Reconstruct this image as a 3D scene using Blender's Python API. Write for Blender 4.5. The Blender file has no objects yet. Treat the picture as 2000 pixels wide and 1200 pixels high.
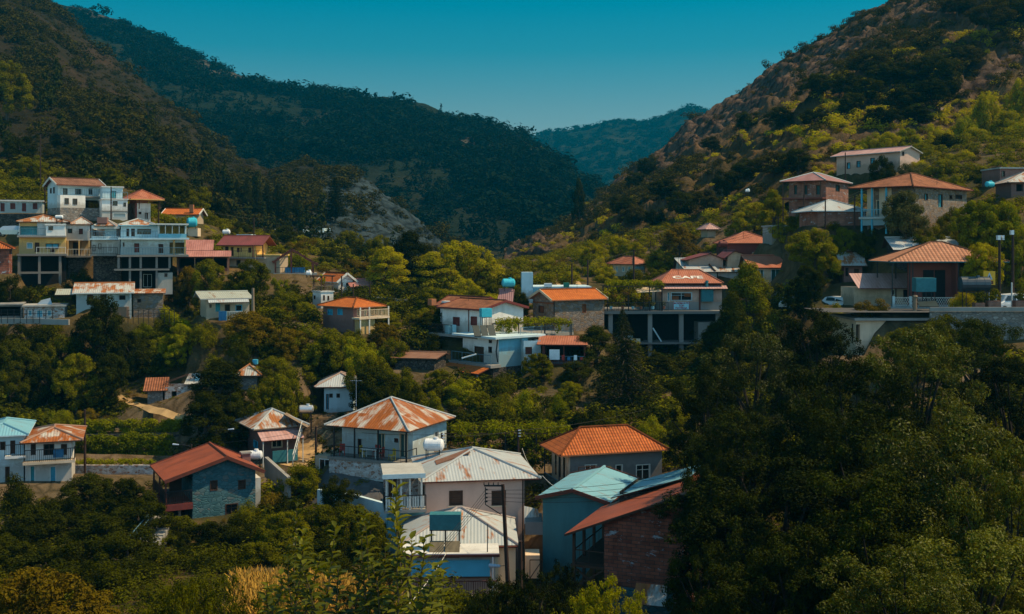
import bpy, math, random
import numpy as np
from mathutils import Vector, Matrix, noise as mnoise

# ------------------------------------------------------------------ camera, sky, sun, exposure
SC = bpy.context.scene
F, ZC, HY = 2144.0, 30.0, 480.0          # focal length in photo pixels, eye height, horizon row
cam_data = bpy.data.cameras.new("camera")
cam_data.sensor_width = 36.0
cam_data.lens = 36.0 * F / 2000.0
cam_data.shift_y = -(600.0 - HY) / 2000.0
cam_data.clip_start, cam_data.clip_end = 0.5, 9000.0
cam = bpy.data.objects.new("camera", cam_data)
cam.location = (0, 0, ZC)
cam.rotation_euler = (math.radians(90), 0, 0)
SC.collection.objects.link(cam)
SC.camera = cam

SUN_TO = Vector((0.78, 0.04, 1.12)).normalized()
SUN_ELEV = math.asin(SUN_TO.z)
SUN_AZ = math.atan2(SUN_TO.x, SUN_TO.y)
world = bpy.data.worlds.new("World")
SC.world = world
world.use_nodes = True
wn, wl = world.node_tree.nodes, world.node_tree.links
wn.clear()
w_out = wn.new("ShaderNodeOutputWorld")
w_bg = wn.new("ShaderNodeBackground")
w_bg.inputs["Strength"].default_value = 0.15
sky = wn.new("ShaderNodeTexSky")
sky.sky_type = 'NISHITA'
sky.sun_disc = False
sky.sun_elevation = SUN_ELEV
sky.sun_rotation = SUN_AZ
sky.air_density, sky.dust_density, sky.ozone_density = 1.0, 0.6, 1.0
w_geo = wn.new("ShaderNodeTexCoord")
w_sep = wn.new("ShaderNodeSeparateXYZ")
wl.new(w_geo.outputs["Generated"], w_sep.inputs[0])
w_ramp = wn.new("ShaderNodeValToRGB")      # sky tint by elevation; stops above the frame tuned as fill
cr = w_ramp.color_ramp
cr.elements[0].position, cr.elements[0].color = 0.0, (0.27, 0.275, 0.25, 1)
cr.elements[1].position, cr.elements[1].color = 1.0, (0.16, 0.24, 0.19, 1)
for p_, c_ in ((0.065, (0.260, 0.262, 0.238)), (0.125, (0.150, 0.240, 0.222)), (0.175, (0.030, 0.221, 0.222)), (0.215, (0.000, 0.218, 0.226)), (0.30, (0.030, 0.222, 0.220)), (0.55, (0.140, 0.230, 0.190))):
    e = cr.elements.new(p_); e.color = (*c_, 1)
wl.new(w_sep.outputs["Z"], w_ramp.inputs[0])
w_mul = wn.new("ShaderNodeMix"); w_mul.data_type = 'RGBA'; w_mul.blend_type = 'MULTIPLY'
w_mul.inputs["Factor"].default_value = 1.0
wl.new(sky.outputs[0], w_mul.inputs["A"])
w_mr2 = wn.new("ShaderNodeMapRange")         # added fill sky behind the camera is also mixed whiter
w_mr2.inputs["From Min"].default_value, w_mr2.inputs["From Max"].default_value = 0.1, -0.6
wl.new(w_sep.outputs["Y"], w_mr2.inputs["Value"])
w_wh = wn.new("ShaderNodeMix"); w_wh.data_type = 'RGBA'
w_wh.inputs["B"].default_value = (0.17, 0.225, 0.205, 1)
wl.new(w_mr2.outputs[0], w_wh.inputs["Factor"]); wl.new(w_ramp.outputs[0], w_wh.inputs["A"])
wl.new(w_wh.outputs["Result"], w_mul.inputs["B"])
w_sc = wn.new("ShaderNodeVectorMath"); w_sc.operation = 'SCALE'; w_sc.inputs["Scale"].default_value = 2.0
w_mr = wn.new("ShaderNodeMapRange")          # sky behind the camera boosted as added fill for shaded facades
w_mr.inputs["From Min"].default_value, w_mr.inputs["From Max"].default_value = 0.15, -0.75
w_mr.inputs["To Min"].default_value, w_mr.inputs["To Max"].default_value = 1.75, 6.0
wl.new(w_sep.outputs["Y"], w_mr.inputs["Value"])
wl.new(w_mr.outputs[0], w_sc.inputs["Scale"])
wl.new(w_mul.outputs["Result"], w_sc.inputs[0])
wl.new(w_sc.outputs[0], w_bg.inputs["Color"])
wl.new(w_bg.outputs[0], w_out.inputs["Surface"])

sun_data = bpy.data.lights.new("sun", 'SUN')
sun_data.energy, sun_data.angle, sun_data.color = 5.0, math.radians(0.5), (1.0, 0.77, 0.47)
sun = bpy.data.objects.new("sun", sun_data)
sun.rotation_euler = (-SUN_TO).to_track_quat('-Z', 'Y').to_euler()
sun.location = (60, 20, 120)
SC.collection.objects.link(sun)

SC.view_settings.view_transform = 'Standard'
SC.view_settings.look = 'None'
SC.view_settings.exposure = 0.3
SC.view_settings.gamma = 1.0
SC.cycles.max_bounces = 6
SC.cycles.transparent_max_bounces = 4
SC.cycles.use_denoising = True

# ------------------------------------------------------------------ helpers
RNG = np.random.default_rng(11)
random.seed(7)
COL = SC.collection

def P(px, py, d):
    """The point at distance d (metres ahead) seen at photo pixel (px, py)."""
    return Vector(((px - 1000.0) * d / F, d, ZC - (py - HY) * d / F))

def tag(o, label=None, cat=None, group=None, kind=None):
    if label: o["label"] = label
    if cat: o["category"] = cat
    if group: o["group"] = group
    if kind: o["kind"] = kind
    return o

def empty(name, loc, rz=0.0):
    o = bpy.data.objects.new(name, None)
    o.location = loc
    o.rotation_euler = (0, 0, rz)
    o.empty_display_size = 0.3
    COL.objects.link(o)
    return o

def copy_tree(o, parent=None):
    c = o.copy()
    COL.objects.link(c)
    c.parent = parent
    for ch in list(o.children):
        copy_tree(ch, c)
    return c

class MB:
    """Collects faces and links them as ONE mesh object."""
    def __init__(s):
        s.v, s.f, s.uv, s.m, s.sm = [], [], [], [], []
    def face(s, pts, m=0, uv=None, smooth=False):
        i = len(s.v)
        s.v.extend([tuple(p) for p in pts])
        s.f.append(tuple(range(i, i + len(pts))))
        s.uv.append(uv if uv else [(0, 0)] * len(pts))
        s.m.append(m); s.sm.append(smooth)
        return s
    def box(s, x0, y0, z0, x1, y1, z1, m=0):
        x0, x1 = min(x0, x1), max(x0, x1); y0, y1 = min(y0, y1), max(y0, y1); z0, z1 = min(z0, z1), max(z0, z1)
        a = [(x0, y0, z0), (x1, y0, z0), (x1, y1, z0), (x0, y1, z0), (x0, y0, z1), (x1, y0, z1), (x1, y1, z1), (x0, y1, z1)]
        for q in ((0, 1, 5, 4), (1, 2, 6, 5), (2, 3, 7, 6), (3, 0, 4, 7), (4, 5, 6, 7), (3, 2, 1, 0)):
            p = [a[k] for k in q]
            if q in ((0, 1, 5, 4), (2, 3, 7, 6)): uv = [(k[0], k[2]) for k in p]
            elif q in ((1, 2, 6, 5), (3, 0, 4, 7)): uv = [(k[1], k[2]) for k in p]
            else: uv = [(k[0], k[1]) for k in p]
            s.face(p, m, uv)
        return s
    def bar(s, p, q, w=0.06, h=None, m=0):
        """A rectangular beam from p to q."""
        p, q = Vector(p), Vector(q)
        h = w if h is None else h
        d = (q - p)
        L = d.length
        if L < 1e-6: return s
        d.normalize()
        up = Vector((0, 0, 1)) if abs(d.z) < 0.95 else Vector((0, 1, 0))
        a = d.cross(up).normalized() * (w / 2)
        b = a.cross(d).normalized() * (h / 2)
        c = [p - a - b, p + a - b, p + a + b, p - a + b, q - a - b, q + a - b, q + a + b, q - a + b]
        for k in ((0, 1, 2, 3), (7, 6, 5, 4), (0, 4, 5, 1), (1, 5, 6, 2), (2, 6, 7, 3), (3, 7, 4, 0)):
            s.face([c[j] for j in k], m, [(0, 0), (w, 0), (w, L), (0, L)])
        return s
    def tube(s, p, q, r, r2=None, n=10, m=0, caps=True, dome=0.0):
        p, q = Vector(p), Vector(q)
        r2 = r if r2 is None else r2
        d = (q - p).normalized()
        up = Vector((0, 0, 1)) if abs(d.z) < 0.95 else Vector((1, 0, 0))
        a = d.cross(up).normalized(); b = a.cross(d).normalized()
        rings = [(p, r), (q, r2)]
        if dome:
            rings = [(p - d * dome, r * 0.45), (p - d * dome * 0.55, r * 0.82)] + rings + [(q + d * dome * 0.55, r2 * 0.82), (q + d * dome, r2 * 0.45)]
        pts = [[c + (a * math.cos(2 * math.pi * k / n) + b * math.sin(2 * math.pi * k / n)) * rr for k in range(n)] for c, rr in rings]
        for i in range(len(pts) - 1):
            for k in range(n):
                k2 = (k + 1) % n
                s.face([pts[i][k], pts[i][k2], pts[i + 1][k2], pts[i + 1][k]], m, None, True)
        if caps:
            s.face(pts[0][::-1], m); s.face(pts[-1], m)
        return s
    def path_tube(s, pts, r, n=6, m=0):
        for a, b in zip(pts[:-1], pts[1:]):
            s.tube(a, b, r, r, n, m, False)
        return s
    def build(s, name, mats, parent=None):
        me = bpy.data.meshes.new(name)
        me.from_pydata(s.v, [], s.f)
        for m in (mats if isinstance(mats, (list, tuple)) else [mats]):
            me.materials.append(m)
        uvl = me.uv_layers.new(name="UVMap")
        uvl.data.foreach_set("uv", np.array([c for fuv in s.uv for c in fuv], np.float32).ravel())
        me.polygons.foreach_set("material_index", np.array(s.m, np.int32))
        me.polygons.foreach_set("use_smooth", np.array(s.sm, bool))
        me.update()
        o = bpy.data.objects.new(name, me)
        COL.objects.link(o)
        o.parent = parent
        return o

def np_mesh(name, verts, faces, mats, smooth=False, parent=None, attr=None, link=True):
    """verts (n,3); faces (m,k) of one size."""
    me = bpy.data.meshes.new(name)
    n, (m, k) = len(verts), faces.shape
    me.vertices.add(n); me.vertices.foreach_set("co", np.asarray(verts, np.float32).ravel())
    me.loops.add(m * k); me.loops.foreach_set("vertex_index", np.asarray(faces, np.int32).ravel())
    me.polygons.add(m)
    me.polygons.foreach_set("loop_start", np.arange(0, m * k, k, dtype=np.int32))
    me.polygons.foreach_set("use_smooth", np.full(m, smooth, bool))
    for mt in (mats if isinstance(mats, (list, tuple)) else [mats]):
        me.materials.append(mt)
    if attr is not None:
        for an, av in attr.items():
            a = me.attributes.new(an, 'FLOAT', 'POINT')
            a.data.foreach_set("value", np.asarray(av, np.float32))
    me.update(calc_edges=True)
    me.validate()
    if not link: return me
    o = bpy.data.objects.new(name, me)
    COL.objects.link(o)
    o.parent = parent
    return o

def vnoise(x, y, seed=0):
    """Smooth value noise on arrays."""
    xi, yi = np.floor(x).astype(np.int64), np.floor(y).astype(np.int64)
    fx, fy = x - xi, y - yi
    fx, fy = fx * fx * (3 - 2 * fx), fy * fy * (3 - 2 * fy)
    def h(a, b):
        n = (a * 374761393 + b * 668265263 + seed * 1442695041) & 0x7fffffff
        n = ((n ^ (n >> 13)) * 1274126177) & 0x7fffffff
        n = (n ^ (n >> 16)) & 0xffff
        return n / 65535.0
    return (h(xi, yi) * (1 - fx) + h(xi + 1, yi) * fx) * (1 - fy) + (h(xi, yi + 1) * (1 - fx) + h(xi + 1, yi + 1) * fx) * fy

def fbm(x, y, oct=4, seed=0):
    s, a, t = 0, 1.0, 0
    for k in range(oct):
        s = s + a * vnoise(x, y, seed + k * 17); t += a
        x, y, a = x * 2.03 + 5.2, y * 2.03 + 1.3, a * 0.5
    return s / t - 0.5
# ------------------------------------------------------------------ materials
def new_mat(name):
    m = bpy.data.materials.new(name)
    m.use_nodes = True
    nt = m.node_tree
    return m, nt.nodes, nt.links, nt.nodes["Principled BSDF"]

def N(nodes, t, **kw):
    n = nodes.new(t)
    for k, v in kw.items(): setattr(n, k, v)
    return n

def ramp(nodes, links, fac, stops):
    r = nodes.new("ShaderNodeValToRGB")
    els = r.color_ramp.elements
    els[0].position, els[0].color = stops[0][0], (*stops[0][1], 1)
    els[1].position, els[1].color = stops[-1][0], (*stops[-1][1], 1)
    for p, c in stops[1:-1]:
        e = els.new(p); e.color = (*c, 1)
    links.new(fac, r.inputs[0])
    return r.outputs[0]

def mixc(nodes, links, fac, a, b, blend='MIX'):
    n = nodes.new("ShaderNodeMix"); n.data_type = 'RGBA'; n.blend_type = blend
    for s, v in (("Factor", fac), ("A", a), ("B", b)):
        if isinstance(v, (int, float)): n.inputs[s].default_value = v
        elif isinstance(v, (tuple, list)): n.inputs[s].default_value = (*v[:3], 1)
        else: links.new(v, n.inputs[s])
    return n.outputs["Result"]

def tex_noise(nodes, links, scale, detail=4, rough=0.6, coord="Object", stretch=None):
    tc = nodes.new("ShaderNodeTexCoord")
    n = nodes.new("ShaderNodeTexNoise")
    n.inputs["Scale"].default_value = scale
    n.inputs["Detail"].default_value = detail
    n.inputs["Roughness"].default_value = rough
    src = tc.outputs[coord]
    if stretch:
        mp = nodes.new("ShaderNodeMapping"); mp.inputs["Scale"].default_value = stretch
        links.new(src, mp.inputs[0]); src = mp.outputs[0]
    links.new(src, n.inputs["Vector"])
    return n.outputs["Fac"]

def bump(nodes, links, bsdf, height, strength=0.4, dist=0.05):
    b = nodes.new("ShaderNodeBump")
    b.inputs["Strength"].default_value = strength
    b.inputs["Distance"].default_value = dist
    links.new(height, b.inputs["Height"])
    links.new(b.outputs[0], bsdf.inputs["Normal"])

def plain(name, col, rough=0.7, metal=0.0, vary=0.25, scale=3.0, spec=0.3):
    m, n, l, b = new_mat(name)
    f = tex_noise(n, l, scale, 5)
    lo = tuple(c * (1 - vary) for c in col); hi = tuple(min(1, c * (1 + vary * 0.6)) for c in col)
    l.new(ramp(n, l, f, [(0.3, lo), (0.7, hi)]), b.inputs["Base Color"])
    b.inputs["Roughness"].default_value = rough
    b.inputs["Metallic"].default_value = metal
    b.inputs["Specular IOR Level"].default_value = spec
    return m

def stucco(name, col, stain=(0.22, 0.18, 0.13), amt=0.5):
    """Painted render with water streaks and worn patches."""
    m, n, l, b = new_mat(name)
    big = tex_noise(n, l, 0.55, 5)
    streak = tex_noise(n, l, 1.0, 5, 0.65, stretch=(1.1, 1.1, 0.22))
    base = ramp(n, l, big, [(0.3, tuple(c * 0.84 for c in col)), (0.65, col)])
    s = ramp(n, l, streak, [(0.45, (0, 0, 0)), (0.80, (amt * .8, amt * .8, amt * .8))])
    tc = n.new("ShaderNodeTexCoord"); sp = n.new("ShaderNodeSeparateXYZ"); l.new(tc.outputs["Object"], sp.inputs[0])
    wob = n.new("ShaderNodeMath"); wob.operation = 'MULTIPLY_ADD'; wob.inputs[1].default_value = -2.2
    l.new(tex_noise(n, l, 1.6, 6, 0.7), wob.inputs[0]); l.new(sp.outputs["Z"], wob.inputs[2])
    splash = ramp(n, l, wob.outputs[0], [(0.0, (0.55, 0.55, 0.55)), (0.35, (0.2, 0.2, 0.2)), (0.6, (0, 0, 0))])   # mud thrown up along the foot of the wall
    c0 = mixc(n, l, s, base, stain)
    peel = ramp(n, l, tex_noise(n, l, 0.9, 7, 0.75), [(0.66, (0, 0, 0)), (0.69, (0.5, 0.5, 0.5))])
    c0 = mixc(n, l, peel, c0, tuple(0.5 * c + 0.12 for c in stain))
    l.new(mixc(n, l, splash, c0, stain), b.inputs["Base Color"])
    b.inputs["Roughness"].default_value = 0.92
    b.inputs["Specular IOR Level"].default_value = 0.15
    bump(n, l, b, tex_noise(n, l, 14, 4), 0.25, 0.03)
    return m

def stone(name, cols, scale=2.2, mortar=(0.16, 0.14, 0.12), squash=1.6):
    m, n, l, b = new_mat(name)
    tc = n.new("ShaderNodeTexCoord")
    mp = n.new("ShaderNodeMapping"); mp.inputs["Scale"].default_value = (1, 1, squash)
    l.new(tc.outputs["Object"], mp.inputs[0])
    v1 = N(n, "ShaderNodeTexVoronoi"); v1.inputs["Scale"].default_value = scale
    v2 = N(n, "ShaderNodeTexVoronoi", feature='DISTANCE_TO_EDGE'); v2.inputs["Scale"].default_value = scale
    for v in (v1, v2): l.new(mp.outputs[0], v.inputs["Vector"])
    sep = n.new("ShaderNodeSeparateColor"); l.new(v1.outputs["Color"], sep.inputs[0])
    st = [(i / max(1, len(cols) - 1), c) for i, c in enumerate(cols)]
    c = ramp(n, l, sep.outputs[0], st)
    c = mixc(n, l, 0.45, c, ramp(n, l, tex_noise(n, l, 6, 5), [(0.3, (0.35, 0.35, 0.35)), (0.7, (1, 1, 1))]), 'MULTIPLY')
    edge = ramp(n, l, v2.outputs["Distance"], [(0.02, (0, 0, 0)), (0.09, (1, 1, 1))])
    l.new(mixc(n, l, edge, mortar, c), b.inputs["Base Color"])
    b.inputs["Roughness"].default_value = 0.95
    b.inputs["Specular IOR Level"].default_value = 0.1
    bump(n, l, b, edge, 0.7, 0.06)
    return m

def brick(name, c1, c2, mortar, scale=1.0):
    m, n, l, b = new_mat(name)
    uv = N(n, "ShaderNodeTexCoord")
    t = n.new("ShaderNodeTexBrick")
    t.inputs["Scale"].default_value = scale
    t.inputs["Brick Width"].default_value = 0.55; t.inputs["Row Height"].default_value = 0.21
    t.inputs["Mortar Size"].default_value = 0.018
    t.inputs["Color1"].default_value = (*c1, 1); t.inputs["Color2"].default_value = (*c2, 1); t.inputs["Mortar"].default_value = (*mortar, 1)
    l.new(uv.outputs["UV"], t.inputs["Vector"])
    dirt = ramp(n, l, tex_noise(n, l, 1.1, 6, 0.7), [(0.35, (0.4, 0.4, 0.4)), (0.65, (1, 1, 1))])
    c = mixc(n, l, 0.8, t.outputs["Color"], dirt, 'MULTIPLY')
    pl = ramp(n, l, tex_noise(n, l, 0.8, 6, 0.75, stretch=(1, 1, 2.4)), [(0.58, (0, 0, 0)), (0.63, (1, 1, 1))])
    l.new(mixc(n, l, pl, c, (0.34, 0.38, 0.42)), b.inputs["Base Color"])
    b.inputs["Roughness"].default_value = 0.95
    b.inputs["Specular IOR Level"].default_value = 0.1
    bump(n, l, b, t.outputs["Fac"], -0.6, 0.03)
    return m

def wave_uv(n, l, axis, period):
    uv = n.new("ShaderNodeTexCoord")
    w = N(n, "ShaderNodeTexWave", bands_direction=axis, wave_profile='SIN')
    w.inputs["Scale"].default_value = 0.314159 / period   # the node draws scale*20/(2 pi) bands a unit
    w.inputs["Distortion"].default_value = 0.0
    l.new(uv.outputs["UV"], w.inputs["Vector"])
    return w.outputs["Fac"]

def corrugated(name, paint, rust=(0.36, 0.12, 0.035), amount=0.5, period=0.22, rough=0.55, contrast=0.06, hard=True):
    """Corrugated sheet: waves run down the slope, rust spreads in long streaks sheet by sheet."""
    m, n, l, b = new_mat(name)
    w = wave_uv(n, l, 'X', period)
    uv = n.new("ShaderNodeTexCoord")
    rnd = n.new("ShaderNodeObjectInfo")
    off = n.new("ShaderNodeVectorMath"); off.operation = 'ADD'
    mul = n.new("ShaderNodeVectorMath"); mul.operation = 'SCALE'; mul.inputs["Scale"].default_value = 30
    l.new(rnd.outputs["Location"], mul.inputs[0])
    l.new(uv.outputs["UV"], off.inputs[0]); l.new(mul.outputs[0], off.inputs[1])
    def nz(sx, sy, det=6, rg=0.65):
        mp = n.new("ShaderNodeMapping"); mp.inputs["Scale"].default_value = (sx, sy, 1)
        l.new(off.outputs[0], mp.inputs[0])
        t = n.new("ShaderNodeTexNoise"); t.inputs["Scale"].default_value = 1.0; t.inputs["Detail"].default_value = det
        t.inputs["Roughness"].default_value = rg
        l.new(mp.outputs[0], t.inputs["Vector"]); return t.outputs["Fac"]
    a = nz(1.3, 0.40)
    bk = N(n, "ShaderNodeTexBrick"); bk.inputs["Scale"].default_value = 1.0
    bk.inputs["Brick Width"].default_value = 0.85; bk.inputs["Row Height"].default_value = 1.9; bk.inputs["Mortar Size"].default_value = 0.0
    bk.inputs["Color1"].default_value = (0, 0, 0, 1); bk.inputs["Color2"].default_value = (1, 1, 1, 1)
    l.new(off.outputs[0], bk.inputs["Vector"])
    sh = n.new("ShaderNodeMath"); sh.operation = 'MULTIPLY_ADD'
    l.new(bk.outputs["Color"], sh.inputs[0]); sh.inputs[1].default_value = 0.13; l.new(a, sh.inputs[2])
    t0 = 0.75 - 0.38 * amount
    mask = ramp(n, l, sh.outputs[0], [(t0 - contrast, (0, 0, 0)), (t0 + contrast, (1, 1, 1))])
    pc = ramp(n, l, nz(0.6, 0.35), [(0.3, tuple(c * 0.80 for c in paint)), (0.7, paint)])
    rc = ramp(n, l, nz(3, 0.8), [(0.3, tuple(c * 0.55 for c in rust)), (0.7, rust)])
    c = mixc(n, l, mask, pc, rc)
    c = mixc(n, l, 0.35, c, ramp(n, l, w, [(0.0, (0.72, 0.72, 0.72)), (0.6, (1, 1, 1))]), 'MULTIPLY')
    l.new(c, b.inputs["Base Color"])
    b.inputs["Roughness"].default_value = rough
    b.inputs["Specular IOR Level"].default_value = 0.3
    bump(n, l, b, w, 0.5, 0.04)
    return m

def tiles(name, c1, c2, w=0.24, h=0.36, dirt=0.35):
    """Clay tiles: rounded columns, courses stepping down the slope."""
    m, n, l, b = new_mat(name)
    wx = wave_uv(n, l, 'X', w)
    uv = n.new("ShaderNodeTexCoord")
    bk = n.new("ShaderNodeTexBrick"); bk.offset = 0.0
    bk.inputs["Scale"].default_value = 1.0; bk.inputs["Brick Width"].default_value = w; bk.inputs["Row Height"].default_value = h
    bk.inputs["Mortar Size"].default_value = 0.03; bk.inputs["Mortar Smooth"].default_value = 0.6
    bk.inputs["Color1"].default_value = (*c1, 1); bk.inputs["Color2"].default_value = (*c2, 1)
    bk.inputs["Mortar"].default_value = (*[c * 0.35 for c in c1], 1)
    l.new(uv.outputs["UV"], bk.inputs["Vector"])
    d = ramp(n, l, tex_noise(n, l, 0.7, 6, 0.7), [(0.35, (1 - dirt,) * 3), (0.62, (1, 1, 1))])
    c = mixc(n, l, 1.0, bk.outputs["Color"], d, 'MULTIPLY')
    c = mixc(n, l, 0.5, c, ramp(n, l, wx, [(0.0, (0.5, 0.5, 0.5)), (0.6, (1, 1, 1))]), 'MULTIPLY')
    l.new(c, b.inputs["Base Color"])
    b.inputs["Roughness"].default_value = 0.85
    b.inputs["Specular IOR Level"].default_value = 0.2
    bump(n, l, b, wx, 0.8, 0.06)
    return m

def leafmat(name, dark, light, trans=0.25, spec=0.35, rough=0.5):
    m, n, l, b = new_mat(name)
    at = N(n, "ShaderNodeAttribute", attribute_name="shade")
    oi = n.new("ShaderNodeObjectInfo")
    mix = n.new("ShaderNodeMath"); mix.operation = 'MULTIPLY_ADD'
    l.new(oi.outputs["Random"], mix.inputs[0]); mix.inputs[1].default_value = 0.45
    half = n.new("ShaderNodeMath"); half.operation = 'MULTIPLY'; half.inputs[1].default_value = 0.55
    l.new(at.outputs["Fac"], half.inputs[0]); l.new(half.outputs[0], mix.inputs[2])
    mid = tuple((a + c) / 2 for a, c in zip(dark, light))
    col = ramp(n, l, mix.outputs[0], [(0.1, dark), (0.5, mid), (0.9, light)])
    l.new(col, b.inputs["Base Color"])
    b.inputs["Roughness"].default_value = rough
    b.inputs["Specular IOR Level"].default_value = spec
    tr = n.new("ShaderNodeBsdfTranslucent")
    l.new(mixc(n, l, 1.0, col, (1.25, 1.1, 0.35), 'MULTIPLY'), tr.inputs["Color"])
    ms = n.new("ShaderNodeMixShader"); ms.inputs[0].default_value = trans
    l.new(b.outputs[0], ms.inputs[1]); l.new(tr.outputs[0], ms.inputs[2])
    l.new(ms.outputs[0], n["Material Output"].inputs["Surface"])
    return m

def groundmat(name, stops, scale=0.25, rockmix=None, bs=0.6, bd=0.4, scale2=None):
    m, n, l, b = new_mat(name)
    f = tex_noise(n, l, scale, 8, 0.65)
    c = ramp(n, l, f, stops)
    c = mixc(n, l, 0.6, c, ramp(n, l, tex_noise(n, l, scale * 9, 6, 0.7), [(0.3, (0.45, 0.45, 0.45)), (0.7, (1.1, 1.1, 1.1))]), 'MULTIPLY')
    if rockmix:
        at = N(n, "ShaderNodeAttribute", attribute_name="bare")
        rk = ramp(n, l, tex_noise(n, l, scale * 3, 8, 0.75, stretch=(1, 1, 0.6)), [(0.3, tuple(x * 0.45 for x in rockmix)), (0.55, rockmix), (0.75, tuple(x * 1.35 for x in rockmix))])
        vo = N(n, "ShaderNodeTexVoronoi", feature='DISTANCE_TO_EDGE'); vo.inputs["Scale"].default_value = scale * 4.5
        vt = n.new("ShaderNodeTexCoord"); vm = n.new("ShaderNodeMapping"); vm.inputs["Scale"].default_value = (1, 1, 0.55); vm.inputs["Rotation"].default_value = (0.3, 0.5, 0.2)
        wv = n.new("ShaderNodeVectorMath"); wv.operation = 'ADD'
        nzc = n.new("ShaderNodeTexNoise"); nzc.inputs["Scale"].default_value = scale * 3; nzc.inputs["Detail"].default_value = 5
        sv = n.new("ShaderNodeVectorMath"); sv.operation = 'SCALE'; sv.inputs["Scale"].default_value = 1.6 / scale * 0.12
        l.new(vt.outputs["Object"], nzc.inputs["Vector"]); l.new(nzc.outputs["Color"], sv.inputs[0])
        l.new(vt.outputs["Object"], wv.inputs[0]); l.new(sv.outputs[0], wv.inputs[1]); l.new(wv.outputs[0], vm.inputs[0]); l.new(vm.outputs[0], vo.inputs["Vector"])
        crack = ramp(n, l, vo.outputs["Distance"], [(0.0, (0.22, 0.22, 0.22)), (0.16, (1, 1, 1))])
        rk = mixc(n, l, 0.85, rk, crack, 'MULTIPLY')
        c = mixc(n, l, at.outputs["Fac"], c, rk)
    l.new(c, b.inputs["Base Color"])
    b.inputs["Roughness"].default_value = 0.98
    b.inputs["Specular IOR Level"].default_value = 0.05
    bump(n, l, b, tex_noise(n, l, scale * 6, 8, 0.75), bs, bd)
    return m

M = {}
# walls
M['white'] = stucco("white_render", (0.84, 0.83, 0.80), amt=0.4)
M['whiteold'] = stucco("old_white_render", (0.66, 0.66, 0.64), amt=0.6)
M['bluewhite'] = stucco("pale_blue_render", (0.54, 0.70, 0.76), amt=0.3)
M['sky_blue'] = stucco("sky_blue_render", (0.20, 0.52, 0.66), amt=0.3)
M['cream'] = stucco("cream_render", (0.72, 0.56, 0.40))
M['yellow'] = stucco("yellow_render", (0.80, 0.52, 0.16), amt=0.15)
M['ochre'] = stucco("ochre_render", (0.60, 0.36, 0.12))
M['pink'] = stucco("pink_render", (0.62, 0.42, 0.345), amt=0.2)
M['teal'] = stucco("teal_render", (0.06, 0.18, 0.21), stain=(0.03, 0.08, 0.10), amt=0.6)
M['grey'] = stucco("grey_cement", (0.20, 0.20, 0.20), stain=(0.10, 0.10, 0.10))
M['lightgrey'] = stucco("light_cement", (0.42, 0.42, 0.40), stain=(0.18, 0.16, 0.14), amt=0.6)
M['darkred'] = stucco("dark_red_render", (0.20, 0.065, 0.05), stain=(0.1, 0.05, 0.04))
M['mauve'] = stucco("mauve_mud_brick", (0.26, 0.14, 0.12), stain=(0.12, 0.08, 0.07))
M['terra'] = stucco("terracotta_render", (0.40, 0.15, 0.07))
M['concrete'] = stucco("concrete", (0.30, 0.29, 0.27), stain=(0.12, 0.11, 0.10), amt=0.6)
M['stone_brown'] = stone("brown_stone", [(0.20, 0.13, 0.08), (0.30, 0.20, 0.13), (0.22, 0.20, 0.19), (0.36, 0.27, 0.2)], 2.4)
M['stone_grey'] = stone("grey_stone", [(0.16, 0.17, 0.18), (0.30, 0.28, 0.26), (0.24, 0.2, 0.17), (0.42, 0.40, 0.37)], 2.6)
M['stone_blue'] = stone("blue_grey_stone", [(0.05, 0.13, 0.15), (0.07, 0.16, 0.18), (0.09, 0.19, 0.21), (0.16, 0.16, 0.15)], 2.4, (0.055, 0.13, 0.15))
M['stone_white'] = stone("whitewashed_rubble", [(0.5, 0.5, 0.5), (0.30, 0.16, 0.10), (0.62, 0.62, 0.62), (0.42, 0.36, 0.32)], 3.2, (0.5, 0.5, 0.5))
M['stone_dark'] = stone("dark_dry_stone", [(0.05, 0.045, 0.04), (0.09, 0.08, 0.07), (0.12, 0.10, 0.08)], 2.6, (0.02, 0.02, 0.02))
M['brick'] = brick("red_brick", (0.40, 0.13, 0.08), (0.24, 0.075, 0.05), (0.09, 0.07, 0.065))
M['brick_pale'] = brick("rose_brick", (0.36, 0.17, 0.12), (0.28, 0.13, 0.10), (0.2, 0.15, 0.12))
# roofs
M['r_rust'] = corrugated("rusted_sheet", (0.50, 0.47, 0.42), (0.38, 0.11, 0.02), 0.62)
M['r_rust_light'] = corrugated("partly_rusted_sheet", (0.47, 0.48, 0.46), (0.40, 0.14, 0.04), 0.42)
M['r_zinc'] = corrugated("zinc_sheet", (0.43, 0.47, 0.49), (0.38, 0.15, 0.06), 0.16)
M['r_zinc_spots'] = corrugated("spotted_zinc_sheet", (0.44, 0.48, 0.49), (0.46, 0.18, 0.06), 0.14, contrast=0.04)
M['r_blue'] = corrugated("blue_zinc_sheet", (0.20, 0.44, 0.54), (0.3, 0.15, 0.1), 0.0)
M['r_red'] = corrugated("red_painted_sheet", (0.36, 0.085, 0.035), (0.22, 0.06, 0.03), 0.35, 0.25, contrast=0.2)
M['r_redrust'] = corrugated("weathered_red_sheet", (0.46, 0.17, 0.10), (0.40, 0.11, 0.05), 0.5, 0.25, contrast=0.25)
M['r_maroon'] = corrugated("maroon_sheet", (0.22, 0.055, 0.055), (0.16, 0.05, 0.04), 0.3, 0.3, contrast=0.2)
M['r_pinkred'] = corrugated("faded_red_sheet", (0.46, 0.20, 0.17), (0.36, 0.13, 0.10), 0.35, 0.28, contrast=0.2)
M['r_rose'] = corrugated("rose_sheet", (0.54, 0.33, 0.31), (0.42, 0.20, 0.16), 0.2, 0.32, contrast=0.2)
M['r_grey'] = corrugated("grey_green_sheet", (0.40, 0.42, 0.36), (0.3, 0.18, 0.1), 0.15)
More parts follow.
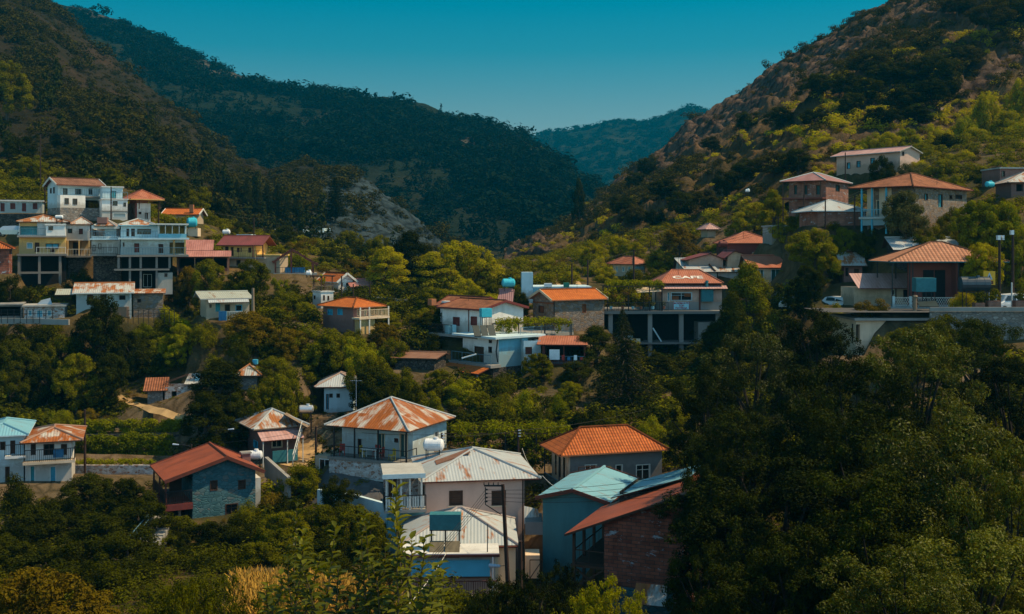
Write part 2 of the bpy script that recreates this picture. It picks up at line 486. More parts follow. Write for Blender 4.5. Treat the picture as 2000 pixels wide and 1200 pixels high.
M['r_brown'] = corrugated("brown_sheet", (0.30, 0.16, 0.10), (0.26, 0.11, 0.06), 0.5, contrast=0.2)
M['r_purple'] = corrugated("plum_sheet", (0.36, 0.18, 0.18), (0.28, 0.12, 0.11), 0.35, contrast=0.2)
M['t_orange'] = tiles("orange_tiles", (0.62, 0.17, 0.045), (0.50, 0.125, 0.035))
M['t_bright'] = tiles("bright_orange_tiles", (0.66, 0.18, 0.035), (0.54, 0.135, 0.028), dirt=0.2)
M['t_old'] = tiles("old_clay_tiles", (0.42, 0.16, 0.08), (0.32, 0.12, 0.06), dirt=0.5)
M['t_brown'] = tiles("brown_clay_tiles", (0.34, 0.17, 0.11), (0.26, 0.12, 0.08), dirt=0.5)
M['t_grid'] = tiles("pale_clay_tiles", (0.52, 0.24, 0.14), (0.44, 0.19, 0.11), 0.40, 0.45, dirt=0.2)
# small stuff
M['glass'] = plain("dark_window_glass", (0.012, 0.016, 0.018), 0.12, vary=0.3, spec=0.5)
M['dark'] = plain("interior_shade", (0.012, 0.012, 0.013), 0.9)  # near-black colour stands in for the shade inside openings
M['wood'] = plain("dark_brown_wood", (0.07, 0.035, 0.022), 0.7)
M['woodred'] = plain("red_brown_wood", (0.13, 0.035, 0.022), 0.7)
M['woodlight'] = plain("weathered_wood", (0.22, 0.16, 0.11), 0.85)
M['sh_teal'] = plain("teal_shutter_paint", (0.05, 0.30, 0.36), 0.6)
M['sh_blue'] = plain("blue_shutter_paint", (0.06, 0.36, 0.52), 0.6)
M['sh_green'] = plain("dark_green_shutter_paint", (0.02, 0.085, 0.085), 0.6)
M['sh_red'] = plain("maroon_shutter_paint", (0.16, 0.035, 0.03), 0.6)
M['sh_orange'] = plain("varnished_shutters", (0.22, 0.07, 0.02), 0.6)
M['frame_white'] = plain("white_frame_paint", (0.62, 0.62, 0.58), 0.5, vary=0.1)
M['frame_cream'] = plain("cream_frame_paint", (0.62, 0.50, 0.34), 0.5, vary=0.1)
M['iron'] = plain("dark_iron", (0.018, 0.018, 0.02), 0.5, 0.0)
M['ironblue'] = plain("painted_rail", (0.10, 0.20, 0.26), 0.5)
M['steel'] = plain("brushed_steel_tank", (0.62, 0.64, 0.66), 0.35, 0.6, 0.1)
M['tank_white'] = plain("white_tank", (0.74, 0.76, 0.78), 0.4, 0, 0.12)
M['tank_blue'] = plain("cyan_plastic_tank", (0.05, 0.46, 0.58), 0.4, 0, 0.15)
M['tank_teal'] = plain("teal_tank_box", (0.035, 0.17, 0.20), 0.6, 0, 0.2)
M['tank_black'] = plain("black_plastic_tank", (0.02, 0.035, 0.05), 0.35, 0, 0.2, spec=0.6)
M['panel'] = plain("solar_collector_glass", (0.012, 0.03, 0.034), 0.4, 0, 0.3, spec=0.15)
M['panel_old'] = plain("dusty_collector", (0.16, 0.13, 0.08), 0.5, 0, 0.4)
M['blue_tarp'] = plain("blue_canvas_awning", (0.09, 0.40, 0.56), 0.8, 0, 0.15, 0.8)
M['pole_wood'] = plain("creosoted_pole", (0.045, 0.024, 0.018), 0.9, 0, 0.4)
M['wire'] = plain("black_cable", (0.015, 0.015, 0.015), 0.6)
M['pale_wire'] = plain("pale_cable", (0.5, 0.48, 0.44), 0.6)
M['lamp'] = plain("lamp_housing", (0.42, 0.5, 0.62), 0.4, 0, 0.1)
M['car_white'] = plain("white_car_paint", (0.66, 0.70, 0.74), 0.25, 0, 0.05, spec=0.5)
M['car_silver'] = plain("silver_car_paint", (0.40, 0.45, 0.48), 0.25, 0.4, 0.05, spec=0.5)
M['car_dark'] = plain("dark_car_paint", (0.04, 0.08, 0.10), 0.25, 0, 0.05, spec=0.5)
M['rubber'] = plain("tyre_rubber", (0.015, 0.015, 0.015), 0.9)
M['sign_white'] = plain("sign_board", (0.34, 0.62, 0.70), 0.5, 0, 0.05)
M['sign_red'] = plain("red_sign_paint", (0.32, 0.04, 0.06), 0.5, 0, 0.1)
M['sign_yellow'] = plain("yellow_sign", (0.80, 0.42, 0.03), 0.5, 0, 0.1)
M['paint_white'] = plain("faded_white_lettering", (0.74, 0.66, 0.60), 0.8, 0, 0.25, 2.0)
M['cloth_white'] = plain("white_cloth", (0.75, 0.78, 0.8), 0.9, 0, 0.1)
M['cloth_red'] = plain("red_fabric", (0.35, 0.05, 0.04), 0.9)
M['cloth_yellow'] = plain("yellow_fabric", (0.6, 0.4, 0.05), 0.9)
M['plastic_blue'] = plain("blue_plastic", (0.03, 0.16, 0.32), 0.5)
M['plastic_green'] = plain("green_plastic", (0.02, 0.20, 0.14), 0.5)
M['terracotta'] = plain("terracotta_pot", (0.34, 0.12, 0.06), 0.85)
M['asphalt'] = plain("asphalt", (0.075, 0.075, 0.078), 0.9, 0, 0.3, 1.5)
M['path'] = plain("dusty_track", (0.42, 0.27, 0.12), 0.98, 0, 0.45, 0.7)
M['drygrass'] = plain("straw_grass", (0.46, 0.26, 0.035), 0.9, 0, 0.4, 4)
M['bamboo'] = plain("reed_screen", (0.30, 0.15, 0.07), 0.85, 0, 0.3, 8)
# foliage
M['l_yellow'] = leafmat("bright_yellow_green_leaves", (0.17, 0.165, 0.002), (0.40, 0.36, 0.004), 0.42, 0.0)
M['l_mid'] = leafmat("mid_green_leaves", (0.026, 0.034, 0.0012), (0.215, 0.205, 0.004), 0.35, 0.0)
M['l_dark'] = leafmat("dark_green_leaves", (0.006, 0.010, 0.001), (0.050, 0.056, 0.003), 0.25, 0.0)
M['l_olive'] = leafmat("grey_olive_leaves", (0.050, 0.052, 0.018), (0.12, 0.112, 0.034), 0.2, 0.0)
M['l_brown'] = leafmat("brownish_olive_leaves", (0.075, 0.054, 0.004), (0.18, 0.125, 0.007), 0.25, 0.0)
M['l_pine'] = leafmat("pine_needles", (0.012, 0.018, 0.004), (0.052, 0.055, 0.007), 0.15, 0.0)
M['l_hero'] = leafmat("glossy_dark_leaves", (0.0015, 0.004, 0.0004), (0.042, 0.054, 0.003), 0.25, 0.02, 0.5)  # darkened leaves: part of the near clump's shade is put into the colour
M['l_shade'] = leafmat("deep_green_leaves", (0.010, 0.015, 0.001), (0.105, 0.108, 0.004), 0.3, 0.0)
M['l_hero_lit'] = leafmat("lit_glossy_leaves", (0.012, 0.018, 0.001), (0.14, 0.15, 0.008), 0.3, 0.12, 0.45)  # brighter copy of the near-tree leaves, sunlit highlights put into the colour
M['l_vine'] = leafmat("vine_leaves", (0.080, 0.105, 0.002), (0.29, 0.285, 0.004), 0.4, 0.0)
M['l_scrub'] = leafmat("hill_scrub_leaves", (0.016, 0.019, 0.004), (0.065, 0.056, 0.007), 0.2, 0.0)
M['l_far'] = leafmat("far_woodland_leaves", (0.002, 0.009, 0.006), (0.012, 0.021, 0.010), 0.15, 0.0)  # blue-green of the distance haze partly put into the leaf colour
M['bark_dark'] = plain("dark_bark", (0.026, 0.020, 0.014), 0.95, 0, 0.4, 5)
M['bark'] = plain("bark", (0.060, 0.045, 0.032), 0.95, 0, 0.4, 5)
M['stem'] = plain("green_brown_stem", (0.06, 0.045, 0.02), 0.8)
# ground
M['soil'] = groundmat("village_soil", [(0.30, (0.030, 0.030, 0.012)), (0.45, (0.060, 0.052, 0.020)), (0.6, (0.13, 0.085, 0.035)), (0.75, (0.20, 0.12, 0.05))], 0.16, (0.19, 0.135, 0.09))
M['hill_brown'] = groundmat("scrub_hillside", [(0.32, (0.013, 0.015, 0.007)), (0.5, (0.026, 0.022, 0.012)), (0.68, (0.048, 0.031, 0.017))], 0.045, (0.042, 0.064, 0.076), 0.8, 1.2)
M['hill_rock'] = groundmat("rocky_hillside", [(0.32, (0.042, 0.036, 0.012)), (0.5, (0.105, 0.070, 0.030)), (0.68, (0.19, 0.115, 0.055))], 0.05, (0.135, 0.088, 0.060), 0.9, 1.2)
M['hill_far'] = groundmat("wooded_ridge", [(0.3, (0.006, 0.015, 0.009)), (0.55, (0.016, 0.022, 0.011)), (0.75, (0.042, 0.036, 0.017))], 0.012, (0.085, 0.075, 0.055), 0.8, 4)  # ridge colour carries some of the blue-green distance haze
# ------------------------------------------------------------------ terrain
GP = [  # photo pixel of a point on the ground and its distance
 (400,1010,82),(100,985,86),(150,905,93),(250,835,105),(200,775,116),(300,690,126),(60,640,123),(80,566,139),(200,572,138),
 (150,424,150),(40,416,155),(-150,400,160),(60,372,178),(200,335,195),(0,300,205),(-200,260,210),(330,400,185),(430,440,185),
 (440,628,119),(690,652,122),(580,552,150),(470,524,154),(680,566,154),(600,470,205),(520,455,205),(780,600,140),
 (700,976,87),(620,900,98),(1040,1010,80),(920,1030,78),(880,1190,68),(1190,946,86),(1100,1140,72),(980,882,94),(800,812,102),(950,775,107),(560,760,108),(480,660,115),
 (960,722,119),(1110,642,128),(1300,722,131),(1300,612,142),(1200,835,100),(1095,562,152),(900,600,142),(830,560,168),
 (980,520,235),(1000,500,310),(700,520,230),(1230,537,167),(1460,502,158),(1500,550,143),(1660,560,143),(1800,622,114),
 (1740,690,106),(1950,624,108),(1780,442,129),(1590,402,145),(1640,437,134),(1700,342,175),(1980,378,142),(1900,262,205),(1400,462,174),
 (2150,560,110),(2250,400,140),(2300,250,200),
 (1500,1110,66),(1900,1080,62),(1900,810,86),(1600,810,96),(1420,760,108),
 (640,1140,60),(300,1180,62),(60,1180,64),(1200,1190,62),(-300,900,90),(-300,640,122),(-300,1150,62),(2350,1100,62),(2350,800,86),
]
gp_xyz = [tuple(P(*g)) for g in GP]
for x in (-90, -55, -25, 0, 25, 55, 90):
    gp_xyz += [(x * 0.5, -12, ZC - 2.5), (x * 0.5, 0, ZC - 4.0), (x * 0.55, 12, ZC - 8.0), (x * 0.7, 26, ZC - 13.5), (x * 0.8, 44, ZC - 19.5)]
gp_xyz = np.array(gp_xyz)
KX, KZ = gp_xyz[:, :2] / 100.0, gp_xyz[:, 2]
def _tps(r2):
    return np.where(r2 > 1e-12, 0.5 * r2 * np.log(np.maximum(r2, 1e-12)), 0.0)
_n = len(KX)
_A = np.zeros((_n + 3, _n + 3))
_d2 = ((KX[:, None, :] - KX[None]) ** 2).sum(-1)
_A[:_n, :_n] = _tps(_d2) + np.eye(_n) * 0.002
_A[:_n, _n] = 1; _A[:_n, _n + 1:] = KX; _A[_n, :_n] = 1; _A[_n + 1:, :_n] = KX.T
_W = np.linalg.solve(_A, np.concatenate([KZ, np.zeros(3)]))
def base_h(x, y):
    x, y = np.atleast_1d(np.asarray(x, float)) / 100, np.atleast_1d(np.asarray(y, float)) / 100
    p = np.stack([x.ravel(), y.ravel()], 1)
    out = np.empty(len(p))
    for i in range(0, len(p), 20000):
        q = p[i:i + 20000]
        d2 = ((q[:, None, :] - KX[None]) ** 2).sum(-1)
        out[i:i + 20000] = _tps(d2) @ _W[:_n] + _W[_n] + q @ _W[_n + 1:]
    return out.reshape(x.shape)
TX0, TX1, TY0, TY1, TS = -190.0, 190.0, -14.0, 330.0, 1.25
_gx, _gy = np.arange(TX0, TX1 + 0.1, TS), np.arange(TY0, TY1 + 0.1, TS)
_GX, _GY = np.meshgrid(_gx, _gy)
_far = np.clip((_GY - 150) / 100, 0, 1)
TERR = base_h(_GX, _GY) + fbm(_GX * 0.12, _GY * 0.12, 4, 3) * 1.1
_k = np.clip((np.abs(_GX) - 12) / 35, 0, 1)
TERR -= np.clip(_GY - (188 + (1 - _k) * 60), 0, 400) * (0.42 + 0.25 * _k)
FLAT = []     # level yards: (cx, cy, half-x, half-y, yaw, z)
def carve(cx, cy, hx, hy, yaw, z, soft=2.0):
    """Level the ground under a house or yard."""
    dx, dy = _GX - cx, _GY - cy
    u = np.abs(dx * math.cos(yaw) + dy * math.sin(yaw)) - hx
    v = np.abs(-dx * math.sin(yaw) + dy * math.cos(yaw)) - hy
    w = np.clip(1 - np.maximum(np.maximum(u, v), 0) / soft, 0, 1)
    TERR[:] = TERR * (1 - w) + z * w
    FLAT.append((cx, cy, hx, hy, yaw))
def gz(x, y):
    i = min(max((x - TX0) / TS, 0), TERR.shape[1] - 1.001); j = min(max((y - TY0) / TS, 0), TERR.shape[0] - 1.001)
    i0, j0 = int(i), int(j); a, b = i - i0, j - j0
    T = TERR
    return float((T[j0, i0] * (1 - a) + T[j0, i0 + 1] * a) * (1 - b) + (T[j0 + 1, i0] * (1 - a) + T[j0 + 1, i0 + 1] * a) * b)
def on_flat(x, y, pad=0.3):
    for cx, cy, hx, hy, yaw in FLAT:
        dx, dy = x - cx, y - cy
        if abs(dx * math.cos(yaw) + dy * math.sin(yaw)) < hx + pad and abs(-dx * math.sin(yaw) + dy * math.cos(yaw)) < hy + pad:
            return True
    return False
def ground_pix(px, py, d0=20, d1=320):
    """Where the eye ray through a photo pixel first meets the terrain."""
    d = d0
    while d < d1:
        p = P(px, py, d)
        if p.z < gz(p.x, p.y): return p
        d += 0.5
    return P(px, py, d1)

def build_terrain():
    bare = np.clip((fbm(_GX * 0.05, _GY * 0.05, 4, 9) + 0.06) * 4, 0, 1)
    pyg = HY - (TERR - ZC) * F / np.maximum(_GY, 1); pxg = 1000 + _GX * F / np.maximum(_GY, 1)
    straw = sm(pxg, 430, 480) * (1 - sm(pxg, 780, 830)) * sm(_GY, 50, 54) * (1 - sm(_GY, 66, 72))
    bare = np.maximum(bare * .7, straw)
    v = np.stack([_GX.ravel(), _GY.ravel(), TERR.ravel()], 1)
    ny, nx = _GX.shape
    idx = np.arange(nx * ny).reshape(ny, nx)
    f = np.stack([idx[:-1, :-1], idx[:-1, 1:], idx[1:, 1:], idx[1:, :-1]], -1).reshape(-1, 4)
    tag(np_mesh("terrain", v, f, M['soil'], True, None, {"bare": bare.ravel()}), kind='structure')
    s = MB()
    s.face([(-4200, -300, -60), (4200, -300, -60), (4200, 4200, -60), (-4200, 4200, -60)])
    tag(s.build("ground", M['hill_far']), kind='structure')

# ------------------------------------------------------------------ hills
HILLS = {}
def hill(name, ridge, base, mat, nu=260, nv=110, amp=6.0, nscale=0.03, curve=1.0, seed=0, bare_fn=None, rough=0.0, back=0.35):
    r = np.array(ridge, float); b = np.array(base, float)
    px = np.linspace(max(r[0, 0], b[0, 0]), min(r[-1, 0], b[-1, 0]), nu)
    R = np.stack([np.interp(px, r[:, 0], r[:, k]) for k in (1, 2)], 1)
    B = np.stack([np.interp(px, b[:, 0], b[:, k]) for k in (1, 2)], 1)
    def W(p):
        d = p[:, 1]
        return np.stack([(px - 1000) * d / F, d, ZC - (p[:, 0] - HY) * d / F], 1)
    RW, BW = W(R), W(B)
    vs = np.concatenate([np.linspace(0, 1, nv), np.linspace(1, 1 + back, 14)[1:]])
    rows = []
    for v in vs:
        if v <= 1:
            p = BW * (1 - v) + RW * v
            p[:, 2] = BW[:, 2] + (RW[:, 2] - BW[:, 2]) * (v ** curve)
        else:
            q = v - 1
            p = RW + (RW - BW) * np.array([q, q, 0]) - np.array([0, 0, 1]) * (RW[:, 2:] - BW[:, 2:]) * (q / back) ** 1.6 * 0.9
        rows.append(p)
    G = np.array(rows)                                     # (nv, nu, 3)
    X, Y = G[..., 0], G[..., 1]
    env = np.minimum(1, np.minimum(vs * 5, 1.0))[:, None]
    ns = fbm(X * nscale, Y * nscale, 5, seed)
    ridge_env = np.where(vs > 0.93, 0.35, 1.0)[:, None]
    G[..., 2] += ns * amp * env * ridge_env
    if rough:
        G[..., 2] += np.abs(fbm(X * nscale * 5, Y * nscale * 5 + G[..., 2] * nscale * 4, 4, seed + 5)) * rough * env
        G[..., 1] += fbm(X * nscale * 4, G[..., 2] * nscale * 6, 4, seed + 8) * rough * 1.2 * env
    nV = len(vs)
    idx = np.arange(nV * nu).reshape(nV, nu)
    f = np.stack([idx[:-1, :-1], idx[:-1, 1:], idx[1:, 1:], idx[1:, :-1]], -1).reshape(-1, 4)
    pxg, vg = np.meshgrid(px, vs)
    bare = bare_fn(pxg, vg, X, Y, G) if bare_fn else np.zeros_like(vg)
    o = np_mesh(name, G.reshape(-1, 3), f, mat, True, None, {"bare": bare.ravel()})
    tag(o, kind='structure')
    HILLS[name] = (G, px, vs, bare)
    return o

def hill_point(name, u, v):
    G, px, vs, bare = HILLS[name]
    i = (u * (len(px) - 1)); j = np.searchsorted(vs, v) - 1
    j = max(0, min(j, len(vs) - 2)); i0 = int(min(i, len(px) - 2)); a = i - i0
    b = (v - vs[j]) / (vs[j + 1] - vs[j])
    p = (G[j, i0] * (1 - a) + G[j, i0 + 1] * a) * (1 - b) + (G[j + 1, i0] * (1 - a) + G[j + 1, i0 + 1] * a) * b
    return p, bare[j, i0]

def hill_pix(name, px, py):
    """The point of a hillside seen at a photo pixel."""
    G, pxs, vs, bare = HILLS[name]
    i = int(np.clip(np.searchsorted(pxs, px), 0, len(pxs) - 1))
    colm = G[:, i]
    rows = HY - (colm[:, 2] - ZC) * F / colm[:, 1]
    for j in range(len(vs) - 1):
        if (rows[j] - py) * (rows[j + 1] - py) <= 0 and vs[j + 1] <= 1.0:
            t = (py - rows[j]) / (rows[j + 1] - rows[j] + 1e-9)
            q = colm[j] * (1 - t) + colm[j + 1] * t
            return P(px, py, q[1])
    q = colm[0] if py > rows[0] else colm[-15]
    return Vector(q)

def sm(x, a, b):
    t = np.clip((x - a) / (b - a), 0, 1)
    return t * t * (3 - 2 * t)

def bare_left(px, v, X, Y, G):
    n = fbm(X * 0.02, G[..., 2] * 0.03, 5, 31)
    py = HY - (G[..., 2] - ZC) * F / G[..., 1]
    spur = sm(px, 570, 640) * (1 - sm(px, 850, 900)) * sm(py, 315, 335) * sm(n, -0.20, -0.02)
    cut = sm(px, 490, 520) * (1 - sm(px, 680, 700)) * sm(py, 412, 425)
    out = sm(n, 0.05, 0.13) * 0.95
    return np.clip(np.maximum(np.maximum(spur * 0.95, out), cut * 0.4), 0, 1)
def bare_right(px, v, X, Y, G):
    n = fbm(X * 0.03, G[..., 2] * 0.04, 5, 41)
    py = HY - (G[..., 2] - ZC) * F / G[..., 1]
    crest = sm(v, 0.45, 0.68)
    scree = (1 - sm(np.abs(py - (165 - (px - 1900) * 0.72)), 14, 34)) * sm(px, 1840, 1880)
    cut = sm(py, 470, 495) * (1 - sm(px, 1080, 1140))
    return np.clip(np.maximum(np.maximum(crest * sm(n, -0.2, 0.0), sm(n, 0.12, 0.25) * 0.6), np.maximum(scree, cut)), 0, 1)
def bare_back(px, v, X, Y, G):
    n = fbm(X * 0.008, G[..., 2] * 0.03, 5, 51)
    return sm(n, 0.06, 0.16) * 0.9

hill("hill_scrub",
     [(-420,-330,520),(-100,-170,470),(0,-70,450),(70,-20,440),(130,38,432),(190,95,424),(260,150,414),(330,205,404),(390,255,395),(450,300,385),(520,332,372),(600,326,362),(660,330,352),(720,358,342),(790,412,330),(850,457,318),(900,502,306),(960,545,296)],
     [(-420,350,212),(-100,372,196),(100,385,184),(250,405,184),(330,430,192),(420,475,198),(520,500,206),(640,520,214),(760,545,222),(860,560,232),(960,575,240)],
     M['hill_brown'], 300, 120, 9.0, 0.03, 1.05, 3, bare_left, 4.0)
hill("ridge_wooded",
     [(-300,-120,1100),(80,4,1000),(170,20,985),(240,45,970),(330,90,950),(400,120,930),(480,155,905),(540,172,885),(590,182,870),(650,185,860),(700,190,850),(760,190,840),(830,207,825),(900,236,810),(960,248,795),(1010,262,780),(1060,292,760),(1100,322,740),(1140,352,720),(1170,377,705),(1200,404,690),(1250,450,665)],
     [(-300,380,470),(300,470,450),(600,500,420),(800,520,400),(900,528,395),(1000,530,392),(1120,520,400),(1250,510,420)],
     M['hill_far'], 300, 130, 16, 0.010, 1.0, 7, bare_back, 5.0)
hill("ridge_distant",
     [(700,330,2150),(900,310,2100),(1000,285,2080),(1045,268,2060),(1090,258,2050),(1150,250,2040),(1190,238,2030),(1260,240,2020),(1300,228,2010),(1345,212,2000),(1385,220,1990),(1460,260,1980),(1700,330,1980)],
     [(700,470,1300),(1000,460,1250),(1300,450,1250),(1700,440,1250)],
     M['hill_far'], 220, 70, 30, 0.004, 1.0, 13, None, 5.0)
hill("hill_rocky",
     [(985,515,345),(1010,498,350),(1060,470,356),(1100,449,360),(1150,410,364),(1190,375,367),(1230,340,370),(1290,300,372),(1330,262,372),(1345,246,371),(1400,216,368),(1450,190,364),(1480,166,361),(1530,126,356),(1600,95,350),(1650,60,344),(1700,30,339),(1750,4,333),(1800,-25,328),(2100,-210,310),(2450,-380,300)],
     [(985,545,212),(1100,548,192),(1200,535,180),(1300,505,176),(1400,462,175),(1500,415,172),(1600,362,172),(1700,335,178),(1800,300,190),(1900,258,205),(2100,220,212),(2450,200,216)],
     M['hill_rock'], 460, 190, 7.0, 0.035, 1.0, 19, bare_right, 11.0)
# ------------------------------------------------------------------ foliage prototypes
def leaves_on(centres, normals, size, rng, aspect=0.62, jitter=0.8, droop=0.0):
    """Four-cornered leaf blades at the given centres; returns verts, faces."""
    n = len(centres)
    nrm = normals + rng.normal(0, jitter, (n, 3))
    nrm /= np.linalg.norm(nrm, axis=1, keepdims=True) + 1e-9
    t = rng.normal(0, 1, (n, 3)); t[:, 2] -= droop
    t -= nrm * (t * nrm).sum(1, keepdims=True); t /= np.linalg.norm(t, axis=1, keepdims=True) + 1e-9
    b = np.cross(nrm, t)
    s = (size * rng.uniform(0.6, 1.3, n))[:, None]
    bend = nrm * s * 0.12
    v = np.stack([centres - t * s * 0.5, centres + b * s * aspect * 0.5 + bend, centres + t * s * 0.5, centres - b * s * aspect * 0.5 + bend], 1).reshape(-1, 3)
    f = np.arange(n * 4).reshape(n, 4)
    return v, f

def clump_cloud(clumps, per, size, rng, aspect=0.62, jitter=0.30, fill=0.25, upbias=0.65, flat=0.8):
    """Leaves over the shell (and some of the inside) of many small clumps [(x,y,z,r)]."""
    cs, ns, sh = [], [], []
    for x, y, z, r in clumps:
        k = max(8, int(per * r * r))
        d = rng.normal(0, 1, (k, 3)); d /= np.linalg.norm(d, axis=1, keepdims=True)
        rad = r * np.where(rng.random(k) < fill, rng.uniform(0.2, 0.9, k), rng.uniform(0.82, 1.12, k))
        p = d * rad[:, None]; p[:, 2] *= flat
        cs.append(p + np.array([x, y, z])); d[:, 2] += upbias
        ns.append(d); sh.append(np.clip(rng.normal(0.5, 0.2) + rng.normal(0, 0.18, k), 0, 1))
    c, nn, s = np.concatenate(cs), np.concatenate(ns), np.concatenate(sh)
    v, f = leaves_on(c, nn, size, rng, aspect, jitter)
    return v, f, np.repeat(s, 4)

def crown_clumps(rng, kind, H, R):
    out = []
    if kind == 'round':
        n = 64
        for i in range(n):
            d = rng.normal(0, 1, 3); d /= np.linalg.norm(d); d[2] = d[2] * 0.9
            if d[2] < -0.9: d[2] = -d[2] * 0.5
            q = rng.uniform(0.55, 1.0)
            out.append((d[0] * R * q, d[1] * R * q, H * 0.54 + d[2] * H * 0.44 * q, R * rng.uniform(0.13, 0.30)))
    elif kind == 'tall':
        for i in range(76):
            t = rng.random(); rr = R * (math.sin(math.pi * min(1, t * 0.88 + 0.14)) ** 0.7)
            a = rng.uniform(0, 6.283)
            q = rng.uniform(0.5, 0.95)
            out.append((math.cos(a) * rr * q, math.sin(a) * rr * q, H * (0.12 + 0.86 * t), R * rng.uniform(0.17, 0.36)))
    elif kind == 'lobed':
        for L in range(8):
            a = L / 8 * 2 * 6.283 + rng.uniform(-0.4, 0.4); q = rng.uniform(0.35, 0.62)
            lx, ly, lz, lr = math.cos(a) * R * q, math.sin(a) * R * q, H * (0.24 + 0.54 * (L / 7.0) * rng.uniform(.8, 1.1)), R * rng.uniform(0.38, 0.54)
            if L == 0: lx, ly, lz = 0, 0, H * 0.78
            for i in range(17):
                d = rng.normal(0, 1, 3); d /= np.linalg.norm(d)
                if d[2] < -0.5: d[2] = -d[2]
                out.append((lx + d[0] * lr * 0.9, ly + d[1] * lr * 0.9, lz + d[2] * lr * 0.9, lr * rng.uniform(0.20, 0.42)))
    elif kind == 'bush':
        for i in range(34):
            a = rng.uniform(0, 6.283); q = math.sqrt(rng.random()) * 0.85
            z = H * (1 - q * q * 0.75) * rng.uniform(0.35, 0.88)
            out.append((math.cos(a) * R * q, math.sin(a) * R * q, z, R * rng.uniform(0.20, 0.36)))
    elif kind == 'open':
        for L in range(16):
            a = rng.uniform(0, 6.283); q = math.sqrt(rng.random()) * 0.9; z = H * rng.uniform(0.3, 0.95) * (1 - 0.25 * q)
            for i in range(4):
                out.append((math.cos(a) * R * q + rng.normal(0, R * 0.12), math.sin(a) * R * q + rng.normal(0, R * 0.12), z + rng.normal(0, H * 0.05), R * rng.uniform(0.12, 0.26)))
    return out

def trunk_mesh(name, rng, H, r, clumps, top=0.7, limbs=7):
    s = MB()
    pts = [Vector((0, 0, -1.2)), Vector((rng.normal(0, 0.1), rng.normal(0, 0.1), H * 0.25)), Vector((rng.normal(0, 0.2), rng.normal(0, 0.2), H * 0.5)), Vector((rng.normal(0, 0.3), rng.normal(0, 0.3), H * top))]
    for i in range(3):
        s.tube(pts[i], pts[i + 1], r * (1 - 0.28 * i), r * (1 - 0.28 * (i + 1)), 7, 0, False)
    for i in range(limbs):
        c = clumps[int(rng.integers(len(clumps)))]
        a = pts[1].lerp(pts[2], rng.random()); q = Vector(c[:3]); m = a.lerp(q, 0.5) + Vector((0, 0, H * 0.03))
        s.tube(a, m, r * 0.4, r * 0.28, 5, 0, False); s.tube(m, q, r * 0.28, r * 0.08, 5, 0, False)
    return s

PROTO = {}
def proto(key, kind, H, R, per, size, mat, seed, **kw):
    rng = np.random.default_rng(seed)
    cl = crown_clumps(rng, kind, H, R)
    v, f, s = clump_cloud(cl, per, size, rng, **kw)
    crown = np_mesh("crown", v, f, mat, False, None, {"shade": s}, link=False)
    tb = trunk_mesh("trunk", rng, H, 0.035 * H * (0.6 if kind == 'bush' else 1), cl)
    me = bpy.data.meshes.new("trunk"); me.from_pydata(tb.v, [], tb.f); me.materials.append(M['bark']); me.update()
    PROTO.setdefault(key, []).append((crown, me, H, 2 * R * 1.08))

for k in range(4): proto('round', 'round', 8, 3.6, 420, 0.25, M['l_mid'], 100 + k)
for k in range(3): proto('lobed', 'lobed', 9, 4.0, 460, 0.24, M['l_mid'], 120 + k)
for k in range(2): proto('tall', 'tall', 11, 3.0, 460, 0.24, M['l_mid'], 140 + k)
for k in range(3): proto('bush', 'bush', 3.2, 2.4, 400, 0.19, M['l_mid'], 160 + k)
for k in range(3): proto('open', 'open', 7, 3.4, 420, 0.24, M['l_mid'], 180 + k, fill=0.5)

def pine_proto(key, H, R, seed, drooping=False):
    rng = np.random.default_rng(seed)
    cs, ns, sh = [], [], []
    s = MB()
    s.tube((0, 0, -1.2), (0, 0, H * 0.96), H * 0.022, H * 0.004, 7, 0, False)
    tiers = 17 if drooping else 15
    for t in range(tiers):
        q = t / (tiers - 1)
        z = H * (0.16 + 0.8 * q) if not drooping else H * (0.10 + 0.86 * q)
        L0 = R * (1 - q) ** 0.8 + R * 0.10
        nb = 6 if drooping else 7
        for b in range(nb):
            a = b / nb * 6.283 + t * 0.7 + rng.uniform(-0.3, 0.3); L = L0 * rng.uniform(0.65, 1.12)
            drop = (-0.32 if drooping else 0.10)
            p0, p1 = Vector((0, 0, z)), Vector((math.cos(a) * L, math.sin(a) * L, z + drop * L + rng.uniform(-0.2, 0.2)))
            mid = p0.lerp(p1, 0.5) + Vector((0, 0, L * 0.10))
            s.tube(p0, mid, H * 0.005, H * 0.003, 4, 0, False); s.tube(mid, p1, H * 0.003, H * 0.001, 4, 0, False)
            k = int(46 * L) + 12
            u = rng.random(k) ** 0.75
            w = np.where(u < 0.5, u * 2, 1)[:, None]; w2 = np.where(u < 0.5, 0, (u - 0.5) * 2)[:, None]
            c = np.array(p0) * (1 - w) + np.array(mid) * w
            c = c * (1 - w2) + np.array(p1) * w2
            side = rng.normal(0, 1, (k, 3)) * np.array([0.32, 0.32, 0.16]) * (0.4 + 0.16 * L)
            if drooping: side[:, 2] -= np.abs(rng.normal(0, 0.34, k))
            cs.append(c + side); d = rng.normal(0, 0.5, (k, 3)); d[:, 2] += 0.8
            ns.append(d); sh.append(np.clip(rng.normal(0.45, 0.2) + rng.normal(0, 0.2, k), 0, 1))
    c, nn, sdd = np.concatenate(cs), np.concatenate(ns), np.concatenate(sh)
    v, f = leaves_on(c, nn, 0.36 if not drooping else 0.30, rng, 0.30, 0.6, 0.6 if drooping else 0)
    crown = np_mesh("crown", v, f, M['l_pine'], False, None, {"shade": np.repeat(sdd, 4)}, link=False)
    me = bpy.data.meshes.new("trunk"); me.from_pydata(s.v, [], s.f); me.materials.append(M['bark']); me.update()
    PROTO.setdefault(key, []).append((crown, me, H, 2 * R))
for k in range(3): pine_proto('pine', 10, 2.7, 200 + k)
pine_proto('cedar', 12, 4.2, 210, True)

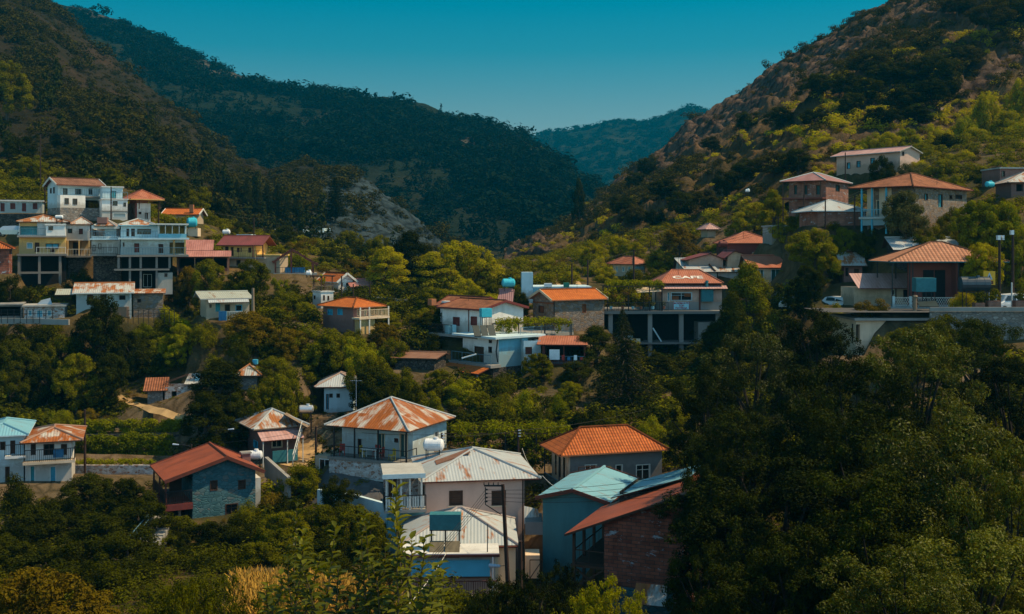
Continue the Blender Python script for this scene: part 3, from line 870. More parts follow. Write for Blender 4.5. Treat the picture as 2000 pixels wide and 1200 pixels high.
def hero_proto(key, H, R, n_cl, per, size, seed):
    """A near broadleaf: sprays of small leaves along many twigs."""
    rng = np.random.default_rng(seed)
    cl = []
    while len(cl) < n_cl:
        d = rng.normal(0, 1, 3); d /= np.linalg.norm(d)
        if d[2] < -0.4: continue
        q = rng.uniform(0.5, 1.0)
        x, y, z = d[0] * R * q, d[1] * R * q, H * 0.55 + d[2] * H * 0.44 * q
        cl.append((x, y, z, R * rng.uniform(0.10, 0.24)))
    s = trunk_mesh("trunk", rng, H, 0.03 * H, cl, 0.66, 20)
    small = []
    for (x, y, z, r) in cl:                                # each bough breaks into tufts
        for _ in range(5):
            d = rng.normal(0, 1, 3); d /= np.linalg.norm(d)
            if d[2] < -0.3: d[2] = -d[2]
            small.append((x + d[0] * r * .9, y + d[1] * r * .9, z + d[2] * r * .8, r * rng.uniform(.32, .62)))
    v, f, sd4 = clump_cloud(small, per, size, rng, 0.6, 0.42, 0.35, 0.6, 0.75)
    sdd = sd4[::4]
    crown = np_mesh("crown", v, f, M['l_hero'], False, None, {"shade": np.repeat(sdd, 4)}, link=False)
    me = bpy.data.meshes.new("trunk"); me.from_pydata(s.v, [], s.f); me.materials.append(M['bark_dark']); me.update()
    PROTO.setdefault(key, []).append((crown, me, H, 2 * R))
for k in range(3): hero_proto('hero', 13, 5.2, 84, 520, 0.17, 300 + k)
for k in range(2): hero_proto('herobush', 5, 3.0, 50, 620, 0.14, 320 + k)

def hill_tree(kind, px, pyb, hpx, wpx, hname, mat, label, cat="tree", group=None, name=None):
    """A tree rooted on a hillside: foot at pixel (px, pyb), hpx tall and wpx wide in photo pixels."""
    q = hill_pix(hname, px, pyb)
    return tree(kind, px, pyb - hpx, q.y, wpx, mat, label, cat, group, name, h=(hpx * q.y / F) + 0.3)

TREE_N = [0]
def tree(kind, px, pyt, d, wpx, mat, label, cat="tree", group=None, name=None, h=None):
    """A tree of that kind whose top shows at pixel (px, pyt); wpx is the crown's width in photo pixels."""
    TREE_N[0] += 1
    r = random.Random(TREE_N[0] * 77)
    vs = PROTO[kind]
    crown, trunk, H, W = vs[TREE_N[0] % len(vs)]
    p = P(px, pyt, d)
    g = gz(p.x, p.y) - 0.3
    wpx *= 1.1
    if not h and kind in ('bush', 'round', 'lobed', 'open') and p.z - g > 1.6 * wpx * d / F:      # too lanky: set it further up the slope
        q = ground_pix(px, pyt + (0.85 if kind == 'bush' else 1.25) * wpx, d)
        if d < q.y < d + 22:
            d = q.y; p = P(px, pyt, d); g = gz(p.x, p.y) - 0.3
    hh = h if h else max(p.z - g, 1.2, (0.55 if 'bush' in kind else 0.92) * wpx * d / F)
    z0 = p.z - hh
    name = name or {'pine': 'pine_tree', 'cedar': 'cedar_tree', 'bush': 'bush', 'herobush': 'bush'}.get(kind, 'broadleaf_tree')
    root = empty(name, (p.x, p.y, z0), r.uniform(0, 6.28))
    sxy, sz = (wpx * d / F) / W, hh / H
    root.scale = (sxy * r.uniform(0.94, 1.06), sxy * r.uniform(0.94, 1.06), sz)
    c = bpy.data.objects.new("crown", crown); COL.objects.link(c); c.parent = root
    c.material_slots[0].link = 'OBJECT'; c.material_slots[0].material = M[mat]
    t = bpy.data.objects.new("trunk", trunk); COL.objects.link(t); t.parent = root
    tag(root, label, cat, group)
    return root

# ------------------------------------------------------------------ massed scrub on the far slopes (uncountable)
def scrub_variants(kind, n_var, leaves, seed, size=0.26):
    out = []
    for k in range(n_var):
        rng = np.random.default_rng(seed + k)
        if kind == 'round':
            cl = [(rng.normal(0, .28), rng.normal(0, .28), rng.uniform(0.25, 0.72), rng.uniform(0.22, 0.38)) for _ in range(7)]
            v, f, s = clump_cloud(cl, leaves / 7 / 0.09, size, rng, fill=0.2)
        else:
            cl = [(rng.normal(0, .05 + .16 * (1 - t)), rng.normal(0, .05 + .16 * (1 - t)), 0.15 + t * 1.2, 0.30 * (1 - t * 0.75) + 0.06) for t in rng.random(11)]
            v, f, s = clump_cloud(cl, leaves / 11 / 0.04, 0.22, rng, fill=0.2)
        out.append((v, s))
    return out
SV_ROUND = scrub_variants('round', 7, 90, 500)
SV_PINE = scrub_variants('pine', 4, 80, 540)
SV_FINE = scrub_variants('round', 6, 230, 560, 0.165)
SV_NEAR = scrub_variants('round', 5, 800, 590, 0.085)
SV_MED = scrub_variants('round', 6, 120, 580, 0.21)

def scatter_mesh(name, pts, variants, mat, seed):
    """pts: (x, y, z, width, height, tone). One mesh of kind stuff."""
    rng = np.random.default_rng(seed)
    V, S = [], []
    for (x, y, z, w, h, tone) in pts:
        v, s = variants[int(rng.integers(len(variants)))]
        a = rng.uniform(0, 6.283); ca, sa = math.cos(a), math.sin(a)
        q = np.empty_like(v)
        q[:, 0] = (v[:, 0] * ca - v[:, 1] * sa) * w + x
        q[:, 1] = (v[:, 0] * sa + v[:, 1] * ca) * w + y
        q[:, 2] = v[:, 2] * h + z
        V.append(q); S.append(np.clip(s + tone, 0, 1))
    if not V: return None
    v = np.concatenate(V); s = np.concatenate(S)
    f = np.arange(len(v)).reshape(-1, 4)
    o = np_mesh(name, v, f, M[mat], False, None, {"shade": s})
    return tag(o, kind='stuff')

def hill_scatter(hname, name, count, wr, hr, mat, seed, variants, dens=None, vmax=1.04, bare_skip=0.85):
    rng = np.random.default_rng(seed)
    pts = []
    tries = 0
    while len(pts) < count and tries < count * 12:
        tries += 1
        u, v = rng.random(), rng.random() * vmax
        p, bare = hill_point(hname, u, v)
        if rng.random() < bare * bare_skip: continue
        py = HY - (p[2] - ZC) * F / p[1]; px = 1000 + p[0] * F / p[1]
        if px < -80 or px > 2080 or py < -60: continue
        if dens is not None and rng.random() > dens(px, py, v, p): continue
        w = (wr[0] + (wr[1] - wr[0]) * rng.random() ** 1.7) * (1.5 if rng.random() < 0.10 else 1)
        pts.append((p[0], p[1], p[2] - 0.15 * w, w, w * rng.uniform(*hr), rng.normal(0, 0.12)))
    o = scatter_mesh(name, pts, variants, mat, seed)
    return o
# ------------------------------------------------------------------ houses
class House:
    """A building set out from the photo: its front corner stands at (px, by) at distance d; the front runs to pixel column pf."""
    def __init__(s, name, label, cat, d, yaw, px, ey, by, pf=None, ps=None, W=None, D=8.0, wall='white', group=None, found=2.5, level=True, floor_d=None):
        s.yaw = math.radians(yaw)
        c, sn = math.cos(s.yaw), math.sin(s.yaw)
        A = P(px, by, d)
        def solve(pxt, ex, ey_):
            k = (pxt - 1000.0) / F
            return (k * A.y - A.x) / (ex - k * ey_)
        if yaw >= 0:
            if W is None: W = solve(pf, c, sn)
            if ps is not None: D = solve(ps, -sn, c)
            org = Vector((A.x, A.y, A.z))
        else:
            if W is None: W = -solve(pf, c, sn)
            if ps is not None: D = solve(ps, -sn, c)
            org = Vector((A.x - W * c, A.y - W * sn, A.z))
        s.W, s.D, s.H = W, D, (by - ey) * d / F
        s.d = d
        s.root = empty(name, org, s.yaw)
        tag(s.root, label, cat, group)
        s.org, s.e1, s.e2 = org, Vector((c, sn, 0)), Vector((-sn, c, 0))
        s.wallm = M[wall] if isinstance(wall, str) else wall
        s.op = {'f': [], 'l': [], 'r': [], 'b': []}
        s.found = found
        s.nwin = 0
        if level:
            cc = org + s.e1 * (W / 2) + s.e2 * (D / 2)
            carve(cc.x, cc.y, W / 2 + 0.6, D / 2 + 0.6, s.yaw, org.z - 0.05)
    def w(s, x, y, z):
        return s.org + s.e1 * x + s.e2 * y + Vector((0, 0, z))
    def pix(s, px, py, face='f', off=0.0):
        """Local (along, z) where the eye ray through a pixel meets a wall plane."""
        ray = P(px, py, 1.0) - Vector((0, 0, ZC))
        eye = Vector((0, 0, ZC))
        if face in 'fb': n, q = s.e2, s.org + s.e2 * (off if face == 'f' else s.D + off)
        else: n, q = s.e1, s.org + s.e1 * (off if face == 'l' else s.W + off)
        t = (q - eye).dot(n) / ray.dot(n)
        p = eye + ray * t - s.org
        return (p.dot(s.e1) if face in 'fb' else p.dot(s.e2)), p.z
    def zpix(s, py, y=0.0, x=None):
        """Local height seen at photo row py above the local point (x, y)."""
        p = s.w(s.W / 2 if x is None else x, y, 0)
        return ZC - (py - HY) * p.y / F - s.org.z
    def hole(s, face, x0, y0, x1, y1, kind='win', mat='glass', frame='wood', depth=0.16, **kw):
        """An opening given by its photo pixels."""
        a, za = s.pix(x0, y0, face); b, zb = s.pix(x1, y1, face)
        s.op[face].append(dict(u0=min(a, b), u1=max(a, b), z0=min(za, zb), z1=max(za, zb), kind=kind, mat=mat, frame=frame, depth=depth, **kw))
    def hole_m(s, face, u0, z0, u1, z1, kind='win', mat='glass', frame='wood', depth=0.16, **kw):
        s.op[face].append(dict(u0=u0, u1=u1, z0=z0, z1=z1, kind=kind, mat=mat, frame=frame, depth=depth, **kw))
    def _fp(s, face, u, z, dep):
        """Face coordinates to local: dep is metres into the house."""
        if face == 'f': return (u, dep, z)
        if face == 'b': return (u, s.D - dep, z)
        if face == 'l': return (dep, u, z)
        return (s.W - dep, u, z)
    def walls(s, mats=None, faces='flrb', top=None, zmin=None, name="wall", bands=None):
        """Wall mesh with real openings; bands: [(z, material)] from the bottom up."""
        b = MB()
        z0 = -s.found if zmin is None else zmin
        z1 = s.H if top is None else top
        ml = [s.wallm] + [M[k] for _, k in (bands or [])]
        def band(z):
            k = 0
            for i, (zz, _) in enumerate(bands or []):
                if z < zz: k = i + 1; break
            return k
        for face in faces:
            L = s.W if face in 'fb' else s.D
            ops = s.op[face]
            us = sorted({0.0, L} | {min(max(o[k], 0.02), L - 0.02) for o in ops for k in ('u0', 'u1')})
            zs = sorted({z0, z1} | {min(max(o[k], z0 + .01), z1 - .01) for o in ops for k in ('z0', 'z1')} | {zz for zz, _ in (bands or []) if z0 < zz < z1})
            flip = face in 'lb'
            for i in range(len(us) - 1):
                for j in range(len(zs) - 1):
                    uc, zc = (us[i] + us[i + 1]) / 2, (zs[j] + zs[j + 1]) / 2
                    if any(o['u0'] < uc < o['u1'] and o['z0'] < zc < o['z1'] for o in ops): continue
                    q = [(us[i], zs[j]), (us[i + 1], zs[j]), (us[i + 1], zs[j + 1]), (us[i], zs[j + 1])]
                    if flip: q = q[::-1]
                    b.face([s._fp(face, u, z, 0) for u, z in q], band(zc), [(u, z) for u, z in q])
            for o in ops:
                u0, u1, a, c, dp = max(o['u0'], .02), min(o['u1'], L - .02), max(o['z0'], z0 + .01), min(o['z1'], z1 - .01), o['depth']
                bm = band((a + c) / 2)
                for (p, q) in (((u0, a), (u1, a)), ((u1, a), (u1, c)), ((u1, c), (u0, c)), ((u0, c), (u0, a))):
                    pts = [s._fp(face, *p, 0), s._fp(face, *p, dp), s._fp(face, *q, dp), s._fp(face, *q, 0)]
                    if flip: pts = pts[::-1]
                    b.face(pts, bm, [(0, 0), (0, dp), (1, dp), (1, 0)])
        s.wall = b.build(name, ml, s.root)
        for face in faces:
            for o in s.op[face]: s._fill(face, o)
            s.op[face] = []
        return s.wall
    def _slab(s, mb, face, u0, z0, u1, z1, d0, d1, m=0):
        p, q = s._fp(face, u0, z0, d0), s._fp(face, u1, z1, d1)
        mb.box(*p, *q, m)
    def _fill(s, face, o):
        k, dp = o['kind'], o['depth']
        u0, u1, z0, z1 = o['u0'], o['u1'], o['z0'], o['z1']
        if k == 'void':
            b = MB(); s._slab(b, face, u0, z0, u1, z1, dp, dp + 0.1)
            b.build("back_wall", M[o['mat']], s.root); return
        nm = {'win': 'window', 'shut': 'window', 'door': 'door', 'panel': 'shutter'}[k]
        g = MB()
        s._slab(g, face, u0, z0, u1, z1, dp, dp + 0.05)
        leaf = g.build(nm, M[o['mat']], s.root)
        f = MB(); t = o.get('fw', 0.07)
        s._slab(f, face, u0, z0, u0 + t, z1, -0.025, dp - 0.002); s._slab(f, face, u1 - t, z0, u1, z1, -0.025, dp - 0.002)
        s._slab(f, face, u0 + t, z1 - t, u1 - t, z1, -0.022, dp - 0.002)
        if k != 'door': s._slab(f, face, u0 + t, z0, u1 - t, z0 + t, -0.022, dp - 0.002)
        mid = (u0 + u1) / 2
        if u1 - u0 > 0.75 and k in ('win', 'door'): s._slab(f, face, mid - 0.03, z0 + t, mid + 0.03, z1 - t, dp - 0.05, dp - 0.003)
        if k == 'win' and z1 - z0 > 0.9: s._slab(f, face, u0 + t, z0 + (z1 - z0) * .62, u1 - t, z0 + (z1 - z0) * .62 + 0.045, dp - 0.045, dp - 0.004)
        if k == 'shut':
            for i in range(int((z1 - z0) / 0.16)):
                zz = z0 + 0.12 + i * 0.16
                if zz < z1 - 0.1: s._slab(f, face, u0 + t, zz, u1 - t, zz + 0.03, dp - 0.03, dp - 0.004)
        f.build("frame", M[o['frame']], leaf)
        if o.get('sill'):
            b = MB(); s._slab(b, face, u0 - 0.1, z0 - 0.09, u1 + 0.1, z0 - 0.004, -0.09, 0.04); b.build("sill", M[o['sill']], leaf)
        if o.get('leafs'):                                       # opened shutters beside the window
            hw = (u1 - u0) / 2
            for (a, c) in ((u0 - hw * .96, u0 - 0.01), (u1 + 0.01, u1 + hw * .96)):
                b = MB(); s._slab(b, face, a, z0, c, z1, -0.07, -0.028); b.build("shutter", M[o['leafs']], leaf)
    # --- roofs
    def _sheet(s, mb, pts, t, m=0):
        """A sloping sheet of thickness t; pts counter-clockwise from above, first edge is the eave."""
        p = [Vector(q) for q in pts]
        e = (p[1] - p[0]).normalized()
        n = (p[1] - p[0]).cross(p[2] - p[0]).normalized()
        up = n.cross(e)
        uv = [((q - p[0]).dot(e) + 50, (q - p[0]).dot(up)) for q in p]
        mb.face(p, m, uv)
        lo = [q - Vector((0, 0, t)) for q in p]
        mb.face(lo[::-1], 1 if m == 0 else m)
        for i in range(len(p)):
            j = (i + 1) % len(p)
            mb.face([p[i], lo[i], lo[j], p[j]], 1 if m == 0 else m)
    def rect(s, over, x0=None, x1=None, y0=None, y1=None):
        o = over if isinstance(over, (tuple, list)) else (over,) * 4        # left, right, front, back
        return ((0 if x0 is None else x0) - o[0], (s.W if x1 is None else x1) + o[1], (0 if y0 is None else y0) - o[2], (s.D if y1 is None else y1) + o[3])
    def hip(s, mat, apy=None, h=None, over=0.6, z=None, cap=None, edge='wood', name="roof", t=0.10, ridge=None, fp=None, **r):
        x0, x1, y0, y1 = s.rect(over, **r)
        z = s.H if z is None else z
        cx, cy, w, dd = (x0 + x1) / 2, (y0 + y1) / 2, x1 - x0, y1 - y0
        if h is None: h = s.zpix(apy, cy, cx) - z
        k = (abs(w - dd) / 2) if ridge is None else ridge / 2
        if w >= dd: ra, rb = Vector((cx - k, cy, z + h)), Vector((cx + k, cy, z + h))
        else: ra, rb = Vector((cx, cy - k, z + h)), Vector((cx, cy + k, z + h))
        c = [Vector((x0, y0, z)), Vector((x1, y0, z)), Vector((x1, y1, z)), Vector((x0, y1, z))]
        b = MB()
        if w >= dd: fs = [[c[0], c[1], rb, ra], [c[1], c[2], rb], [c[2], c[3], ra, rb], [c[3], c[0], ra]]
        else: fs = [[c[0], c[1], ra], [c[1], c[2], rb, ra], [c[2], c[3], rb], [c[3], c[0], ra, rb]]
        for q in fs:
            p = [v.copy() for v in q]
            if (p[-1] - p[-2]).length < 0.02: p = p[:-1]
            s._sheet(b, p, t)
        o = b.build(name, [M[mat], M[edge]], s.root)
        cm = MB()
        es = [(c[0], ra), (c[1], rb if w >= dd else ra), (c[2], rb), (c[3], ra if w >= dd else rb), (ra, rb)]
        for p, q in es:
            if (p - q).length > 0.1: cm.tube(p + Vector((0, 0, .03)), q + Vector((0, 0, .03)), 0.09, 0.09, 6, 0, True)
        cm.build("ridge_cap", M[cap or mat], o)
        s.roof_o = o; s.apex = (ra, rb)
        return o
    def gable(s, mat, axis='x', apy=None, h=None, over=0.5, z=None, edge='wood', name="roof", t=0.12, ends=True, barge=None, off=0.5, wall=None, zb=None, capm=None, ax=None, **r):
        """Pitched roof, ridge along local x or y; off: where the ridge sits across (0..1); zb: eave height of the far side."""
        x0, x1, y0, y1 = s.rect(over, **r)
        z = s.H if z is None else z
        zb = z if zb is None else zb
        if axis == 'x':
            yr = y0 + (y1 - y0) * off
            if h is None: h = s.zpix(apy, yr, ax if ax is not None else (x0 + x1) / 2) - z
            A = [(x0, y0, z), (x1, y0, z), (x1, yr, z + h), (x0, yr, z + h)]
            B = [(x1, y1, zb), (x0, y1, zb), (x0, yr, z + h), (x1, yr, z + h)]
        else:
            xr = x0 + (x1 - x0) * off
            if h is None: h = s.zpix(apy, 0, xr) - z
            A = [(x0, y1, z), (x0, y0, z), (xr, y0, z + h), (xr, y1, z + h)]
            B = [(x1, y0, zb), (x1, y1, zb), (xr, y1, z + h), (xr, y0, z + h)]
        b = MB()
        for q in (A, B): s._sheet(b, q, t)
        o = b.build(name, [M[mat], M[edge]], s.root)
        c = MB(); p, q = Vector(A[3]), Vector(A[2])
        c.tube(p + Vector((0, 0, .02)), q + Vector((0, 0, .02)), 0.11, 0.11, 6); c.build("ridge_cap", M[capm or mat], o)
        if ends:
            k = (t + 0.02)
            if axis == 'x':
                X = [0, s.W]
                for x, fl in ((0.0, 1), (s.W, 0)):
                    za = z + h * (0 - y0) / (yr - y0) - k; zc = zb + (z + h - zb) * (y1 - s.D) / (y1 - yr) - k
                    pts = [(x, 0, s.H), (x, s.D, s.H), (x, s.D, max(zc, s.H)), (x, yr, z + h - k), (x, 0, max(za, s.H))]
                    if fl: pts = pts[::-1]
                    MB().face(pts, 0, [(p_[1], p_[2]) for p_ in pts]).build("gable_wall", wall and M[wall] or s.wallm, s.root)
            else:
                for y, fl in ((0.0, 0), (s.D, 1)):
                    za = z + h * (0 - x0) / (xr - x0) - k; zc = zb + (z + h - zb) * (x1 - s.W) / (x1 - xr) - k
                    pts = [(0, y, s.H), (s.W, y, s.H), (s.W, y, max(zc, s.H)), (xr, y, z + h - k), (0, y, max(za, s.H))]
                    if fl: pts = pts[::-1]
                    MB().face(pts, 0, [(p_[0], p_[2]) for p_ in pts]).build("gable_wall", wall and M[wall] or s.wallm, s.root)
        if barge:
            ends_ = ((A[0], A[3]), (B[1], B[2]), (A[1], A[2]), (B[0], B[3])) if axis == 'x' else ((A[1], A[2]), (B[0], B[3]), (A[0], A[3]), (B[1], B[2]))
            for i_ in (0, 2):
                bb = MB()
                for p, q in ends_[i_:i_ + 2]: bb.bar(Vector(p) - Vector((0, 0, t * .4)), Vector(q) - Vector((0, 0, t * .4)), 0.07, 0.26)
                bb.build("bargeboard", M[barge], o)
        s.roof_o = o
        return o
    def shed(s, mat, x0, x1, y0, z0, y1, z1, edge='wood', name="roof", t=0.07, side=None, parent=None):
        """A single slope from (y0, z0) to (y1, z1), or along x when side is set: x0 at z0, x1 at z1."""
        b = MB()
        if side is None: q = [(x0, y0, z0), (x1, y0, z0), (x1, y1, z1), (x0, y1, z1)]
        else: q = [(x0, y1, z0), (x0, y0, z0), (x1, y0, z1), (x1, y1, z1)]
        if side is None and z0 > z1: q = [q[2], q[3], q[0], q[1]]
        if side is not None and z0 > z1: q = [q[2], q[3], q[0], q[1]]
        s._sheet(b, q, t)
        return b.build(name, [M[mat], M[edge]], parent or s.root)
    # --- parts
    def box(s, name, mat, x0, y0, z0, x1, y1, z1, parent=None):
        return MB().box(x0, y0, z0, x1, y1, z1).build(name, M[mat], parent or s.root)
    def posts(s, mat, xs, y, z0, z1, w=0.14, name="post", parent=None):
        for x in xs:
            s.box(name, mat, x - w / 2, y - w / 2, z0, x + w / 2, y + w / 2, z1, parent)
    def rail(s, pts, z, h=0.95, mat='iron', gap=0.16, name="railing", solid=False, r=0.022, parent=None):
        b = MB()
        for (xa, ya), (xb, yb) in zip(pts[:-1], pts[1:]):
            p, q = Vector((xa, ya, z)), Vector((xb, yb, z))
            up = Vector((0, 0, h))
            if solid:
                b.bar(p + up * .5, q + up * .5, 0.10, h); continue
            b.bar(p + up, q + up, 0.055); b.bar(p + up * 0.12, q + up * 0.12, 0.035)
            n = max(1, int((q - p).length / gap))
            for i in range(n + 1):
                c = p.lerp(q, i / n); big = (i % 8 == 0 or i == n)
                b.bar(c, c + up, 0.05 if big else r)
        return b.build(name, M[mat], parent or s.root)
    def pipe(s, pts, mat='iron', r=0.05, name="drainpipe"):
        return MB().path_tube([Vector(p) for p in pts], r).build(name, M[mat], s.root)
    def steps(s, x0, x1, y0, z0, y1, z1, n, mat='concrete', name="steps"):
        b = MB()
        for i in range(n):
            a = i / n; c = (i + 1) / n
            b.box(x0, y0 + (y1 - y0) * a, min(z0, z1) - 0.6, x1, y0 + (y1 - y0) * c - 0.003, z0 + (z1 - z0) * c)
        return b.build(name, M[mat], s.root)

# ------------------------------------------------------------------ free-standing things
def water_tank(px, py, d, wpx, hpx, mat, label, yaw=0.0, legs=0.0, legmat='iron', cat="water tank", dome=None, lid=True):
    """A horizontal cylinder; (px, py) its centre."""
    c = P(px, py, d); L, r = wpx * d / F, hpx * d / F / 2
    root = empty("water_tank", (c.x, c.y, c.z - r - legs), math.radians(yaw))
    dm = r * 0.35 if dome is None else dome
    MB().tube((-L / 2 + dm, 0, legs + r), (L / 2 - dm, 0, legs + r), r, r, 18, 0, True, dm).build("tank", M[mat], root)
    b = MB()
    for q in (-0.28, 0.0, 0.28): b.tube((L * q - 0.03, 0, legs + r), (L * q + 0.03, 0, legs + r), r * 1.025, r * 1.025, 18)
    b.build("band", M[mat], root)
    if lid: MB().tube((L * 0.12, 0, legs + 2 * r - 0.04), (L * 0.12, 0, legs + 2 * r + 0.13), 0.2, 0.17, 10).build("lid", M[mat], root)
    k = MB()
    for q in (-0.33, 0.33):
        for y in (-r * .7, r * .7): k.bar((L * q, y, -0.05), (L * q, y, legs + r * .5), 0.06)
        k.bar((L * q, -r * .7, legs + r * 0.3), (L * q, r * .7, legs + r * 0.3), 0.06)
    if legs > 0.5:
        for y in (-r * .7, r * .7):
            k.bar((-L * .33, y, 0.05), (L * .33, y, legs), 0.035); k.bar((-L * .33, y, legs), (L * .33, y, legs), 0.05)
    k.build("stand", M[legmat], root)
    return tag(root, label, cat)

def solar_heater(px, pyb, d, wpx, tank_h, tank_w, tank_mat, label, yaw=0, panels=2, panel_mat='panel', legs=1.2, pm=1.6, boxy=True, shift=0.0):
    """Collectors leaning on a frame with the tank above; (px, pyb) its foot."""
    c = P(px, pyb, d); s = d / F; W = wpx * s
    root = empty("solar_heater", c, math.radians(yaw))
    tw, th = tank_w * s, tank_h * s
    x0 = -tw / 2 + shift * s
    if boxy: MB().box(x0, 0.1, legs, x0 + tw, 0.1 + th * 0.9, legs + th).build("tank", M[tank_mat], root)
    else: MB().tube((x0, 0.5, legs + th / 2), (x0 + tw, 0.5, legs + th / 2), th / 2, th / 2, 16, 0, True, 0.1).build("tank", M[tank_mat], root)
    k = MB()
    for x in (x0 + 0.1, x0 + tw / 2, x0 + tw - 0.1):
        for y in (0.15, th * 0.8): k.bar((x, y, -0.05), (x, y, legs), 0.06)
    k.bar((x0, 0.15, legs * .45), (x0 + tw, 0.15, legs * .45), 0.05); k.bar((x0, 0.15, legs - .03), (x0 + tw, 0.15, legs - .03), 0.06)
    k.build("stand", M['iron'], root)
    pw = W / panels
    for i in range(panels):
        a = -W / 2 + i * pw + 0.04; z1 = pm * 0.62
        b = MB(); q = [(a, -0.7, 0.1), (a + pw - 0.1, -0.7, 0.1), (a + pw - 0.1, 0.1, 0.1 + z1), (a, 0.1, 0.1 + z1)]
        House._sheet(None, b, q, 0.09)
        b.build("collector", [M[panel_mat], M['iron']], root)
    return tag(root, label, "solar heater")

def pole(px, pyt, pyb, d, label, mat='pole_wood', r=0.13, lean=0.0, arm=None, lamp=False, name="utility_pole", cat="pole", ins=0, pxb=None):
    b, t = P(pxb if pxb else px, pyb, d), P(px, pyt, d)
    root = empty(name, (b.x, b.y, b.z))
    dv = t - b; h = dv.z
    MB().tube((-dv.x * 0.12, 0, -h * 0.12), (dv.x, dv.y, h), r, r * 0.72, 9).build("shaft", M[mat], root)
    if arm:
        k = MB()
        for (q, L, side) in arm:
            p = Vector((dv.x * q, 0, h * q))
            k.bar(p - Vector((L / 2, 0, 0)) if not side else p, p + Vector((L / 2 if not side else L * side, 0, 0)), 0.09)
            n = 4
            for i in range(n):
                x = (-L / 2 + L * i / (n - 1)) if not side else L * side * (i + 1) / n
                k.tube(p + Vector((x, 0, 0.04)), p + Vector((x, 0, 0.2)), 0.04, 0.03, 6)
        k.build("crossarm", M['iron'], root)
    if ins:
        k = MB()
        for i in range(ins): k.tube((dv.x, -0.05, h * 0.96 - i * 0.24), (dv.x + 0.22, -0.05, h * 0.96 - i * 0.24), 0.05, 0.04, 6)
        k.build("insulator", M['lamp'], root)
    if lamp:
        L = 1.0 if lamp > 0 else -1.0
        zz = h * (abs(lamp) % 1 or 0.98)
        a = MB(); a.path_tube([Vector((dv.x * .9, 0, zz - .15)), Vector((dv.x * .9 + L * 0.7, -.1, zz)), Vector((dv.x * .9 + L * 1.1, -.1, zz + .02))], 0.03)
        a.build("lamp_arm", M['iron'], root)
        MB().tube((dv.x * .9 + L * 1.05, -.1, zz), (dv.x * .9 + L * 1.55, -.1, zz + .04), 0.05, 0.08, 8, 0, True, 0.03).build("lamp_head", M['lamp'], root)
    return tag(root, label, cat)

def cable(pts, label, mat='wire', r=0.012, sag=0.04, name="power_cable", group=None):
    b = MB(); P0 = [Vector(p) for p in pts]
    for p, q in zip(P0[:-1], P0[1:]):
        n = 10; L = (q - p).length
        c = [p.lerp(q, i / n) - Vector((0, 0, sag * L * 4 * (i / n) * (1 - i / n))) for i in range(n + 1)]
        b.path_tube(c, r, 5)
    return tag(b.build(name, M[mat]), label, "cable", group)

def car(px, py, d, L, yaw, mat, label, kind='hatch'):
    """A parked car whose middle stands at the pixel (wheels on the ground)."""
    c = P(px, py, d)
    root = empty("parked_car", c, math.radians(yaw))
    W = 1.66
    prof = {'hatch': [(-.5, .32), (-.5, .62), (-.46, .80), (-.36, .86), (-.20, 1.36), (.18, 1.42), (.40, 1.30), (.49, .92), (.5, .60), (.5, .32)],
            'van': [(-.5, .32), (-.5, .70), (-.44, .98), (-.34, 1.05), (-.26, 1.70), (.20, 1.82), (.49, 1.78), (.5, .9), (.5, .32)]}[kind]
    b = MB()
    def ring(y, inset): return [Vector((x * L, y, z)) for x, z in prof]
    ys = [(-W / 2, 0.0), (W / 2, 0.0)]
    lo, hi = [], []
    for x, z in prof:
        k = 0.14 if z > 1.0 else 0.0
        lo.append(Vector((x * L, -W / 2 + k, z))); hi.append(Vector((x * L, W / 2 - k, z)))
    n = len(prof)
    for i in range(n):
        j = (i + 1) % n
        b.face([lo[i], hi[i], hi[j], lo[j]])
    b.face(lo); b.face(hi[::-1])
    b.build("body", M[mat], root)
    g = MB()
    pz = 0.92 if kind == 'hatch' else 1.12; pt = 1.30 if kind == 'hatch' else 1.62
    for y in (-W / 2 + 0.03, W / 2 - 0.03):
        k = -0.012 if y < 0 else 0.012
        yt = y + (0.115 if y < 0 else -0.115)
        for a, c2 in ((-.26, .02), (.05, .36)):
            g.face([Vector((a * L - .05, y + k, pz)), Vector((c2 * L, y + k, pz)), Vector((c2 * L - .08, yt + k, pt)), Vector((a * L + .25 * (a < -.1), yt + k, pt))])
    g.face([Vector((-.355 * L - .03, -W / 2 + .2, .90)), Vector((-.355 * L - .03, W / 2 - .2, .90)), Vector((-.215 * L - .03, W / 2 - .25, 1.30)), Vector((-.215 * L - .03, -W / 2 + .25, 1.30))])
    g.build("windscreen", M['glass'], root)
    for x in (-.31 * L, .31 * L):
        for y in (-W / 2 + .02, W / 2 - .02):
            wh = MB().tube((x, y - .09, .31), (x, y + .09, .31), .31, .31, 16).build("wheel", M['rubber'], root)
            MB().tube((x, y - .10, .31), (x, y + .10, .31), .17, .17, 10).build("rim", M['car_silver'], wh)
    for y in (-.55, .55):
        MB().box(-.5 * L - .02, y - .16, .60, -.5 * L + .05, y + .16, .74).build("headlight", M['frame_white'], root)
    return tag(root, label, "car")

def text_mesh(txt, size, mat, parent, mtx, name="lettering", ext=0.004, bold=0.0):
    cu = bpy.data.curves.new("lettering", 'FONT')
    cu.body = txt; cu.size = size; cu.align_x = 'CENTER'; cu.extrude = ext; cu.offset = bold; cu.resolution_u = 3
    tmp = bpy.data.objects.new("lettering_source", cu)
    COL.objects.link(tmp)
    bpy.context.view_layer.update()
    me = bpy.data.meshes.new_from_object(tmp.evaluated_get(bpy.context.evaluated_depsgraph_get()))
    bpy.data.objects.remove(tmp); me.materials.clear(); me.materials.append(M[mat])
    me.transform(mtx)
    o = bpy.data.objects.new(name, me); COL.objects.link(o); o.parent = parent
    return o

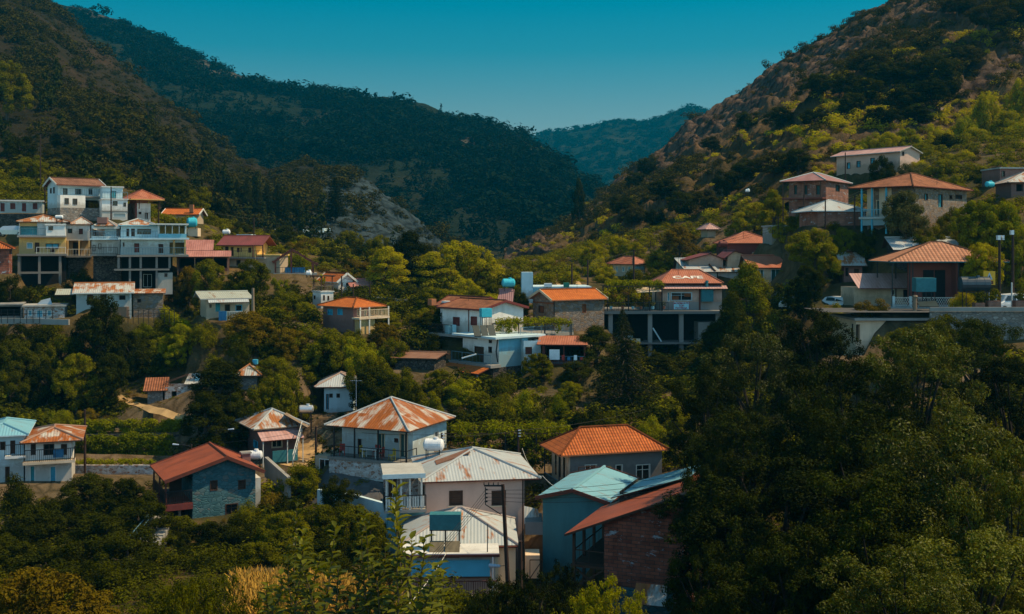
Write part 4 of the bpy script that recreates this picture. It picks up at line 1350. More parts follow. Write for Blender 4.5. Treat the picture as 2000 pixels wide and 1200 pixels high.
def wall_run(name, label, pts, h, t, mat, cat="wall", cap=None, kind=None, down=1.2):
    """A free-standing or retaining wall along world points (top height at each point = z + h)."""
    b = MB(); n = Vector((0, 0, 1))
    P0 = [Vector(p) for p in pts]
    for p, q in zip(P0[:-1], P0[1:]):
        sd = (q - p).cross(n).normalized() * (t / 2)
        a = [p - sd - n * down, q - sd - n * down, q + sd - n * down, p + sd - n * down, p - sd + n * h, q - sd + n * h, q + sd + n * h, p + sd + n * h]
        L = (q - p).length
        for k in ((1, 0, 4, 5), (3, 2, 6, 7), (0, 3, 7, 4), (2, 1, 5, 6), (5, 4, 7, 6)):
            b.face([a[j] for j in k], 0, [(0, 0), (L, 0), (L, h), (0, h)])
    return tag(b.build(name, M[mat]), label, cat, kind=kind)

def leafy(name, label, boxes, per, size, mat, cat, seed, parent=None, group=None, flat=1.0):
    """Climbing or clipped greenery: leaf clumps filling boxes [(x0,y0,z0,x1,y1,z1,r)] (world or parent space)."""
    rng = np.random.default_rng(seed); cl = []
    for (x0, y0, z0, x1, y1, z1, r) in boxes:
        x0, x1 = sorted((x0, x1)); y0, y1 = sorted((y0, y1)); z0, z1 = sorted((z0, z1))
        vol = max(0.3, abs(x1 - x0)) * max(0.3, abs(y1 - y0)) * max(0.3, abs(z1 - z0))
        for _ in range(max(3, int(vol / (r ** 3) * 0.8))):
            cl.append((rng.uniform(x0, x1), rng.uniform(y0, y1), rng.uniform(z0, z1), r * rng.uniform(0.6, 1.25)))
    v, f, s = clump_cloud(cl, per, size, rng, flat=flat, fill=0.3)
    o = np_mesh(name, v, f, M[mat], False, parent, {"shade": s})
    if label: tag(o, label, cat, group)
    return o

def _join(s, other):
    """Make this wing's parts parts of the other house."""
    bpy.context.view_layer.update()
    rel = other.root.matrix_world.inverted() @ s.root.matrix_world
    for ch in list(s.root.children):
        ml = ch.matrix_basis.copy()
        ch.parent = other.root
        ch.matrix_basis = rel @ ml
    bpy.data.objects.remove(s.root)
    s.root = None
House.join = _join

def _wing(s, *a, **k):
    return House("house_wing", None, None, *a, **k)
House.wing = _wing

def _win_on(s, x0, z0, x1, z1, y=0.0, mat='glass', frame='wood', nm='window'):
    """A window or door set on any plane parallel to the front."""
    leaf = MB().box(x0, y - 0.02, z0, x1, y + 0.03, z1).build(nm, M[mat], s.root)
    t = 0.06; f = MB()
    f.box(x0 - t, y - 0.05, z0, x0, y + .02, z1).box(x1, y - 0.05, z0, x1 + t, y + .02, z1).box(x0 - t, y - 0.053, z1, x1 + t, y + .02, z1 + t)
    if nm != 'door': f.box(x0 - t, y - 0.07, z0 - t, x1 + t, y + .02, z0)
    f.box((x0 + x1) / 2 - .025, y - .04, z0, (x0 + x1) / 2 + .025, y - .021, z1)
    f.build("frame", M[frame], leaf)
House.win_on = _win_on
def _win_pix(s, x0, y0, x1, y1, y=0.0, **k):
    a, za = s.pix(x0, y0, 'f', y); b, zb = s.pix(x1, y1, 'f', y)
    s.win_on(min(a, b), min(za, zb), max(a, b), max(za, zb), y, **k)
House.win_pix = _win_pix
# ================================================================== lower village
# --- rust-roofed house with the long veranda
h = House("stone_house", "two storey house with a big rusty hipped roof above a long veranda and rubble base", "house", 87, -24, 806, 836, 897, pf=668, ps=872, wall='bluewhite')
RH = h
x = h.pix
h.hole('f', 736, 846, 752, 893, 'door', 'sh_green', 'frame_cream'); h.hole('f', 780, 846, 797, 894, 'door', 'sh_green', 'frame_cream')
h.hole('f', 699, 857, 706, 893, 'door', 'dark'); h.hole('f', 770, 856, 778, 865, 'win', 'sh_red')
h.hole('r', 848, 844, 857, 857, 'win', 'glass', 'frame_white', sill='concrete')
h.walls(bands=[(0.0, 'stone_white')], zmin=-3.4)
h.hip('r_rust', apy=777, over=(0.6, 0.6, 1.7, 0.5), cap='r_zinc')
W = h.W
MB().box(-0.3, -1.7, -0.22, W + 0.5, 0, 0.0).build("veranda_floor", M['concrete'], h.root)
h.box("base_wall", 'stone_white', -0.2, -1.6, -3.4, W - 0.2, -0.003, -0.22)
h.box("plinth", 'bluewhite', -0.22, -1.66, -3.4, W - 0.18, -1.601, -2.5)
h.posts('iron', [0.25, W * .33, W * .66, W + 0.3], -1.55, 0, h.H, 0.10)
h.rail([(0.0, -1.6), (W + 0.35, -1.6), (W + 0.35, 0.0)], 0.0, 0.9, gap=0.5, r=0.014)
h.win_pix(703, 935, 722, 972, -1.6, mat='wood', frame='woodlight', nm='door')
h.box("lintel_beam", 'bluewhite', 0.2, -1.68, -1.62, W - 0.3, -1.605, -1.5)
h.box("side_wing", 'cream', -2.2, -0.6, -3.4, -0.22, 4.0, -0.25)
h.win_on(-1.7, -2.3, -0.75, -0.55, -0.63, 'glass', 'frame_white')
h.steps(-2.6, -1.6, -2.4, -3.3, -0.7, -2.4, 6)
h.box("step_wall", 'concrete', -3.3, -2.2, -3.6, -2.66, -0.6, -2.0)
t = empty("table", h.w(W * .5, -0.9, 0), h.yaw); tag(t, "white plastic table on the veranda under the big rusty roof", "table")
MB().box(-.75, -.4, .70, .75, .4, .74).build("table_top", M['frame_white'], t)
for q in ((-.6, -.3), (.6, -.3), (-.6, .3), (.6, .3)): MB().box(q[0] - .03, q[1] - .03, 0, q[0] + .03, q[1] + .03, .699).build("leg", M['frame_white'], t)
def chair(loc, rz, mat, label, group=None):
    t = empty("chair", loc, rz); tag(t, label, "chair", group)
    MB().box(-.22, -.22, .42, .22, .22, .46).build("seat", M[mat], t)
    MB().box(-.22, .19, .461, .22, .23, .92).build("backrest", M[mat], t)
    for q in ((-.19, -.19), (.19, -.19), (-.19, .19), (.19, .19)): MB().box(q[0] - .02, q[1] - .02, 0, q[0] + .02, q[1] + .02, .419).build("leg", M[mat], t)
    return t
chair(h.w(W * .38, -0.8, 0), h.yaw + 1.6, 'cloth_yellow', "yellow chair at the end of the white veranda table")
chair(h.w(W * .52, -0.3, 0), h.yaw, 'cloth_red', "red chair behind the white veranda table")
chair(h.w(W * .63, -0.8, 0), h.yaw - 1.5, 'cloth_red', "red chair at the table end beside the veranda door")
chair(h.w(W * .82, -1.2, 0), h.yaw - .5, 'cloth_yellow', "yellow cushioned chair by the veranda corner post")
chair(h.w(W * .10, -1.0, 0), h.yaw + .5, 'cloth_red', "dark red chair alone at the far veranda post")
tv = MB(); p = h.w(0.6, 1.2, h.H + 1.2)
tv.bar(p, p + Vector((0, 0, 2.2)), 0.03)
for q in (-.35, 0, .35): tv.bar(p + Vector((q, -.15, 2.1)), p + Vector((q, .15, 2.1)), 0.012)
tv.bar(p + Vector((-.5, 0, 2.1)), p + Vector((.5, 0, 2.1)), 0.018)
tag(tv.build("television_aerial", M['lamp']), "television aerial on a thin mast behind the big rusty roof", "aerial")
wall_run("retaining_wall", "low pale kerb wall along the lane below the rubble house", [P(622, 962, 86), P(690, 972, 84), P(790, 1000, 80)], 0.25, 0.3, 'bluewhite')
water_tank(847, 869, 83, 40, 24, 'tank_white', "white cylindrical water tank beside the rusty veranda roof", -8, 0.5)

# --- pink house with hipped zinc roof
h = House("pink_house", "pink rendered house under a grey zinc hipped roof with one rusty panel", "house", 76.5, 9, 831, 940, 1104, pf=1024, D=8.2, wall='pink')
PK = h
h.hole('f', 877, 959, 904, 987, 'shut', 'wood', 'wood', sill='cream', depth=0.12); h.hole('f', 960, 959, 988, 987, 'shut', 'wood', 'wood', sill='cream', depth=0.12)
h.hole_m('l', 1.0, h.H - 1.9, 1.9, h.H - 0.6, 'shut', 'wood'); h.hole_m('l', 3.4, h.H - 1.9, 4.3, h.H - 0.6, 'shut', 'wood')
h.walls()
h.hip('r_zinc', apy=876, over=(0.45, 1.15, 0.3, 0.5), edge='woodred', cap='r_zinc')
r0, r1 = h.apex
q0 = Vector((-0.45, 6.2, h.H)); 
# one brown sheet laid in the west slope
A = Vector((r0.x, (r0.y + r1.y) / 2 - .6, r0.z)); E = Vector((-0.45, A.y, h.H)); sl = (A - E)
b = MB(); o = Vector((-.02, 0, .035))
House._sheet(None, b, [E + sl * .35 + Vector((0, .9, 0)) + o, E + sl * .35 - Vector((0, .6, 0)) + o, E + sl * .93 - Vector((0, .6, 0)) + o, E + sl * .93 + Vector((0, .9, 0)) + o], 0.03)
b.build("rusty_sheet", [M['r_brown'], M['r_brown']], h.roof_o)
h.pipe([(h.W - .12, -.08, h.H - .1), (h.W - .12, -.08, 0)], 'pole_wood', 0.045)
zt = h.zpix(926, -1.0, -1.5); zf = h.zpix(996, -1.0, -1.5)
h.box("balcony_roof", 'lightgrey', -3.0, -1.3, zt - .18, -0.12, 2.6, zt + .05)
h.box("canopy_trim", 'bluewhite', -3.04, -1.36, zt - .24, -0.1, -1.302, zt + .07)
h.box("balcony_floor", 'concrete', -2.9, -1.1, zf - .2, -0.003, 2.6, zf)
h.box("annexe_wall", 'stone_white', -2.85, 1.6, zf, -0.4, 1.8, zt - .185)
h.win_on(-2.5, zf, -1.9, zt - .7, 1.58, 'wood', 'frame_white', 'door')
h.posts('frame_white', [-2.75, -1.75, -1.15, -0.35], -1.0, zf, zt - .185, 0.12)
h.rail([(-2.85, 1.5), (-2.85, -1.05), (-0.05, -1.05)], zf, 0.98, 'iron', 0.4)
for i in range(11):
    pass
b = MB()
for i in range(15): b.box(-2.8 + i * .18, -1.0, zf + .08, -2.68 + i * .18, -.97, zf + .9)
b.build("balustrade", M['frame_white'], h.root)
h.box("annexe_base", 'sky_blue', -2.6, 0.2, -1.0, -0.003, 2.4, zf - .205)

# --- lower house, zinc pyramid roof, blue awning
h = House("low_house", "low house with a rust spotted zinc roof and blue awning over its balcony", "house", 70, 2, 789, 1066, 1185, pf=1007, D=6.4, wall='cream')
LH = h
h.hole_m('r', 1.0, 1.0, 1.9, 2.2); h.walls()
h.hip('r_zinc_spots', apy=992, over=(0.35, 0.2, 0.15, 0.3), edge='woodred', cap='r_zinc', ridge=0.3)
ya = -2.3
xl, zt = h.pix(780, 1088, 'f', ya); xr, _ = h.pix(975, 1088, 'f', ya)
h.box("roof_slab", 'whiteold', xl, ya, zt, xr, -0.003, zt + .16)
h.box("slab_fascia", 'woodred', xl - .03, ya - .05, zt - .06, xr + .03, ya - .003, zt + .10)
h.box("gutter", 'woodred', 0.0, -.34, h.H - .12, h.W + .1, -.16, h.H - .03)
x0, z0 = h.pix(803, 1126, 'f', ya + .3); x1, z1 = h.pix(957, 1094, 'f', ya + .3)
h.box("front_wall", 'whiteold', xl + .1, ya + .5, -2.5, xr - .1, -.004, zt - .004)
b = MB(); b.face([(x0, ya + .12, z0), (x1, ya + .12, z0), (x1, ya + .32, z1), (x0, ya + .32, z1)]); b.face([(x0, ya + .125, z0), (x0, ya + .325, z1), (x1, ya + .325, z1), (x1, ya + .125, z0)])
b.build("awning", M['blue_tarp'], h.root)
h.box("awning_bar", 'wood', x0 - .05, ya + .08, z0 - .07, x1 + .05, ya + .16, z0)
zb = h.zpix(1167, ya, 1)
h.box("balcony_floor", 'concrete', xl, ya - .02, zb - .2, xr, ya + .5, zb)
h.rail([(xl + .05, ya + .03), (xr - .05, ya + .03)], zb, 0.95, 'woodred', 0.14, r=0.03)
h.box("parapet_panel", 'pink', x0, ya + .42, zb, x1, ya + .49, zb + 1.35)
h.box("corner_post", 'wood', xl + .12, ya + .1, zb, xl + .42, ya + .4, zt - .003)
h.posts('frame_cream', [xr - .15], ya + .15, zb, zt - .003, .16)
h.pipe([(xr - .4, ya - .08, zt - .06), (xr - .4, ya - .08, zb - .5)], 'lamp', 0.04)
h.win_on(xl + .25, -1.6, xl + 1.1, -0.2, ya + .48, 'sh_blue', 'wood', 'door')
solar_heater(869, 1084, 68.6, 62, 30, 61, 'tank_teal', "teal boxed water tank with dusty solar collectors on a white slab roof", 0, 2, 'panel_old', 1.52, 1.2, True, 0.0)

# --- orange tiled house
h = House("tiled_house", "single storey grey house with a neat orange tiled hipped roof and side porch", "house", 85, 17, 1114, 887, 950, pf=1293, ps=1080, wall='grey')
h.hole('f', 1142, 908, 1166, 935, 'win', 'glass', 'frame_white', sill='frame_white'); h.hole('f', 1202, 908, 1216, 923, 'win', 'glass', 'frame_white'); h.hole('f', 1242, 908, 1270, 937, 'win', 'glass', 'frame_white')
h.walls()
OT = h
h.hip('t_orange', apy=833, over=(1.0, 0.4, 0.5, 0.5), edge='terra', cap='t_orange')
h.box("porch_wall", 'cream', -0.12, 0.05, -2, -0.003, h.D - .05, h.H - .1)
for q in (0.18, 0.42, 0.66):
    a = h.D * q
    lf = MB().box(-.15, a, .3, -.121, a + .5, h.H - .45).build("window", M['glass'], h.root)
    MB().box(-.17, a - .06, .3, -.122, a, h.H - .4).box(-.17, a + .5, .3, -.122, a + .56, h.H - .4).build("frame", M['frame_cream'], lf)
h.posts('iron', [-0.85], 0.2, -2, h.H, .08); h.posts('iron', [-0.85], h.D - .4, -2, h.H, .08)
h.rail([(-.85, h.D - .4), (-.85, .2), (-.1, -.05)], -0.6, 1.0, 'ironblue', 0.3)
h.rail([(0.2, -1.3), (1.7, -1.3)], 0, 1.7, 'wood', 0.5, "porch_frame")

# --- teal gable building
h = House("teal_house", "tall teal rendered gable building with a pale blue sheet roof beside the brick barn", "house", 72.5, -20, 1180, 980, 1150, pf=1060, D=7.5, wall='teal')
h.walls()
h.gable('r_blue', 'y', apy=955, over=(0.4, 0.5, 0.4, 0.3), edge='woodred', barge='woodred')
TH = h

# --- brick barn with timber porch
h = House("brick_barn", "red brick barn with a rust red sheet roof over a dark timber porch", "barn", 62.5, -22, 1335, 976, 1210, pf=1180, D=6.5, wall='brick', found=3)
BB = h
zl = h.zpix(1042, -0.3, -2.3); zr = h.zpix(966, -0.3, h.W)
h.walls(faces='lrb', top=h.zpix(1012, 0, 0) - .15); 
b = MB()
sl = (zr - zl) / (h.W + 2.3)
pts = [(0, 0, -3), (h.W, 0, -3), (h.W, 0, zr - .17), (0, 0, zl + 2.3 * sl - .17)]
b.face(pts, 0, [(p[0], p[2]) for p in pts]); b.build("gable_wall", h.wallm, h.root)
h.shed('r_red', -2.3, h.W + .3, -.5, zl, h.D + .3, zr + .3 * sl, 'wood', t=0.14, side=1)
zf = h.zpix(1106, 0, -1)
h.box("porch_floor", 'wood', -2.1, 0.05, zf - .15, -.003, h.D - .3, zf)
for y in (0.12, 2.0, 4.0, 6.0): h.box("post", 'wood', -1.98, y - .08, -3, -1.82, y + .08, zl + .3 * sl - .16 + .02)
h.rail([(-1.9, 6.0), (-1.9, .15), (-.05, .15)], zf, 0.85, 'wood', 0.9)
b = MB(); b.bar((-1.9, .15, zf - 1.4), (-.1, .15, zf - .2), .1); b.bar((-.1, .15, zf - 1.4), (-1.9, .15, zf - .2), .1); b.build("brace", M['wood'], h.root)
h.box("lower_wall", 'stone_blue', 0.5, -.35, -3, h.W - .6, -.003, h.zpix(1150, 0, 2))
c = P(1270, 1178, 61.5); b = MB(); House._sheet(None, b, [(-.9, -.4, 0), (.9, -.4, 0), (.9, .5, .9), (-.9, .5, .9)], .04)
o = b.build("metal_sheet", [M['r_rust_light'], M['wood']]); o.location = c; o.rotation_euler = (0, 0, -.3); tag(o, "rusty corrugated sheet leaning against the brick barn wall", "metal sheet")
h = House("sheet_roof_shed", "shed with a pale blue sheet roof rising behind the brick barn", "shed", 68.5, -22, 1345, 972, 1080, pf=1210, D=4.5, wall='stone_dark')
h.walls(); h.shed('r_blue', -.5, h.W + .2, -.3, h.zpix(972, 0, 0), h.D, h.zpix(928, 0, h.W), side=1)

# --- red gable house
h = House("gable_house", "blue grey stone house with a rust red gable roof and covered balcony", "house", 82, 27, 376, 919, 1012, pf=499, D=5.6, wall='stone_blue')
GH = h
h.hole('f', 410, 939, 425, 958, 'shut', 'wood', 'wood'); h.hole('f', 465, 938, 480, 955, 'shut', 'wood', 'wood'); h.hole('f', 440, 985, 465, 1008, 'win', 'dark', 'wood')
zl = h.zpix(941, -.5, -2.1); zr = h.zpix(921, -.5, h.W + .6)
h.walls(top=min(h.H, zr - .3)); h.H = min(h.H, zr - .3)
h.gable('r_red', 'y', apy=891, over=(2.1, .6, .5, .5), z=zl, zb=zr, off=.62, edge='woodred', barge='woodred')
zf = h.zpix(984, 0, -1)
h.box("balcony_floor", 'sh_red', -2.0, -.2, zf - .45, -.003, h.D, zf)
h.rail([(-1.95, h.D), (-1.95, -.1), (-.05, -.1)], zf, 0.95, 'iron', 0.12, r=.03)
for y in (-.05, 2.6, 5.3): h.box("post", 'woodred', -2.0, y - .06, -3.2, -1.88, y + .06, zl + .05)
h.posts('woodlight', [-.9], .3, -3.2, zf - .46, .2)
h.win_on(-1.2, zf, -.4, zf + 1.9, 2.5, 'wood', 'wood', 'door')
h.box("side_annexe", 'whiteold', h.W + .1, 1.2, -2.5, h.W + .7, 3.2, h.H - .5)
h.box("chimney", 'mauve', h.W - .3, 3.0, h.H - .6, h.W + .35, 3.6, h.H + 1.1); 
b = MB().box(h.W - .38, 2.92, h.H + 1.102, h.W + .43, 3.68, h.H + 1.22).build("chimney_cap", M['concrete'], h.root)
water_tank(497, 889, 89, 31, 17, 'tank_white', "white water tank on a steel stand by the red gable roof chimney", 3, 0.8)
# stairs and rail down by the gable house
b = MB()
p, q = P(312, 1030, 77), P(232, 1128, 70)
for i in range(14):
    c = p.lerp(q, i / 14); b.box(c.x - .7, c.y - .3, c.z - .9, c.x + .7, c.y + .32, c.z)
tag(b.build("garden_steps", M['concrete']), "pale concrete garden steps descending through dark shrubs", "steps")
b = MB()
for k in (-.8,):
    for i in range(7):
        c = p.lerp(q, i / 6.5); b.bar(c + Vector((k, 0, -.3)), c + Vector((k, 0, .9)), .05)
    for z in (.5, .9): b.bar(p + Vector((k, 0, z)), q + Vector((k, 0, z)), .05)
tag(b.build("handrail", M['ironblue']), "painted handrail beside the pale garden steps", "handrail")
tag(MB().box(P(307, 1030, 78).x - .5, 77.6, P(307, 1030, 78).z - 1, P(307, 1030, 78).x + .5, 78.6, P(307, 1012, 78).z).build("gate_pier", M['concrete']), "grey cement pier at the head of the garden steps", "pier")

# --- patchy rust roof house with rose awning
h = House("awning_house", "small house with a patchy rusty roof and a rose red sheet awning in front", "house", 97, 30, 513, 836, 897, pf=580, ps=484, wall='mauve')
AH = h
h.hole('f', 530, 857, 552, 874, 'win', 'glass', 'frame_cream', fw=.10); h.hole('l', 495, 858, 504, 878, 'win', 'glass', 'sh_blue')
h.walls()
h.box("side_render", 'bluewhite', -.05, .1, -1, -.003, h.D - .1, h.H - .4) if False else None
h.hip('r_rust_light', apy=799, over=(1.0, 1.0, .5, .6), edge='woodlight', cap='r_zinc', ridge=.3)
zc = h.H - .12
h.shed('r_rose', -.6, h.W + .1, -1.7, zc - .75, -.02, zc, 'woodred', "awning")
h.posts('frame_white', [-.45, h.W * .55, h.W], -1.6, -1, zc - .8, .07)
h.rail([(.4, -1.55), (h.W * .85, -1.55)], -.1, 1.0, 'tank_teal', .3, "gate_panel", True)
b = MB(); House._sheet(None, b, [P(600, 835, 97), P(606, 832, 99), P(560, 806, 100), P(554, 809, 98)], .12)
tag(b.build("board_lean_to", [M['woodlight'], M['wood']]), "long weathered board roof sloping beside the patchy rusty roof", "lean-to")
wall_run("retaining_wall", "stained cement wall stepping down below the rose awning house", [P(520, 895, 90), P(565, 935, 86)], 0.1, .3, 'concrete', down=1.5)
b = MB()
p, q = P(590, 845, 98), P(572, 912, 91)
for i in range(7):
    c = p.lerp(q, i / 6); b.bar(c, c + Vector((0, 0, 1.0)), .05)
b.bar(p + Vector((0, 0, 1)), q + Vector((0, 0, 1)), .05); b.bar(p + Vector((0, 0, .5)), q + Vector((0, 0, .5)), .04)
tag(b.build("handrail", M['frame_white']), "white handrail along the dusty lane by the awning house", "handrail")
water_tank(598, 799, 102, 29, 15, 'steel', "steel water tank on tall legs between two rusty roofs", 4, 2.4)

# --- small tower house among trees
h = House("tower_house", "narrow blue grey house with zinc roof half hidden by a dark tree", "house", 107, 4, 633, 755, 832, pf=690, D=4.5, wall='bluewhite')
h.hole('f', 643, 769, 650, 777, 'win'); h.hole('f', 657, 769, 664, 777, 'win'); h.hole('f', 637, 770, 642, 800, 'door', 'sh_blue')
h.walls(); h.hip('r_zinc', apy=728, over=(.9, .9, .5, .5), edge='woodred')

# --- houses at the picture's edge below the terraces
h = House("rust_roof_house", "white two storey house with a streaky rust roof and dark iron balcony", "house", 88, 19, 49, 862, 944, pf=140, D=5.5, wall='white')
for a, c, e in ((60, 70, 0), (85, 106, 1), (119, 131, 0)): h.hole('f', a, 868, c, 889, 'door', 'glass' if e else 'wood', 'wood')
h.hole('f', 58, 910, 69, 942, 'door', 'sh_teal', 'frame_white'); h.hole('f', 97, 911, 110, 942, 'door', 'sh_blue', 'frame_white')
h.walls(); h.hip('r_rust', apy=833, over=(.3, .9, .9, .4), edge='wood', ridge=1.5)
zf = h.zpix(897, 0); h.box("balcony_floor", 'cream', -.1, -1.0, zf - .22, h.W + .3, -.003, zf); h.rail([(0, -.95), (h.W + .25, -.95), (h.W + .25, -.1)], zf, .95, 'iron', .14)
h.box("stone_base", 'stone_brown', -.4, -.7, -3.2, h.W * .7, -.01, -.15)
b = MB().box(h.W * .62, -.93, zf + .25, h.W * .84, -.9, zf + .9); tag(b.build("hanging_rug", M['plastic_blue'], None), "blue rug hung over the iron balcony rail", "rug")
o = bpy.data.objects["hanging_rug"]; o.location = h.root.location; o.rotation_euler = h.root.rotation_euler
h = House("blue_roof_house", "white house with a pale blue sheet roof next to the streaky rust roof", "house", 87, 19, -40, 852, 944, pf=46, D=6, wall='bluewhite')
h.hole('f', 0, 863, 11, 879, 'win', 'glass', 'wood'); h.hole('f', 20, 861, 30, 887, 'door', 'wood', 'wood'); h.hole('f', 10, 912, 19, 942, 'door', 'wood', 'wood')
h.walls(); h.hip('r_blue', apy=822, over=(.5, .4, .5, .5), edge='bluewhite', cap='r_blue')
zf = h.zpix(889, 0); h.box("balcony_floor", 'white', h.W * .6, -.9, zf - .2, h.W + .2, -.003, zf); h.rail([(h.W * .6, -.85), (h.W + .15, -.85)], zf, .9, 'iron', .14)

# --- hut ruins above the terraces
h = House("ruined_hut", "ruined hut with a mossy brown tile roof beside the dusty track", "hut", 110.5, 14, 288, 763, 785, pf=318, D=3, wall='stone_grey'); h.walls(); h.shed('t_old', -.4, h.W + .5, -.4, h.H, h.D, h.H + .95)
h = House("ruined_wall_house", "roofless whitewashed ruin overgrown with creepers behind the tiled hut", "ruin", 111, 10, 322, 757, 790, pf=385, D=3, wall='stone_white'); h.hole('f', 335, 765, 345, 780, 'void', 'dark', depth=1.0); h.walls()
b = MB(); b.bar(h.w(-.2, 0, h.H + .3), h.w(h.W * .7, .4, h.H + 1.2), .12, .06); b.bar(h.w(-.2, .8, h.H + .4), h.w(h.W * .7, 1.2, h.H + 1.2), .12, .06)
tag(b.build("fallen_beams", M['wood']), "two grey beams lying over the roofless ruin", "beam")
h = House("tin_hut", "little hut with a pale rusty tin roof at the thicket's edge", "hut", 111, 8, 366, 750, 790, pf=402, D=3, wall='stone_grey'); h.walls(); h.shed('r_rust_light', -.3, h.W + .3, -.3, h.H, h.D, h.H + .7)
h.box("roof_tank", 'sign_white', .6, .8, h.H + .25, 1.1, 1.2, h.H + .8)
h = House("hidden_hut", "patchy rusty tin roof of a hut sunk among treetops", "hut", 106, 6, 466, 733, 760, pf=502, D=2.6, wall='stone_grey'); h.walls(); h.hip('r_rust_light', apy=712, over=.5)
tag(MB().box(*P(493, 712, 108), *(P(502, 703, 108) + Vector((0, .5, 0)))).build("tank_box", M['sh_blue']), "small blue tank box showing above treetops", "tank")

# --- poles and cables, lower village
A = pole(982, 946, 1142, 67, "leaning creosoted pole with a bracket of insulators before the pink house", r=.15, arm=[(.985, 1.15, -1)], ins=0, pxb=992)
b = MB(); p = P(948, 952, 67)
b.bar(p, p - Vector((0, 0, 1.05)), .06); 
for i in range(4): b.tube(p - Vector((.02, 0, .15 + i * .24)), p - Vector((-.14, 0, .15 + i * .24)), .06, .05, 7)
b.bar(p - Vector((0, 0, 1.05)), P(978, 1005, 67), .05)
o = b.build("insulator_bracket", M['iron'], A); o.location = -Vector(A.location)
B = pole(1016, 1057, 1140, 66.5, "short thick timber post standing before the pink house corner", r=.17)
lampo = empty("street_lamp", P(976, 1106, 67)); tag(lampo, "pale street lamp arm fixed to the leaning pole", "street lamp")
MB().tube((0, 0, 0), (.4, 0, .03), .02, .02, 6).build("lamp_arm", M['iron'], lampo); MB().tube((-.62, 0, .03), (-.02, 0, .0), .13, .09, 10, 0, True, .06).build("lamp_head", M['lamp'], lampo)
o = lampo.children[0]
pole(952, 1024, 1080, 68.2, "thin iron mast standing on the white slab roof", 'iron', .035, name="iron_mast", cat="mast")
pole(863, 846, 905, 84, "dark timber pole with stacked insulators at the veranda corner", r=.12, ins=4)
pole(617, 833, 925, 92, "timber pole by the dusty lane between two rusty roofs", r=.12)
pole(1012, 838, 905, 90, "timber pole with insulators rising from the vine pergola", r=.11, ins=3)
pole(166, 800, 918, 95, "thin dark pole in front of the hedge terraces", r=.11)
pole(423, 838, 880, 98, "street lamp pole by the dark trees over the red gable roof", r=.09, lamp=.98, name="street_lamp", cat="street lamp")
pole(374, 868, 900, 93, "street lamp pole behind the red gable roof slope", r=.08, lamp=-.98, name="street_lamp", cat="street lamp")
for i in range(4):
    cable([P(948, 957 + i * 7, 67), P(700 - 10 * i, 1230 + i * 14, 42)], "overhead cable running from the insulator bracket down toward the shrubs", group="cables from the insulator bracket to the shrubs", sag=.012, r=.014)
for i in range(4):
    cable([P(950, 957 + i * 7, 67), P(1320, 930 + i * 12, 60)], "overhead cable running from the insulator bracket over the barn roof", group="cables from the bracket over the barn", sag=.02, r=.012)
cable([P(985, 1000, 67), P(846, 1000, 76)], "black cable looping from the leaning pole to the balcony", sag=.03)
cable([P(872, 1080, 68), P(790, 1190, 50)], "pale cable slanting across the blue awning", 'pale_wire', .025, .01)
cable([P(1020, 876, 90), P(1060, 930, 75), P(1100, 960, 72)], "pale cable sagging from pergola pole to the teal gable", 'pale_wire', .02, .04)
# alley clutter between the pink house and the teal building
tag(MB().box(*P(1026, 1045, 74), *(P(1060, 1020, 74) + Vector((0, 2.5, 0)))).build("parapet_wall", M['grey']), "dark cement parapet crossing the narrow alley", "wall")
tag(MB().box(*P(1026, 1130, 72), *(P(1054, 1085, 72) + Vector((0, 1.5, 0)))).build("sunlit_wall", M['cream']), "cream wall at the alley's foot beside the teal building", "wall")
b = MB(); c = P(1024, 1024, 75)
House._sheet(None, b, [c, c + Vector((1.3, 0, -.2)), c + Vector((.9, .6, .9)), c + Vector((0, .6, 1.1))], .05); tag(b.build("tin_canopy", [M['r_rust_light'], M['wood']]), "small cream tin canopy over the alley", "canopy")
b = MB(); p = P(1035, 1100, 71.5)
for q in ((0, -1.2), (.75, -1.2)): b.bar(p + Vector((q[0], 0, q[1])), p + Vector((q[0], 0, .2)), .05)
b.bar(p + Vector((0, 0, .2)), p + Vector((.75, 0, .2)), .05); b.bar(p + Vector((0, 0, -1)), p + Vector((.75, 0, .1)), .05)
tag(b.build("iron_gate", M['iron']), "braced iron gate frame at the alley's foot", "gate")
# ================================================================== village on the slope behind (west side)
h = House("white_row_house", "long low white house with flat roof and dark red shutters above a stone wall", "house", 152, 20, -45, 393, 415, pf=83, D=5, wall='bluewhite')
for a, c, k in ((1, 9, 'door'), (20, 30, 'shut'), (43, 51, 'door'), (64, 73, 'shut')): h.hole('f', a, 397, c, 413.5 if k == 'door' else 409, k, 'sh_red', 'sh_red')
h.walls(); h.box("roof_slab", 'whiteold', -.2, -.4, h.H, h.W + .2, h.D, h.H + .2)
wall_run("terrace_wall", "tall dark stone terrace wall under the low white house", [P(-60, 418, 150), P(60, 418, 149), P(112, 420, 146)], 0, .5, 'stone_dark', down=5)

